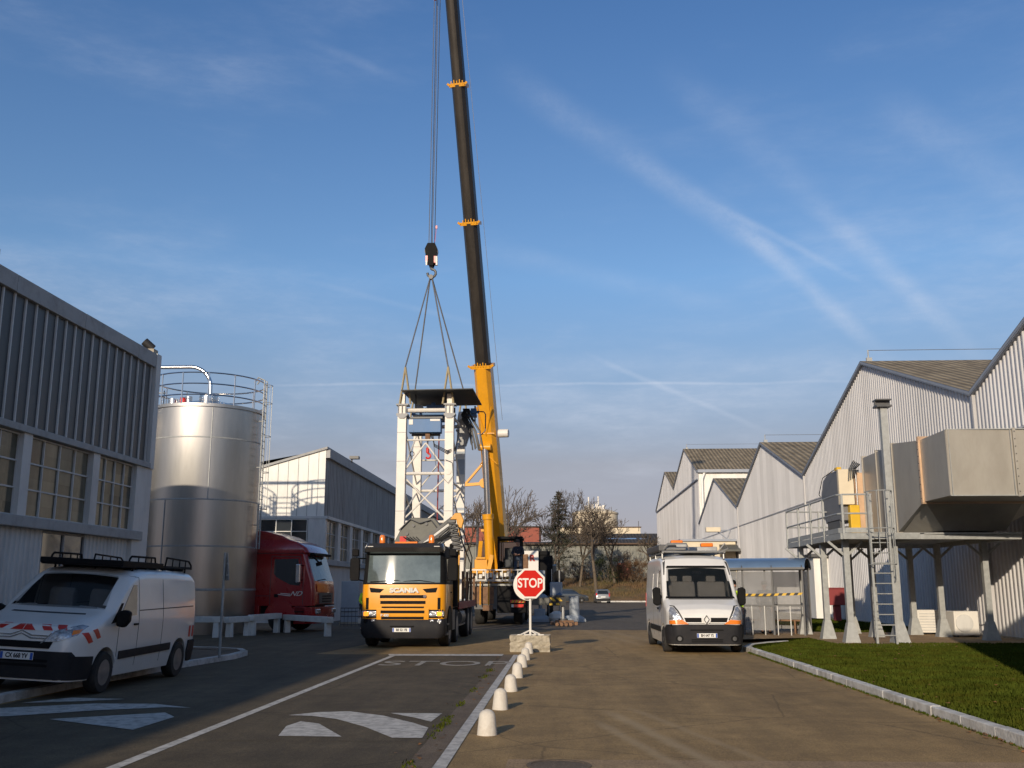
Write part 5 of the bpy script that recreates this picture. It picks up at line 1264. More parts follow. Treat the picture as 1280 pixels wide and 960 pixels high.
for s in (1, -1):
    mb = MB(); mb.box(s*1.0-.2, s*1.0+.2, 1.9, 2.6, .42, 1.0); mb.cyl((s*.95, 4.4, .72), (s*.95, 5.6, .72), .3, n=20); mb.box(s*1.1-.06, s*1.1+.06, 3.8, 6.3, .45, .52); mb.box(s*1.1-.06, s*1.1+.06, 3.8, 6.3, .85, .90); mb.build('side_guard', 'darksteel', yl)
    mb = MB(); mb.box(s*1.15-.05, s*1.15+.08, .3, .8, .34, .40); mb.box(s*1.15-.05, s*1.15+.08, .35, .8, .62, .66); mb.build('step', 'darksteel', yl)
mb = MB(); mb.cyl((1.12, 2.35, 1.1), (1.12, 2.35, 2.75), .19, n=20); mb.cyl((1.12, 2.35, 2.75), (1.12, 2.5, 2.95), .10); mb.build('air_stack', 'black', yl)
# stakes at the bed edge
for i, (x, y) in enumerate(((1.2, 3.5), (1.2, 5.0), (1.2, 6.5), (1.2, 8.0), (1.2, 9.2))):
    MB().box(x-.04, x+.04, y-.04, y+.04, 1.2, (3.5, 2.2, 2.2, 2.2, 2.2)[i]).build('stake', 'crane_y' if i in (0,) else 'wood', yl)
# loader crane
mb = MB(); mb.box(-.45, .45, 2.35, 3.05, 1.0, 1.9); mb.cyl((0, 2.7, 1.9), (0, 2.7, 3.1), .26, n=20); mb.build('loader_base', 'greygreen', yl, bevel=.03)
mb = MB(); mb.prism([(-.95, 2.55), (-.2, 2.5), (.75, 2.85), (.95, 3.3), (.55, 3.78), (-.18, 3.80), (-.45, 3.55)], 'y', 2.4, 2.8); mb.build('loader_boom', 'greygreen', yl, bevel=.03)
mb = MB()
for (x, z) in ((-.1, 3.55), (.3, 3.6), (-.3, 3.3), (.6, 3.35), (.0, 3.1)): mb.cyl((x, 2.36, z), (x, 2.41, z), .05, n=10)
mb.tube([(-.55, 2.34, 3.4), (-.2, 2.34, 3.75), (.1, 2.34, 3.62), (.45, 2.34, 3.72), (.7, 2.34, 3.4)], .02, 5); mb.build('pivot_pin', 'darksteel', yl)
mb = MB(); mb.box(-.52, -.32, 2.38, 2.41, 3.05, 3.22); mb.build('warning_plate', 'redlens', yl)
for k in range(6):
    o_ = k*.115; mb = MB(); mb.beam((-.15+o_*.8, 2.25, 2.78+o_*.05), (1.12+o_*.15, 2.3+.03*k, 3.78-o_*.9), .10, .10); mb.build('boom_extension', 'alu' if k % 2 else 'darksteel', yl, bevel=.01)
mb = MB()
for k in range(7): mb.box(1.0+.03*k, 1.22+.035*k, 2.15, 2.5, 3.62-.13*k, 3.71-.13*k); mb.cyl((.98+.03*k, 2.12, 3.62-.13*k), (1.3+.03*k, 2.12, 3.55-.13*k), .03, n=6)
mb.build('boom_head', 'darksteel', yl, bevel=.01)
mb = MB(); mb.prism([(1.05, 3.72), (1.2, 3.92), (1.38, 3.92), (1.48, 3.7), (1.42, 3.45), (1.3, 3.5), (1.25, 3.72)], 'y', 2.2, 2.45); mb.build('boom_tip', 'crane_y', yl, bevel=.02)
mb = MB()
for k in range(5): mb.tube([(-.4+k*.1, 2.3, 3.2), (.1+k*.1, 2.2, 2.95-.05*k), (.7+.05*k, 2.2, 3.15), (1.2, 2.15, 3.6-.1*k)], .017, 5)
mb.tube([(1.3, 2.3, 3.6), (1.42, 2.6, 3.0), (1.6, 3.4, 2.4), (1.45, 4.0, 1.3)], .02, 5); mb.tube([(1.35, 2.4, 3.7), (1.5, 3, 3.1), (1.62, 3.6, 2.6), (1.5, 4.3, 1.3)], .018, 5)
mb.build('hydraulic_hose', 'hose', yl)

# ---- red lorry tractor, seen from its side
rl = thing('red_lorry', 'dark red lorry tractor with high roof spoiler parked behind the silo facing right', 'lorry', (-9.35, 39.7, 0), 84)
# local: front at y=0 facing -y; rotated so that it faces +x
b = cab([(.98, 1.22, .0, 2.5), (1.5, 1.24, .0, 2.5), (1.88, 1.24, .05, 2.5), (2.3, 1.22, .20, 2.5), (2.92, 1.2, .40, 2.5), (3.0, 1.23, .30, 2.5), (3.18, 1.2, .42, 2.5), (3.4, 1.12, .80, 2.5), (3.5, 1.05, 1.1, 2.5)], .15).build('cab', 'redpaint', rl, smooth=32)
B = bvh_of(b)
for s_ in (-1, 1):
    for pts in ([(.46, 1.02), (.46, 2.0)], [(.46, 2.0), (.62, 2.84), (1.78, 2.86), (1.78, 1.02)], [(.1, 2.97), (2.45, 2.97)], [(1.78, 1.35), (2.45, 1.35)]): seam('door_gap', B, pts, 'x', rl, s_, .022)
    mb = MB(); mb.box(s_*1.05-.17, s_*1.05+.17, .35, .80, .30, .96); mb.build('step_panel', 'redpaint', rl, bevel=.03)
    mb = MB(); mb.box(s_*1.16-.08, s_*1.16+.09, .40, .76, .50, .54); mb.box(s_*1.16-.08, s_*1.16+.09, .40, .76, .74, .78); mb.build('step', 'black', rl)
decal('bonnet_flap', B, [(-.98, 1.50), (.98, 1.50), (1.0, 1.80), (-1.0, 1.80)], 'y', 'redpaint', rl, .03, .03)
decal('lower_trim', B, [(-1.1, .99), (1.1, .99), (1.1, 1.03), (-1.1, 1.03)], 'y', 'black', rl, .03, .03)
mb = MB(); mb.tube([(-.98, .34, 2.86), (-1.12, .10, 2.80), (-1.22, -.12, 2.62)], .035, 8); mb.cyl((-1.22, -.12, 2.62), (-1.22, -.16, 2.50), .12, n=12); mb.build('front_mirror', 'black', rl)
mb = MB(); mb.tube([(-.8, .04, 1.93), (-.1, .02, 1.99), (.3, .05, 1.94)], .018, 5); mb.build('wiper', 'black', rl)
MB().prism([(.85, 3.35), (1.5, 3.66), (2.2, 3.84), (2.6, 3.88), (2.6, 3.3)], 'x', -.98, .98).build('roof_spoiler', 'redpaint', rl, bevel=.05, seg=3)
decal('windscreen', B, [(-1.08, 1.92), (1.08, 1.92), (1.04, 2.86), (-1.04, 2.86)], 'y', 'cabglass', rl, .008)
for sd in (1, -1):
    decal('side_window', B, [(.54, 1.86), (.64, 1.74), (1.0, 1.78), (1.55, 2.06), (1.66, 2.2), (1.66, 2.74), (.70, 2.76)], 'x', 'glass', rl, .008, side=sd)
    MB().box(sd*1.24-.02, sd*1.24+.02, 1.45, 1.6, 1.30, 1.42).build('door_handle', 'black', rl)
    mb = MB(); mb.box(-.10, .10, -.06, .12, 1.85, 2.55); mm = mb.build('door_mirror', 'chrome', rl, bevel=.03); mm.location = (sd*1.45, .55, 0)
    mb = MB(); mb.cyl((sd*1.2, .5, 2.5), (sd*1.45, .5, 2.5), .02); mb.cyl((sd*1.2, .5, 1.95), (sd*1.45, .5, 1.95), .02); mb.build('mirror_arm', 'black', rl)
    for y in (1.35, 5.0): wheel(rl, sd*1.05, y, .5, .3, sd, 'lorry')
    mb = MB(); mb.lathe([(.56, -.16*sd), (.62, -.16*sd), (.62, .2*sd), (.56, .2*sd)], (sd*1.06, 1.35, .55), 28, 'x')
    bmesh.ops.bisect_plane(mb.bm, geom=mb.bm.verts[:]+mb.bm.edges[:]+mb.bm.faces[:], plane_co=(0, 0, .55), plane_no=(0, 0, -1), clear_outer=True); mb.build('mudguard', 'redpaint', rl)
    MB().box(sd*1.1-.12, sd*1.1+.12, 2.2, 4.2, .45, 1.0).build('fuel_tank', 'redpaint', rl, bevel=.05)
MB().box(-1.05, 1.05, .86, 2.4, .5, .99).build('wheel_housing', 'black', rl)
decal('grille', B, [(-.72, 1.06), (.72, 1.06), (.80, 1.46), (-.80, 1.46)], 'y', 'darksteel', rl, .03, .04)
for z in (1.12, 1.22, 1.32): decal('grille_bar', B, [(-.5, z), (.5, z), (.5, z+.04), (-.5, z+.04)], 'y', 'black', rl, .045, .012)
cab([(.32, 1.15, -.02, .8), (.5, 1.22, -.06, .85), (.93, 1.22, -.03, .85)], .2).build('front_bumper', 'redpaint', rl, smooth=40)
for s in (1, -1): MB().box(s*.9-.2, s*.9+.2, -.1, .1, .68, .86).build('headlamp', 'lampglass', rl, bevel=.03)
mb = MB(); mb.box(-.95, .95, .12, .32, 2.88, 2.98); mb.build('sun_visor', 'black', rl, bevel=.02)
mb = MB(); mb.box(-.4, .4, .5, 6.0, .7, 1.0); mb.build('chassis', 'darksteel', rl)
# door emblem, on the side facing the camera (local -x after rotation)
em = text('door_emblem', 'ND', .25, (-1.262, .74, 1.43), (R(90), 0, R(-90)), 'signwhite', rl, .004, 1.2, 1, .0, shear=.5)
mb = MB(); mb.prism([(.95, 1.40), (1.35, 1.44), (1.35, 1.46), (.95, 1.43)], 'x', -1.262, -1.256); mb.prism([(.95, 1.34), (1.45, 1.40), (1.45, 1.42), (.95, 1.37)], 'x', -1.262, -1.256); mb.build('emblem_stripe', 'signwhite', rl)

# ---- small cars in the distance
def small_car(name, label, loc, rz, m, hatch=True):
    c = thing(name, label, 'car', loc, rz)
    zt = [(0, .55), (.04, .68), (.15, .78), (.9, .95), (1.0, .99), (1.6, 1.38), (1.9, 1.48), (2.9, 1.50), (3.5, 1.42), (3.85, 1.05), (3.95, .95), (4.0, .6)]
    pln = [(0, .7), (.1, .84), (.4, .96), (1, 1), (3.4, 1), (3.85, .95), (4.0, .86)]
    b = van_body(4.0, 1.72, zt, [(.8, .34, .29), (3.2, .34, .29)], .2, .2, .2, .85, pln).build('body', m, c, smooth=50); B = bvh_of(b)
    decal('windscreen', B, [(-.66, 1.02), (.66, 1.02), (.54, 1.38), (-.54, 1.38)], 'y', 'glass', c)
    decal('rear_window', B, [(-.62, 1.0), (.62, 1.0), (.52, 1.36), (-.52, 1.36)], 'y', 'glass', c, side=-1)
    for s in (1, -1):
        decal('side_window', B, [(1.15, 1.0), (3.5, 1.0), (3.2, 1.36), (1.65, 1.36)], 'x', 'glass', c, side=s)
        decal('rear_lamp', B, [(s*.62, .72), (s*.80, .72), (s*.78, 1.1), (s*.66, 1.1)], 'y', 'redlens', c, .01, .03, side=-1)
        decal('headlamp', B, [(s*.45, .6), (s*.75, .62), (s*.75, .76), (s*.5, .72)], 'y', 'lampglass', c, .01, .02)
        for y in (.8, 3.2): wheel(c, s*.76, y, .29, .18, s)
    decal('rear_bumper', B, [(-.78, .24), (.78, .24), (.8, .5), (-.8, .5)], 'y', 'bumper', c, .02, .04, side=-1)
    decal('number_plate', B, [(-.26, .62), (.26, .62), (.26, .73), (-.26, .73)], 'y', 'plate', c, .02, .02, side=-1)
    return c
small_car('parked_car', 'small silver car seen from behind at the foot of the bank', (4.35, 117, 0), 182, 'silver')
small_car('parked_car', 'dark grey car seen side on beyond the grey cast blocks', (2.9, 116, 0), 95, 'darkcar')
ps = thing('marker_post', 'grey marker post beside the small silver car', 'post', (5.1, 115, 0)); MB().box(5.03, 5.2, 114.9, 115.05, 0, 1.35).build('post', 'galv', ps, True)

# ================================================================== mobile crane
mc = thing('mobile_crane', 'yellow mobile crane with long dark telescopic boom raised beside the white tower', 'crane', (-3.0, 46, 0))
def W_(mb, name, m, parent=mc, **k): return mb.build(name, m, parent, True, **k)
mb = MB(); mb.box(-4.3, -1.62, 46.1, 57.5, 1.05, 1.75); mb.box(-4.0, -1.9, 46.0, 46.3, .7, 1.6); W_(mb, 'carrier', 'darksteel', bevel=.02)
mb = MB(); mb.box(-2.95, -1.6, 45.9, 46.1, .55, 1.75); W_(mb, 'rear_panel', 'black', bevel=.03)
mb = MB(); mb.box(-4.35, -1.6, 46, 57, 1.75, 1.85); W_(mb, 'carrier_deck', 'galv')
for k, x in enumerate((-3.85, -2.05)):
    for y in (47.6, 49.2, 53.6, 55.2):
        wheel(mc, x+3.0, y-46, .58, .42, 1 if x > -3 else -1, 'lorry')
mb = MB(); mb.box(-2.34, -1.68, 45.84, 45.9, 1.0, 1.12); W_(mb, 'reflector_plate', 'redlens')
mb = MB()
for i in range(4): mb.prism([(-2.30+i*.16, 1.005), (-2.22+i*.16, 1.005), (-2.16+i*.16, 1.115), (-2.24+i*.16, 1.115)], 'y', 45.83, 45.84)
W_(mb, 'reflector_stripe', 'yellowbox')
mb = MB(); mb.box(-2.2, -1.75, 45.84, 45.9, .80, .93); W_(mb, 'tail_lamp', 'redlens'); mb = MB(); mb.box(-2.3, -2.2, 45.84, 45.9, .80, .93); W_(mb, 'reversing_lamp', 'signwhite')
mb = MB(); mb.box(-4.0, -3.1, 45.95, 46.05, .95, 1.7); mb.box(-3.6, -3.15, 45.93, 46.0, .65, .9); W_(mb, 'rear_locker', 'wood')
mb = MB()
for x in (-4.3, -3.85, -3.45, -3.1, -2.7, -2.35, -2.0, -1.62): mb.box(x-.022, x+.022, 45.6, 45.65, 2.0, 2.45)
for z in (2.0, 2.45): mb.box(-4.35, -1.6, 45.59, 45.66, z-.025, z+.025)
mb.box(-4.35, -1.6, 45.7, 46.2, 1.93, 1.97)
W_(mb, 'rack', 'alu')
mb = MB(); random.seed(3)
for k in range(16): x = -4.25+k*.16; z = rnd(2.05, 2.2); mb.box(x, x+rnd(.06, .14), 45.75, 45.95, z, z+rnd(.1, .25))
W_(mb, 'rack_load', 'signwhite')
mb = MB()
for k in range(10): x = -4.2+k*.27; mb.cyl((x, 45.8, 2.0), (x+.1, 45.8, 2.42), .03, n=5)
W_(mb, 'rack_rod', 'darksteel')
mb = MB()
for x in (-3.98, -3.7, -3.32): mb.cyl((x, 45.7, .9), (x, 45.72, 2.0), .035, n=6)
W_(mb, 'jack_rod', 'crane_y')
# superstructure
mb = MB(); mb.cyl((-3.1, 50.5, 1.85), (-3.1, 50.5, 2.25), .75, n=28); W_(mb, 'slewing_ring', 'darksteel')
mb = MB(); mb.prism([(47.0, 2.25), (52.8, 2.25), (52.8, 2.9), (50.5, 3.9), (49.0, 3.9), (47.6, 2.6)], 'x', -4.05, -3.85); mb.prism([(47.0, 2.25), (52.8, 2.25), (52.8, 2.9), (50.5, 3.9), (49.0, 3.9), (47.6, 2.6)], 'x', -2.75, -2.6); mb.box(-4.05, -2.6, 47, 52.8, 2.15, 2.35); W_(mb, 'turntable', 'crane_y', bevel=.02)
mb = MB(); mb.box(-4.05, -3.45, 46.6, 47.4, 2.35, 2.95); mb.box(-4.15, -3.5, 46.5, 46.7, 2.3, 2.55); mb.box(-3.98, -3.52, 46.5, 46.6, 2.95, 3.05); W_(mb, 'winch_housing', 'crane_y', bevel=.03)
mb = MB(); mb.beam((-3.42, 46.5, 2.3), (-3.22, 46.5, 3.15), .12, .2); mb.box(-3.3, -2.85, 46.3, 47.2, 2.15, 2.35); W_(mb, 'stay', 'crane_y', bevel=.01)
mb = MB(); mb.box(-2.75, -2.1, 46.2, 47.3, 2.3, 2.5); W_(mb, 'cab_step', 'crane_y', bevel=.03)
# crane cab (open glazed cabin)
mb = MB()
for x in (-2.92, -1.9):
    for y in (46.4, 48.0): mb.box(x-.05, x+.05, y-.05, y+.05, 2.4, 3.85)
mb.box(-2.97, -1.8, 46.25, 48.1, 3.85, 3.98); mb.box(-2.95, -1.86, 46.35, 48.05, 2.4, 2.6); mb.box(-2.95, -2.85, 46.4, 48, 2.4, 2.9)
cc_ = W_(mb, 'operator_cab', 'black', bevel=.03)
mb = MB(); mb.box(-2.9, -2.88, 46.45, 47.95, 2.9, 3.82); mb.box(-2.86, -1.94, 47.96, 47.98, 2.6, 3.82); W_(mb, 'cab_glass', 'glass')
mb = MB(); mb.box(-2.7, -2.3, 47.0, 47.5, 2.6, 2.95); mb.box(-2.7, -2.3, 47.4, 47.55, 2.9, 3.5); W_(mb, 'seat', 'greycloth', bevel=.04)
# boom
P0 = Vector((-3.05, 49.3, 2.9)); P1 = Vector((-5.40, 36.2, 38.0)); D = (P1-P0).normalized()
side = -D.cross(Vector((0, 0, 1))).normalized(); upv = D.cross(side).normalized()
def boom_sec(t0, t1, w, h, name, m, w0=None):
    a = P0+D*t0; b = P0+D*t1; rings = []
    for c, ww in ((a, w0 or w), (b, w)):
        hh = h*(ww/w); q = []
        for u, v in ((-.5, .35), (-.32, .5), (.32, .5), (.5, .35), (.5, -.2), (.3, -.45), (.1, -.5), (-.1, -.5), (-.3, -.45), (-.5, -.2)): q.append(c+side*u*ww+upv*v*hh)
        rings.append(q)
    return W_(MB().loft(rings), name, m, smooth=30)
def bt(z): return (z-P0.z)/D.z
boom_sec(-1.5, bt(11.9), .80, 1.0, 'base_section', 'crane_y', .86)
boom_sec(bt(11.9), bt(18.2), .66, .84, 'boom_section', 'boom')
boom_sec(bt(18.2), bt(24.0), .60, .76, 'boom_section', 'boom')
boom_sec(bt(24.0), bt(30.0), .53, .68, 'boom_section', 'boom')
boom_sec(bt(30.0), bt(38.0), .47, .6, 'boom_section', 'boom')
for z, w in ((11.95, .86), (18.2, .72), (24.0, .64), (30, .58)):
    c = P0+D*bt(z); mb = MB()
    for sgn in (-1, 1):
        mb.beam(c-side*w*.52+upv*sgn*w*.5, c+side*w*.52+upv*sgn*w*.5, .10, .16, up=D)
        mb.beam(c+side*sgn*w*.52-upv*w*.5, c+side*sgn*w*.52+upv*w*.5, .10, .16, up=D)
        mb.beam(c+side*sgn*w*.55-upv*w*.5, c+side*sgn*w*.72-upv*w*.5+D*.1, .06, .1, up=D)
        mb.prism([(0, 0), (.01, 0), (.01, .01)], 'x', 0, .001) if False else None
    for k in range(-2, 3): mb.beam(c+side*k*.13-upv*(w*.56)-D*.0, c+side*k*.13-upv*(w*.56)+D*(.18+.05*(k % 2)), .05, .04, up=upv)
    W_(mb, 'boom_collar', 'crane_y', bevel=.01)
for pa, pb in [(P0+D*bt(10.2)+side*k_*.36-upv*.50, P0+D*bt(8.9)-upv*.52) for k_ in (-1, 1)]+[(P0+D*bt(9.0)-side*.41-upv*.50, P0+D*bt(9.0)+side*.41-upv*.50)]+[(P0+D*bt(7.6)+side*k_*.40-upv*.50, P0+D*bt(8.0)-upv*.53) for k_ in (-1, 1)]:
    mb = MB(); mb.beam(pa, pb, .05, .04); W_(mb, 'boom_gusset', 'crane_y')
c = P0+D*bt(8.9); mb = MB(); mb.cyl(c+side*.5-upv*.1, c+side*1.0-upv*.1, .20, n=16); W_(mb, 'end_drum', 'signwhite', bevel=.03)
# luffing ram in front of the boom
a = Vector((-3.35, 47.1, 2.4)); b_ = P0+D*bt(8.4)-upv*.62-side*.08
m_ = a+(b_-a)*.45
mb = MB(); mb.cyl(a, m_, .22, n=18); mb.cyl(m_-(b_-a).normalized()*.2, m_+(b_-a).normalized()*.05, .27, n=18); W_(mb, 'ram_cylinder', 'crane_y')
mb = MB(); mb.cyl(m_, b_, .14, n=16); W_(mb, 'ram_rod', 'stain_pipe'); mb = MB(); mb.cyl(b_-side*.3, b_+side*.3, .16, n=16); W_(mb, 'ram_pin', 'crane_y')
# stowed arm brackets
c = P0+D*bt(6.6)-side*.42; mb = MB()
mb.beam(c, c-side*1.0+Vector((0, 0, -.05)), .12, .15); mb.beam(c-side*1.0+Vector((0, 0, -.05)), c-side*.15+Vector((0, 0, .9)), .11, .11); mb.cyl(c-Vector((0, .25, 0)), c+Vector((0, .12, 0)), .24, n=16)
c2 = P0+D*bt(4.4)-side*.44; mb.beam(c2, c2-side*.35, .12, .12); mb.cyl(c2-Vector((0, .2, 0)), c2+Vector((0, .1, 0)), .17, n=12); W_(mb, 'jib_bracket', 'crane_y', bevel=.01)
mb = MB(); mb.cyl(P0+D*bt(9.5)+side*.75-upv*.1, P0+D*bt(38)+side*.35, .012, n=4); W_(mb, 'side_cable', 'ropes')
head = Vector((-4.72, 35.6, 38.1)); mb = MB(); mb.beam(P1-D*.4, head+Vector((0, 0, .3)), .5, .6); mb.cyl(head-Vector((.3, 0, 0)), head+Vector((.3, 0, 0)), .4, n=20); W_(mb, 'boom_head', 'crane_y', bevel=.02)
mb = MB()
HB = Vector((-4.86, 36.0, 14.25))
for dx, dy in ((-.09, -.1), (-.03, .1), (.04, -.1), (.10, .1)): mb.cyl((HB.x+dx, HB.y+dy, HB.z), (head.x+dx*1.2, head.y+.3+dy, head.z-.1), .016, n=5)
W_(mb, 'hoist_rope', 'ropes')
mb = MB(); mb.cyl((HB.x+.12, 36, 14.6), (HB.x+.19, 35.9, 15.15), .008, n=4); mb.box(HB.x+.16, HB.x+.22, 35.87, 35.93, 15.1, 15.22); W_(mb, 'marker_flag', 'redlens')
mb = MB(); mb.cyl((-4.83, 35.6, 24.6), (-4.83, 35.6, 24.9), .05, n=8); W_(mb, 'limit_weight', 'redlens')
# hook block
hk = thing('hook_block', 'black crane hook block hanging above the white tower', 'hook block', (HB.x, HB.y, 13.4))
mb = MB()
for s_ in (-1, 1): mb.prism([(HB.x-.20, 14.0), (HB.x-.24, 14.3), (HB.x-.14, 14.52), (HB.x+.14, 14.52), (HB.x+.24, 14.3), (HB.x+.20, 14.0), (HB.x+.08, 13.62), (HB.x-.08, 13.62)], 'y', 36+s_*.14-.03, 36+s_*.14+.03)
mb.build('side_plate', 'black', hk, True, bevel=.01)
mb = MB(); mb.cyl((HB.x, 35.88, 14.22), (HB.x, 36.12, 14.22), .25, n=24); mb.build('sheave', 'darksteel', hk, True)
mb = MB(); mb.box(HB.x-.2, HB.x-.12, 35.8, 36.2, 13.75, 14.0); mb.box(HB.x+.12, HB.x+.22, 35.8, 36.2, 13.72, 13.98); mb.build('weight_band', 'redlens', hk, True)
mb = MB(); mb.box(HB.x-.19, HB.x-.13, 35.79, 35.8, 13.62, 13.80); mb.box(HB.x+.20, HB.x+.26, 35.75, 35.85, 13.6, 13.95); mb.build('tag_plate', 'signwhite', hk, True)
mb = MB(); pts = [(HB.x, 36, 13.62), (HB.x, 36, 13.5)]+[(HB.x+.17*math.sin(a), 36, 13.35+.15*math.cos(a)) for a in [-.3+i*.45 for i in range(0, 12)]]
mb.tube([(HB.x, 36, 13.65), (HB.x, 36, 13.53)]+[(HB.x+.02+.16*math.sin(a), 36, 13.36+.16*math.cos(a)) for a in [0, .6, 1.2, 1.8, 2.4, 3.0, 3.6, 4.2, 4.8]], .05, 8); mb.build('hook', 'darksteel', hk, True)
# slings
sl = thing('lifting_sling', 'four steel rope slings fanning from the hook down to the white tower', 'lifting sling', (HB.x, 36, 13.2))
lifts = [(-5.40, 33.7), (-3.9, 33.7), (-5.62, 37.6), (-3.76, 37.6)]
for x, y in lifts:
    mb = MB(); top = Vector((HB.x+(.03 if x > -5 else -.03), 36, 13.2)); bot = Vector((x, y, 9.2)); mb.cyl(top, bot, .028, n=6); mb.build('rope', 'ropes', sl, True)
    mb = MB()
    for dx in (-.2, .22): mb.cyl(bot, (x+dx*.9, y+(.05 if y < 35 else -.05), 7.9), .04, n=5)
    mb.build('strap', 'strap', sl, True)
mb = MB(); mb.lathe([(.05, -.09), (.09, -.09), (.09, .09), (.05, .09)], (HB.x, 36, 13.2), 10, 'y'); mb.build('shackle', 'darksteel', sl, True)

# ================================================================== white tower standing on the flat bed
tw = thing('steel_tower', 'white four legged steel tower with blue machinery standing on the lorry bed', 'tower', (-4.8, 36, 1.2))
def T(mb, n, m, **k): return mb.build(n, m, tw, True, **k)
FY, BY = 33.9, 37.5
cols = [(-5.49, FY), (-3.84, FY), (-5.46, BY), (-3.80, BY)]
for i, (x, y) in enumerate(cols):
    w = .152
    T(MB().box(x-w, x+w, y-.15, y+.15, 1.24, 7.50), 'column', 'tower', bevel=.008)
    T(MB().box(x-w*.62, x+w*.55, y-.10, y+.10, 7.90, 8.27), 'column_head', 'tower', bevel=.008)
    mb = MB(); mb.box(x-w-.05, x+w+.07, y-.2, y+.2, 7.86, 7.91); mb.box(x-w-.04, x+w+.05, y-.19, y+.19, 7.52, 7.57); mb.prism([(x-w-.05, 7.52), (x+w+.05, 7.52), (x+.08, 7.40), (x-.08, 7.40)], 'y', y-.19, y+.19); T(mb, 'collar', 'fascia')
    T(MB().box(x-w*.7, x+w*.7, y-.13, y+.13, 7.57, 7.86), 'collar_core', 'tower')
    mb = MB()
    for dx in (-.13, 0, .14): mb.box(x+dx-.012, x+dx+.012, y-.19, y-.12, 7.57, 7.86)
    T(mb, 'collar_rib', 'fascia')
    mb = MB()
    for z in (2.6, 4.2, 5.9, 6.9): mb.box(x-w-.003, x+w+.003, y-.153, y-.149, z, z+.02)
    T(mb, 'weld_line', 'fascia')
    T(MB().box(x-w-.06, x+w+.06, y-.2, y+.2, 1.2, 1.26), 'foot_plate', 'panelgrey')
    if i == 3:
        for z0_, z1_ in ((5.85, 6.42), (6.62, 6.72), (4.5, 4.6)): T(MB().box(x-w-.004, x+w+.004, y-.158, y-.14, z0_, z1_), 'grey_band', 'panelgrey')
def br(p, q, r=.03, m='tower', n='brace'): T(MB().cyl(p, q, r, n=8), n, m)
def frame(y, xa, xb, d=0):
    br((xa, y, 7.70), (xb, y, 7.70), .075); br((xa, y, 6.66-d), (xb, y, 6.66-d), .032); br((xa, y, 5.50-d), (xb, y, 5.50-d), .055); br((xa, y, 3.85), (xb, y, 3.85), .05); br((xa, y, 2.2), (xb, y, 2.2), .05)
    m_ = (xa+xb)/2
    br((xa+.12, y, 5.62-d), (m_, y, 6.56-d)); br((xb-.12, y, 5.62-d), (m_, y, 6.56-d))
    for (z0, z1) in ((3.95, 5.36-d), (2.3, 3.75)):
        br((xa+.12, y, z0), (xb-.12, y, z1)); br((xb-.12, y, z0), (xa+.12, y, z1))
frame(FY, -5.49, -3.84); frame(BY, -5.46, -3.80, .25)
for xa, xb in ((-5.49, -5.46), (-3.84, -3.80)):
    for z in (7.65, 5.3, 3.85): br((xa, FY, z), (xb, BY, z), .04)
    for z0, z1 in ((5.4, 7.5), (3.95, 5.2), (1.8, 3.7)): br((xa, FY, z0), (xb, BY, z1), .028); br((xa, FY, z1), (xb, BY, z0), .028)
T(MB().lathe([(.0, -.01), (.11, -.01), (.11, .01), (0, .01)], (-3.86, FY-.16, 5.55), 16, 'y'), 'gusset_disc', 'tower')
T(MB().box(-5.27, -4.15, FY-.02, FY+.4, 6.93, 7.40), 'blue_cabinet', 'blue', bevel=.012)
mb = MB(); mb.box(-5.26, -5.12, FY-.035, FY-.02, 7.2, 7.38); mb.box(-4.52, -4.18, FY-.035, FY-.02, 7.32, 7.39); T(mb, 'label_plate', 'signwhite')
mb = MB(); mb.box(-5.32, -4.1, FY+.02, FY+.5, 7.42, 7.48); mb.cyl((-5.2, FY+.3, 6.88), (-4.2, FY+.3, 6.88), .04); mb.cyl((-5.1, FY+.05, 6.98), (-5.1, FY-.04, 6.98), .012); T(mb, 'cabinet_rail', 'darksteel')
mb = MB(); mb.box(-4.80, -4.22, 34.9, 35.9, 7.85, 8.08); mb.cyl((-4.78, 35.3, 7.97), (-4.2, 35.3, 7.97), .14, n=16); mb.box(-5.3, -3.9, 34.7, 36.4, 7.68, 7.76); mb.box(-4.62, -4.48, 34.86, 35.0, 8.05, 8.16); T(mb, 'hoist_motor', 'blue', bevel=.015)
mb = MB(); mb.box(-3.62, -3.1, 36.0, 36.4, 7.85, 7.95); mb.beam((-3.55, 36.1, 8.05), (-3.0, 36.1, 8.0), .08); mb.box(-3.3, -3.1, 35.9, 36.2, 7.95, 8.12); T(mb, 'trolley_frame', 'blue')
mb = MB(); mb.box(-5.28, -5.0, 35.2, 35.7, 7.8, 8.12); T(mb, 'control_box', 'panelgrey', bevel=.02)
mb = MB()
for x, y in ((-5.1, 34.3), (-5.1, 36.9), (-4.0, 36.9), (-3.2, 36.6), (-4.05, 35.0)): mb.cyl((x, y, 7.7), (x, y, 8.33), .03)
T(mb, 'canopy_stay', 'darksteel')
mb = MB(); mb.loft([[(-5.45, 33.2, 8.27), (-2.98, 33.2, 8.30), (-2.98, 33.2, 8.33), (-5.45, 33.2, 8.30)], [(-5.45, 37.0, 8.40), (-2.98, 37.0, 8.43), (-2.98, 37.0, 8.46), (-5.45, 37.0, 8.43)]]); T(mb, 'canopy', 'sheetdark')
mb = MB(); mb.tube([(-3.2, 36.1, 8.05), (-2.82, 36.0, 8.0), (-2.76, 36.0, 7.9), (-2.76, 36.0, 7.3), (-2.92, 36, 7.15)], .022, 6); T(mb, 'guard_tube', 'darksteel')
mb = MB(); rg = random.Random(9)
for k in range(13): x = -3.35+rg.uniform(-.16, .26); mb.tube([(-3.6+rg.uniform(0, .3), 35.6, 8.05), (x-.1, 35.5, 7.75+rg.uniform(-.1, .1)), (x+.2, 35.4, 7.2), (x+.32+rg.uniform(-.05, .05), 35.4, 6.6+rg.uniform(-.1, .25))], .026, 5)
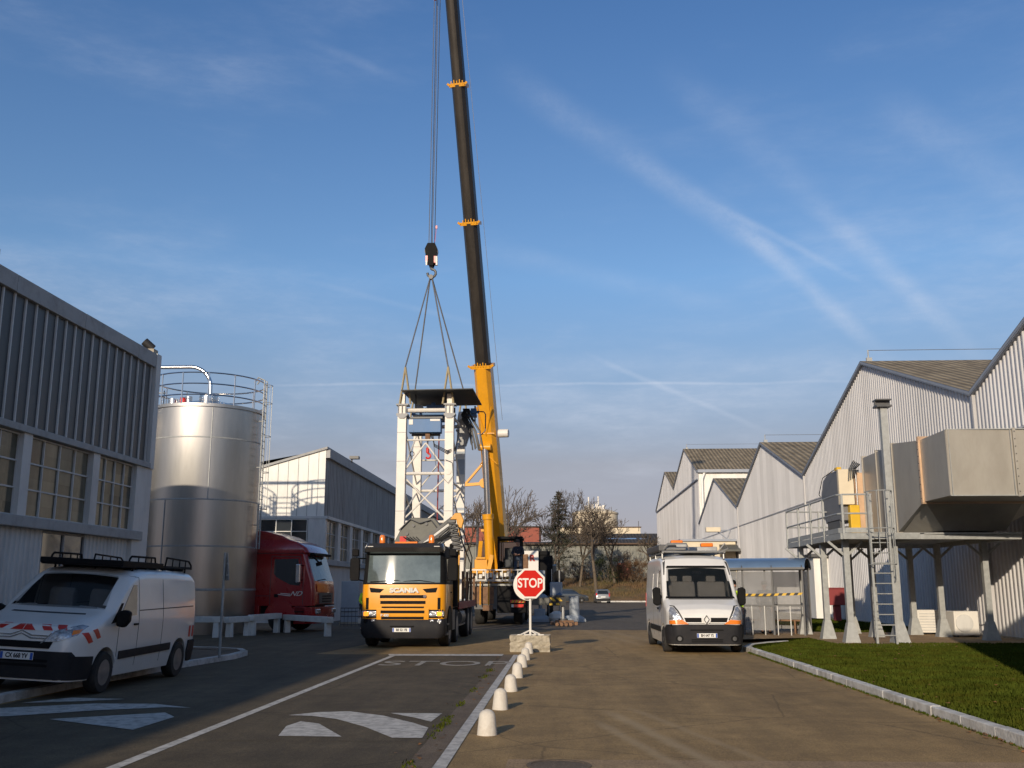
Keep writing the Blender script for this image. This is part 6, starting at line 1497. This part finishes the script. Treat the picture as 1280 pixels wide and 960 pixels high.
T(mb, 'cable_bundle', 'hose')
mb = MB(); mb.prism([(-3.68, 6.75), (-3.45, 6.7), (-3.32, 7.1), (-3.45, 7.6), (-3.68, 7.7)], 'y', 35.7, 35.9); T(mb, 'cable_cover', 'fascia')
mb = MB()
for k in range(3): mb.tube([(-4.55+k*.05, FY+.2, 6.9), (-4.35, FY-.05, 6.5-.04*k), (-3.9, FY-.2, 6.26-.05*k), (-3.62, FY-.1, 6.36-.04*k), (-3.55, FY+.3, 7.0)], .014, 5)
mb.tube([(-4.4, FY, 6.6), (-4.3, FY-.05, 5.8), (-4.05, FY-.2, 5.35), (-3.85, FY-.2, 5.15), (-3.68, FY-.2, 5.4), (-3.72, FY-.2, 5.85), (-3.95, FY-.2, 5.95)], .009, 5)
T(mb, 'loose_cable', 'hose')
mb = MB(); mb.cyl((-4.28, FY+.6, 7.0), (-4.30, FY+.6, 3.9), .025, n=6); T(mb, 'hanging_rod', 'dullred')
mb = MB(); mb.tube([(-5.18+.08*math.cos(a), FY+.3, 6.22+.08*math.sin(a)) for a in [i*.7 for i in range(9)]], .014, 5, True); T(mb, 'ring', 'hose')
mb = MB(); mb.box(-4.70, -4.54, FY+.1, FY+.3, 6.66, 6.9); mb.cyl((-4.62, FY+.2, 6.35), (-4.62, FY+.2, 6.7), .02); q = T(mb, 'hoist_block', 'wood')
mb = MB(); mb.tube([(-4.62, FY+.2, 6.42), (-4.62, FY+.2, 6.24)]+[(-4.60+.085*math.sin(a), FY+.2, 6.13+.085*math.cos(a)) for a in (0, .6, 1.2, 1.8, 2.4, 3.0, 3.6, 4.2)], .032, 7); mb.cyl((-4.62, FY+.2, 6.24), (-4.62, FY+.2, 6.42), .055); T(mb, 'red_hook', 'redlens')

# ================================================================== outrigger, grey cast blocks, other yard things
org = MB(); org.box(-2.0, .12, 46.7, 47.1, .88, 1.22); W_(org, 'outrigger_beam', 'greygreen', bevel=.01)
mb = MB(); mb.box(-.62, .16, 46.62, 46.68, .86, 1.24); W_(mb, 'warning_panel', 'ink')
mb = MB()
for x in (-.6, -.3): mb.prism([(x, 1.22), (x+.16, 1.22), (x+.30, 1.06), (x+.16, 1.06)], 'y', 46.60, 46.62); mb.prism([(x, .88), (x+.16, .88), (x+.14, .98), (x, .98)], 'y', 46.60, 46.62)
W_(mb, 'warning_stripe', 'yellowbox')
mb = MB(); mb.cyl((.02, 46.9, .28), (.02, 46.9, .9), .075, n=14); W_(mb, 'outrigger_jack', 'alu')
mb = MB(); mb.cyl((.02, 46.9, .2), (.02, 46.9, .28), .22, n=20); W_(mb, 'jack_foot', 'darksteel')
wd_ = thing('timber_blocks', 'stack of rough timber blocks under the crane outrigger foot', 'timber', (0, 46.9, 0))
for k in range(7):
    x = -.55+k*.18; MB().box(x, x+.15, 46.4, 47.4, 0, .10+rnd(0, .05)).build('timber', 'wood', wd_, True)
for k in range(3): MB().box(-.35, .5, 46.55+k*.25, 46.75+k*.25, .15, .2).build('timber', 'wood', wd_, True)
w2 = thing('timber_offcuts', 'small pile of timber offcuts lying in front of the outrigger', 'timber', (.1, 44.9, 0))
for k in range(4): MB().cyl((-.25+k*.2, 44.8, .09), (-.2+k*.2, 45.3, .09), .08, n=8).build('timber', 'wood', w2, True)
def cast(x, y, post, label, base=.5):
    c = thing('cast_block', label, 'block', (x, y, 0), group='grey cast blocks in the yard')
    mb = MB(); mb.loft([[(-.62, -.5, 0), (.62, -.5, 0), (.62, .5, 0), (-.62, .5, 0)], [(-.60, -.48, .14), (.60, -.48, .14), (.60, .48, .14), (-.60, .48, .14)], [(-.34, -.3, .30), (.34, -.3, .30), (.34, .3, .30), (-.34, .3, .30)]]); mb.build('base', 'panelgrey', c, bevel=.01)
    if post == 'round': MB().cyl((.05, 0, .28), (.02, 0, 1.25), .26, n=24).build('column', 'panelgrey', c, bevel=.02)
    elif post == 'box': MB().box(-.28, .28, -.25, .25, .28, .62).build('column', 'panelgrey', c, bevel=.03)
    return c
cast(.55, 51.6, 'round', 'grey cast block with a thick round column on its base')
cast(-1.15, 51.0, 'box', 'low grey cast block with a square stub beside the outrigger')
bk = thing('waste_heap', 'white sack slumped between the grey cast blocks', 'sack', (-.4, 50.4, 0))
mb = MB(); mb.lathe([(.36, 0), (.42, .2), (.34, .4), (.15, .52), (0, .54)], (-.3, 50.6, 0), 14); mb.build('sack', 'signwhite', bk, True)
bx = thing('equipment_box', 'pale grey equipment box standing on a frame behind the striped outrigger', 'box', (-.35, 53, 0))
mb = MB(); mb.box(-.65, 0.0, 52.8, 53.4, 1.25, 1.95); mb.build('box', 'panelgrey', bx, True, bevel=.04)
mb = MB(); mb.box(-.75, .1, 52.7, 53.5, 1.15, 1.25)
for x in (-.7, .05):
    for y in (52.75, 53.45): mb.box(x-.03, x+.03, y-.03, y+.03, 0, 1.15)
mb.build('frame', 'darksteel', bx, True)
mb = MB(); mb.prism([(-.35, 1.30), (-.12, 1.45), (-.05, 1.30)], 'y', 52.77, 52.8); mb.build('blue_mark', 'blue', bx, True)
rs = thing('round_sign', 'black back of a round road sign on a short pole behind the grey box', 'road sign', (.1, 56, 0))
MB().cyl((-.2, 56.05, 2.25), (-.2, 56.09, 2.25), .34, n=32).build('sign_plate', 'black', rs, True)
MB().cyl((-.16, 55.98, 0), (-.16, 55.98, 2.6), .045, n=10).build('pole', 'alu', rs, True)
sp = thing('stand_with_box', 'white box on a short pedestal between the white lorry and the grey box', 'stand', (-1.2, 51.8, 0))
mb = MB(); mb.box(-1.35, -.9, 52.9, 53.2, 2.0, 2.55); mb.build('box', 'panelgrey', sp, True, bevel=.02)
mb = MB(); mb.cyl((-1.15, 53, .3), (-1.15, 53, 2.0), .10, n=12); mb.lathe([(.45, 0), (.42, .2), (.2, .35), (0, .36)], (-1.15, 53, 1.0), 20); mb.lathe([(.45, 0), (.42, .2), (.1, .3), (0, .3)], (-1.15, 53, 0), 20); mb.build('pedestal', 'panelgrey', sp, True)
# white lorry behind the crane
bl = thing('white_lorry', 'white box lorry seen from behind between the crane cab and the STOP sign', 'lorry', (-1.75, 58, 0))
MB().box(-2.35, -1.35, 58, 60, .9, 3.75).build('rear_box', 'signwhite', bl, True, bevel=.03)
MB().box(-2.33, -1.95, 57.96, 58.0, 2.55, 3.55).build('side_window', 'wood', bl, True)
mb = MB(); mb.box(-2.4, -.55, 58.3, 68, .9, 3.5); mb.box(-2.4, -.7, 58.3, 59, 3.5, 3.75); mb.build('body', 'black', bl, True, bevel=.05)
mb = MB(); mb.prism([(58.0, 2.9), (63, 3.1), (66, 2.2), (66, .9), (58, .9)], 'x', -.55, -.35); mb.build('side_panel', 'greygreen', bl, True)
for y in (59.2, 66): wheel(bl, 1.0, y-58, .5, .3, 1, 'lorry'); wheel(bl, -.4, y-58, .5, .3, -1, 'lorry')
mb = MB(); mb.box(-.85, -.6, 57.7, 57.9, 1.7, 2.75); mb.build('door_mirror', 'black', bl, True, bevel=.03)
mb = MB(); mb.box(-.62, -.58, 57.68, 57.72, 2.0, 2.7); mb.build('mirror_edge', 'alu', bl, True)
text('letter_r', 'R', .48, (-1.72, 57.985, 3.32), (R(90), 0, 0), 'redstripe', bl, .006, 1, 1, .02, world=True)
text('side_lettering', 'L-STH', .22, (-1.68, 57.985, 2.45), (R(90), 0, 0), 'greygreen', bl, .004, 1, 1, .0, world=True)
MB().box(-2.35, -1.35, 57.95, 58.3, .75, .9).build('bumper', 'wood', bl, True)

# STOP sign with its concrete block
cbk = thing('concrete_block', 'rough weathered concrete block carrying the STOP sign', 'concrete block', (-.865, 27.3, 0))
mb = MB(); mb.box(-1.39, -.34, 27.02, 27.55, 0, .43); bmesh.ops.subdivide_edges(mb.bm, edges=mb.bm.edges[:], cuts=7, use_grid_fill=True)
rg = random.Random(4)
for v in mb.bm.verts:
    if v.co.z > .01: v.co += Vector((rg.uniform(-.018, .018), rg.uniform(-.018, .018), rg.uniform(-.015, .012)))
mb.build('block', 'concrete', cbk, True, smooth=0)
st = thing('stop_sign', 'red octagonal STOP sign on a white pole standing on the concrete block', 'road sign', (-.86, 27.15, .42))
mb = MB(); mb.cyl((-.86, 27.15, .42), (-.86, 27.15, 1.78), .033, n=14); mb.build('pole', 'signwhite', st, True)
mb = MB()
for a in range(4): mb.beam((-.86, 27.15, .56), (-.86+.30*math.cos(a*1.57+.6), 27.15+.22*math.sin(a*1.57+.6), .45), .03)
mb.box(-1.2, -.5, 27.1, 27.2, .425, .45); mb.box(-.89, -.83, 27.0, 27.32, .425, .45); mb.build('foot', 'signwhite', st, True)
def octa(r, cx, cz): return [(cx+r*math.cos(R(22.5+45*i)), cz+r*math.sin(R(22.5+45*i))) for i in range(8)]
cz = 1.77
mb = MB(); mb.prism(octa(.425, -.86, cz), 'y', 27.085, 27.10); mb.build('sign_plate', 'signwhite', st, True)
mb = MB(); mb.prism(octa(.37, -.86, cz), 'y', 27.080, 27.084); mb.build('red_field', 'red', st, True, smooth=0)
text('stop_lettering', 'STOP', .30, (-.86, 27.077, cz), (R(90), 0, 0), 'signwhite', st, .002, .92, 1.12, .006, world=True)
mb = MB(); mb.lathe([(0, 27.20), (.41, 27.20), (.41, 27.215), (0, 27.215)], (-.905, 0, cz-.04), 32, 'y'); mb.build('rear_plate', 'signwhite', st, True)
# bollards
def boll_mesh():
    mb = MB(); mb.lathe([(.116, 0), (.112, .04), (.095, .20), (.085, .235), (.058, .262), (.02, .276), (0, .278)], n=24)
    return mb.build('bollard', 'bollard', None, smooth=60)
names = ['nearest white concrete bollard, with the largest weeds beside it at the lane edge', 'second nearest white bollard in the row along the lane', 'third nearest white bollard in the row along the lane', 'fourth white bollard, middle of the row towards the STOP sign', 'fifth white bollard, two before the last in the row', 'sixth white bollard, close in front of the concrete block', 'farthest white bollard, touching the front of the concrete block']
b0 = boll_mesh()
for i, y in enumerate((11.97, 14.4, 16.87, 19.35, 21.9, 24.1, 26.4)):
    o = b0 if i == 0 else b0.copy()
    if i: COL.objects.link(o)
    o.location = (-.87+rnd(-.015, .015), y, 0); o.rotation_euler = (rnd(-.03, .03), rnd(-.03, .03), rnd(0, 6)); sc_ = rnd(.96, 1.05); o.scale = (sc_, sc_, rnd(.95, 1.05))
    tag(o, names[i], 'bollard', 'white bollards along the lane')

# shelter
sh = thing('shelter', 'glazed shelter with a curved blue roof beside the lawn', 'shelter', (8.0, 34.3, .11), -20)
# local: x from -2.7 to 0 along the front, y depth 1.6
W2, D2, H2 = 3.0, 1.7, 2.25
M['sheltglass'] = mat('dusty_acrylic', (.36, .36, .36), .2, alpha=.45, var=.1, scale=2, dirt=(.25, .24, .22), dirtamt=.5)
mb = MB(); n = 10; pr = []
for i in range(n+1):
    a = math.pi*i/n; pr.append((D2/2-(D2/2+.1)*math.cos(a), H2-.05+.36*math.sin(a)))
inn_ = [(y, z-.03) for y, z in pr[::-1]]
mb.prism(pr+inn_, 'x', -W2-.1, .1); mb.build('roof', 'roofblue', sh, smooth=40)
mb = MB()
for x in (-W2, -W2*.66, -W2*.33, 0): mb.tube([(x, y, z-.045) for y, z in pr], .03, 5)
mb.box(-W2-.08, .08, -.12, -.07, H2-.1, H2-.03); mb.box(-W2-.08, .08, D2+.05, D2+.1, H2-.1, H2-.03); mb.build('roof_rib', 'darksteel', sh)
for x, y in ((-W2, 0), (-W2*.66, 0), (-W2*.33, 0), (0, 0), (-W2, D2), (-W2*.5, D2), (0, D2)): MB().box(x-.03, x+.03, y-.03, y+.03, 0, H2-.03).build('post', 'darksteel', sh)
mb = MB(); mb.box(-W2, 0, D2-.01, D2+.01, .15, 2.1); mb.box(-.01, .01, 0.03, D2-.03, .15, 2.1); mb.box(-W2-.01, -W2+.01, .03, D2-.03, .15, 2.1); mb.box(-W2+.03, -W2*.33, -.01, .01, .15, 2.1); mb.build('panel', 'sheltglass', sh)
mb = MB(); mb.box(-W2, 0, -.02, .02, .93, .98); mb.box(-W2, 0, D2-.05, D2+.02, .93, .98); mb.build('rail', 'darksteel', sh)
mb = MB()
for k in range(6): mb.box(-W2*.85+k*.42, -W2*.85+k*.42+.03, -.08, -.05, 0, .95)
mb.build('low_barrier', 'alu', sh)
mb = MB(); mb.box(-2.6, -.2, 1.2, 1.5, .42, .47); mb.box(-2.3, -2.25, 1.2, 1.5, 0, .42); mb.box(-.5, -.45, 1.2, 1.5, 0, .42); mb.build('bench', 'wood', sh)
MB().box(-2.75, -2.5, -.03, -.015, 1.42, 1.80).build('notice', 'signwhite', sh)
tp_ = thing('warning_tape', 'black and yellow barrier tape stretched across the shelter front', 'barrier tape', (5.5, 34.6, 1.3))
c_, s_ = math.cos(R(-20)), math.sin(R(-20))
def sw(x, y, z): return (8.0+c_*x-s_*y, 34.3+s_*x+c_*y, .11+z)
mb = MB(); mb2 = MB(); n = 26
for i in range(n):
    a = -3.35+3.32*i/n; b = -3.35+3.32*(i+1)/n; z = lambda t: 1.35-.04*math.sin(math.pi*(t+3.35)/3.3)
    (mb if i % 2 else mb2).poly([sw(a-.03, -.06, z(a)-.04), sw(b-.03, -.06, z(b)-.04), sw(b+.03, -.06, z(b)+.04), sw(a+.03, -.06, z(a)+.04)])
mb.build('tape', 'yellowbox', tp_, True, smooth=0); mb2.build('tape_stripe', 'ink', tp_, True, smooth=0)

# ================================================================== people
def skin_mesh(name, verts, edges, m, parent, sub=2):
    me = bpy.data.meshes.new(name); me.from_pydata([v[:3] for v in verts], edges, [])
    o = bpy.data.objects.new(name, me); COL.objects.link(o); me.materials.append(M[m])
    sk = o.modifiers.new('skin', 'SKIN'); sk.use_smooth_shade = True
    for i, v in enumerate(verts):
        r = v[3]; r = r if isinstance(r, tuple) else (r, r); me.skin_vertices[0].data[i].radius = r
    me.skin_vertices[0].data[0].use_root = True
    ss = o.modifiers.new('sub', 'SUBSURF'); ss.levels = sub; ss.render_levels = sub
    dg = bpy.context.evaluated_depsgraph_get(); dg.update()
    nm = bpy.data.meshes.new_from_object(o.evaluated_get(dg)); bpy.data.objects.remove(o)
    q = mk(name, nm, m, parent, smooth=80); return q
def person(label, loc, rz, pose, top, legs, hairc='hair', cap=None):
    """local: facing -y. pose: dict of joints for arms (elbow, wrist) and knees/feet"""
    p = thing('person', label, 'person', loc, rz)
    hipL, hipR = Vector((.10, 0, .93)), Vector((-.10, 0, .93))
    kL, fL = Vector(pose.get('kL', (.12, -.03, .50))), Vector(pose.get('fL', (.13, .02, .08)))
    kR, fR = Vector(pose.get('kR', (-.12, -.03, .50))), Vector(pose.get('fR', (-.13, .02, .08)))
    lean = pose.get('lean', 0); hd = pose.get('head', -.03)
    ch = Vector((0, -lean*.5, 1.28)); nk = Vector((0, -lean, 1.47)); he = nk+Vector((0, hd, .13)); ht = he+Vector((0, 0, .11))
    sL, sR = ch+Vector((.19, -lean*.2, .12)), ch+Vector((-.19, -lean*.2, .12))
    eL, wL = Vector(pose['eL']), Vector(pose['wL']); eR, wR = Vector(pose['eR']), Vector(pose['wR'])
    V = [(0, 0, .98, (.14, .10)), (0, -lean*.2, 1.12, (.13, .095)), (*ch, (.16, .11)), (*nk, .055), (*he, (.078, .09)), (*ht, (.07, .085)),
         (*sL, .06), (*eL, .043), (*wL, .03), (*sR, .06), (*eR, .043), (*wR, .03),
         (*hipL, .095), (*kL, .058), (*fL, .042), (*(fL+Vector((0, -.15, -.045))), .035), (*hipR, .095), (*kR, .058), (*fR, .042), (*(fR+Vector((0, -.15, -.045))), .035)]
    Ed = [(0, 1), (1, 2), (2, 3), (3, 4), (4, 5), (2, 6), (6, 7), (7, 8), (2, 9), (9, 10), (10, 11), (0, 12), (12, 13), (13, 14), (14, 15), (0, 16), (16, 17), (17, 18), (18, 19)]
    for w_, e_ in ((8, 7), (11, 10)):   # palm and five fingers
        wv = Vector(V[w_][:3]); d = (wv-Vector(V[e_][:3])).normalized(); s = d.orthogonal().normalized()
        pi_ = len(V); pm = wv+d*.05; V.append((*pm, .026)); Ed.append((w_, pi_))
        for k, l in enumerate((.065, .078, .074, .06)):
            b_ = pm+d*.045+s*(k-1.5)*.019; t_ = b_+d*l+Vector((0, -.02, -.01)); i = len(V); V += [(*b_, .010), (*t_, .008)]; Ed += [(pi_, i), (i, i+1)]
        i = len(V); V += [(*(wv+d*.03+s*.04), .011), (*(wv+d*.075+s*.06), .009)]; Ed += [(w_, i), (i, i+1)]
    skin_mesh('body', V, Ed, 'skin', p)
    face = he+Vector((0, -.088, .01))
    mb = MB(); mb.lathe([(0, -.03), (.012, -.02), (.018, .0), (.008, .02), (0, .03)], tuple(face+Vector((0, .0, .005))), 8); mb.build('nose', 'skin', p)
    mb = MB()
    for sx in (-1, 1): mb.lathe([(0, -.011), (.011, 0), (0, .011)], tuple(face+Vector((sx*.032, .008, .035))), 8)
    mb.box(face.x-.025, face.x+.025, face.y-.002, face.y+.012, face.z-.045, face.z-.038); mb.build('eye', 'ink', p)
    mb = MB()
    for sx in (-1, 1): mb.lathe([(0, -.03), (.018, -.015), (.02, .01), (0, .03)], tuple(he+Vector((sx*.083, .0, .01))), 8)
    mb.build('ear', 'skin', p)
    mb = MB(); mb.lathe([(.092, -.02), (.10, .03), (.092, .08), (.06, .12), (0, .135)], tuple(he+Vector((0, .018, .06))), 16); mb.build('hair' if not cap else 'cap', cap or hairc, p, smooth=80)
    T_ = [(0, 0, .90, (.17, .125)), (0, -lean*.2, 1.10, (.16, .12)), (ch.x, ch.y, ch.z, (.185, .13)), (nk.x, nk.y, nk.z-.02, .07),
          (*sL, .08), (*eL, .06), (*(wL-(wL-eL)*.1), .045), (*sR, .08), (*eR, .06), (*(wR-(wR-eR)*.1), .045)]
    skin_mesh('jacket', T_, [(0, 1), (1, 2), (2, 3), (2, 4), (4, 5), (5, 6), (2, 7), (7, 8), (8, 9)], top, p)
    G_ = [(0, 0, .94, (.155, .115)), (*hipL, .11), (*kL, .075), (*(fL+Vector((0, 0, .03))), .06), (*hipR, .11), (*kR, .075), (*(fR+Vector((0, 0, .03))), .06)]
    skin_mesh('trousers', G_, [(0, 1), (1, 2), (2, 3), (0, 4), (4, 5), (5, 6)], legs, p)
    for f in (fL, fR):
        skin_mesh('shoe', [(f.x, f.y+.03, f.z-.03, .05), (f.x, f.y-.08, f.z-.04, .045), (f.x, f.y-.18, f.z-.045, .035)], [(0, 1), (1, 2)], 'black', p)
    return p
person('man in a dark jacket and jeans standing on the crane looking down at his hands', (-1.98, 45.72, 2.03), -12, dict(lean=.07, head=-.07, eL=(.27, -.12, 1.14), wL=(.10, -.33, 1.10), eR=(-.27, -.10, 1.14), wR=(-.07, -.32, 1.13), fL=(.14, .05, .08), fR=(-.13, -.02, .08)), 'navy', 'jeans')
person('worker in a yellow hi-vis vest standing behind the white van with roof beacons', (5.35, 32.2, .11), 20, dict(eL=(.28, .02, 1.14), wL=(.24, -.10, .90), eR=(-.28, .02, 1.14), wR=(-.24, -.12, .92)), 'hivis', 'greycloth', cap='black')
person('person in dark grey clothes standing behind the glazing of the shelter', (7.0, 35.7, .12), 5, dict(eL=(.27, .03, 1.14), wL=(.22, -.06, .88), eR=(-.27, .03, 1.14), wR=(-.22, -.08, .88)), 'greycloth', 'greycloth')
person('worker in a green hi-vis vest half hidden by the yellow lorry', (-7.82, 40.0, 0), 60, dict(eL=(.28, 0, 1.14), wL=(.25, -.15, .92), eR=(-.28, .02, 1.14), wR=(-.22, -.20, .98)), 'hivis', 'greycloth', cap='hair')
# waste skip area near the lorry: hose reel and small pallet
hs = thing('low_fence', 'low dark metal bar fence standing beyond the yellow lorry by the wall', 'fence', (-9.0, 44.2, 0))
mb = MB()
for z in (.1, .45, .8):
    for y in (43.8,): mb.cyl((-9.6, y, z), (-8.3, y, z), .02, n=5)
for k in range(9): mb.cyl((-9.6+k*.1625, 43.8, 0), (-9.6+k*.1625, 43.8, .8), .012, n=4)
mb.build('bars', 'darksteel', hs, True)
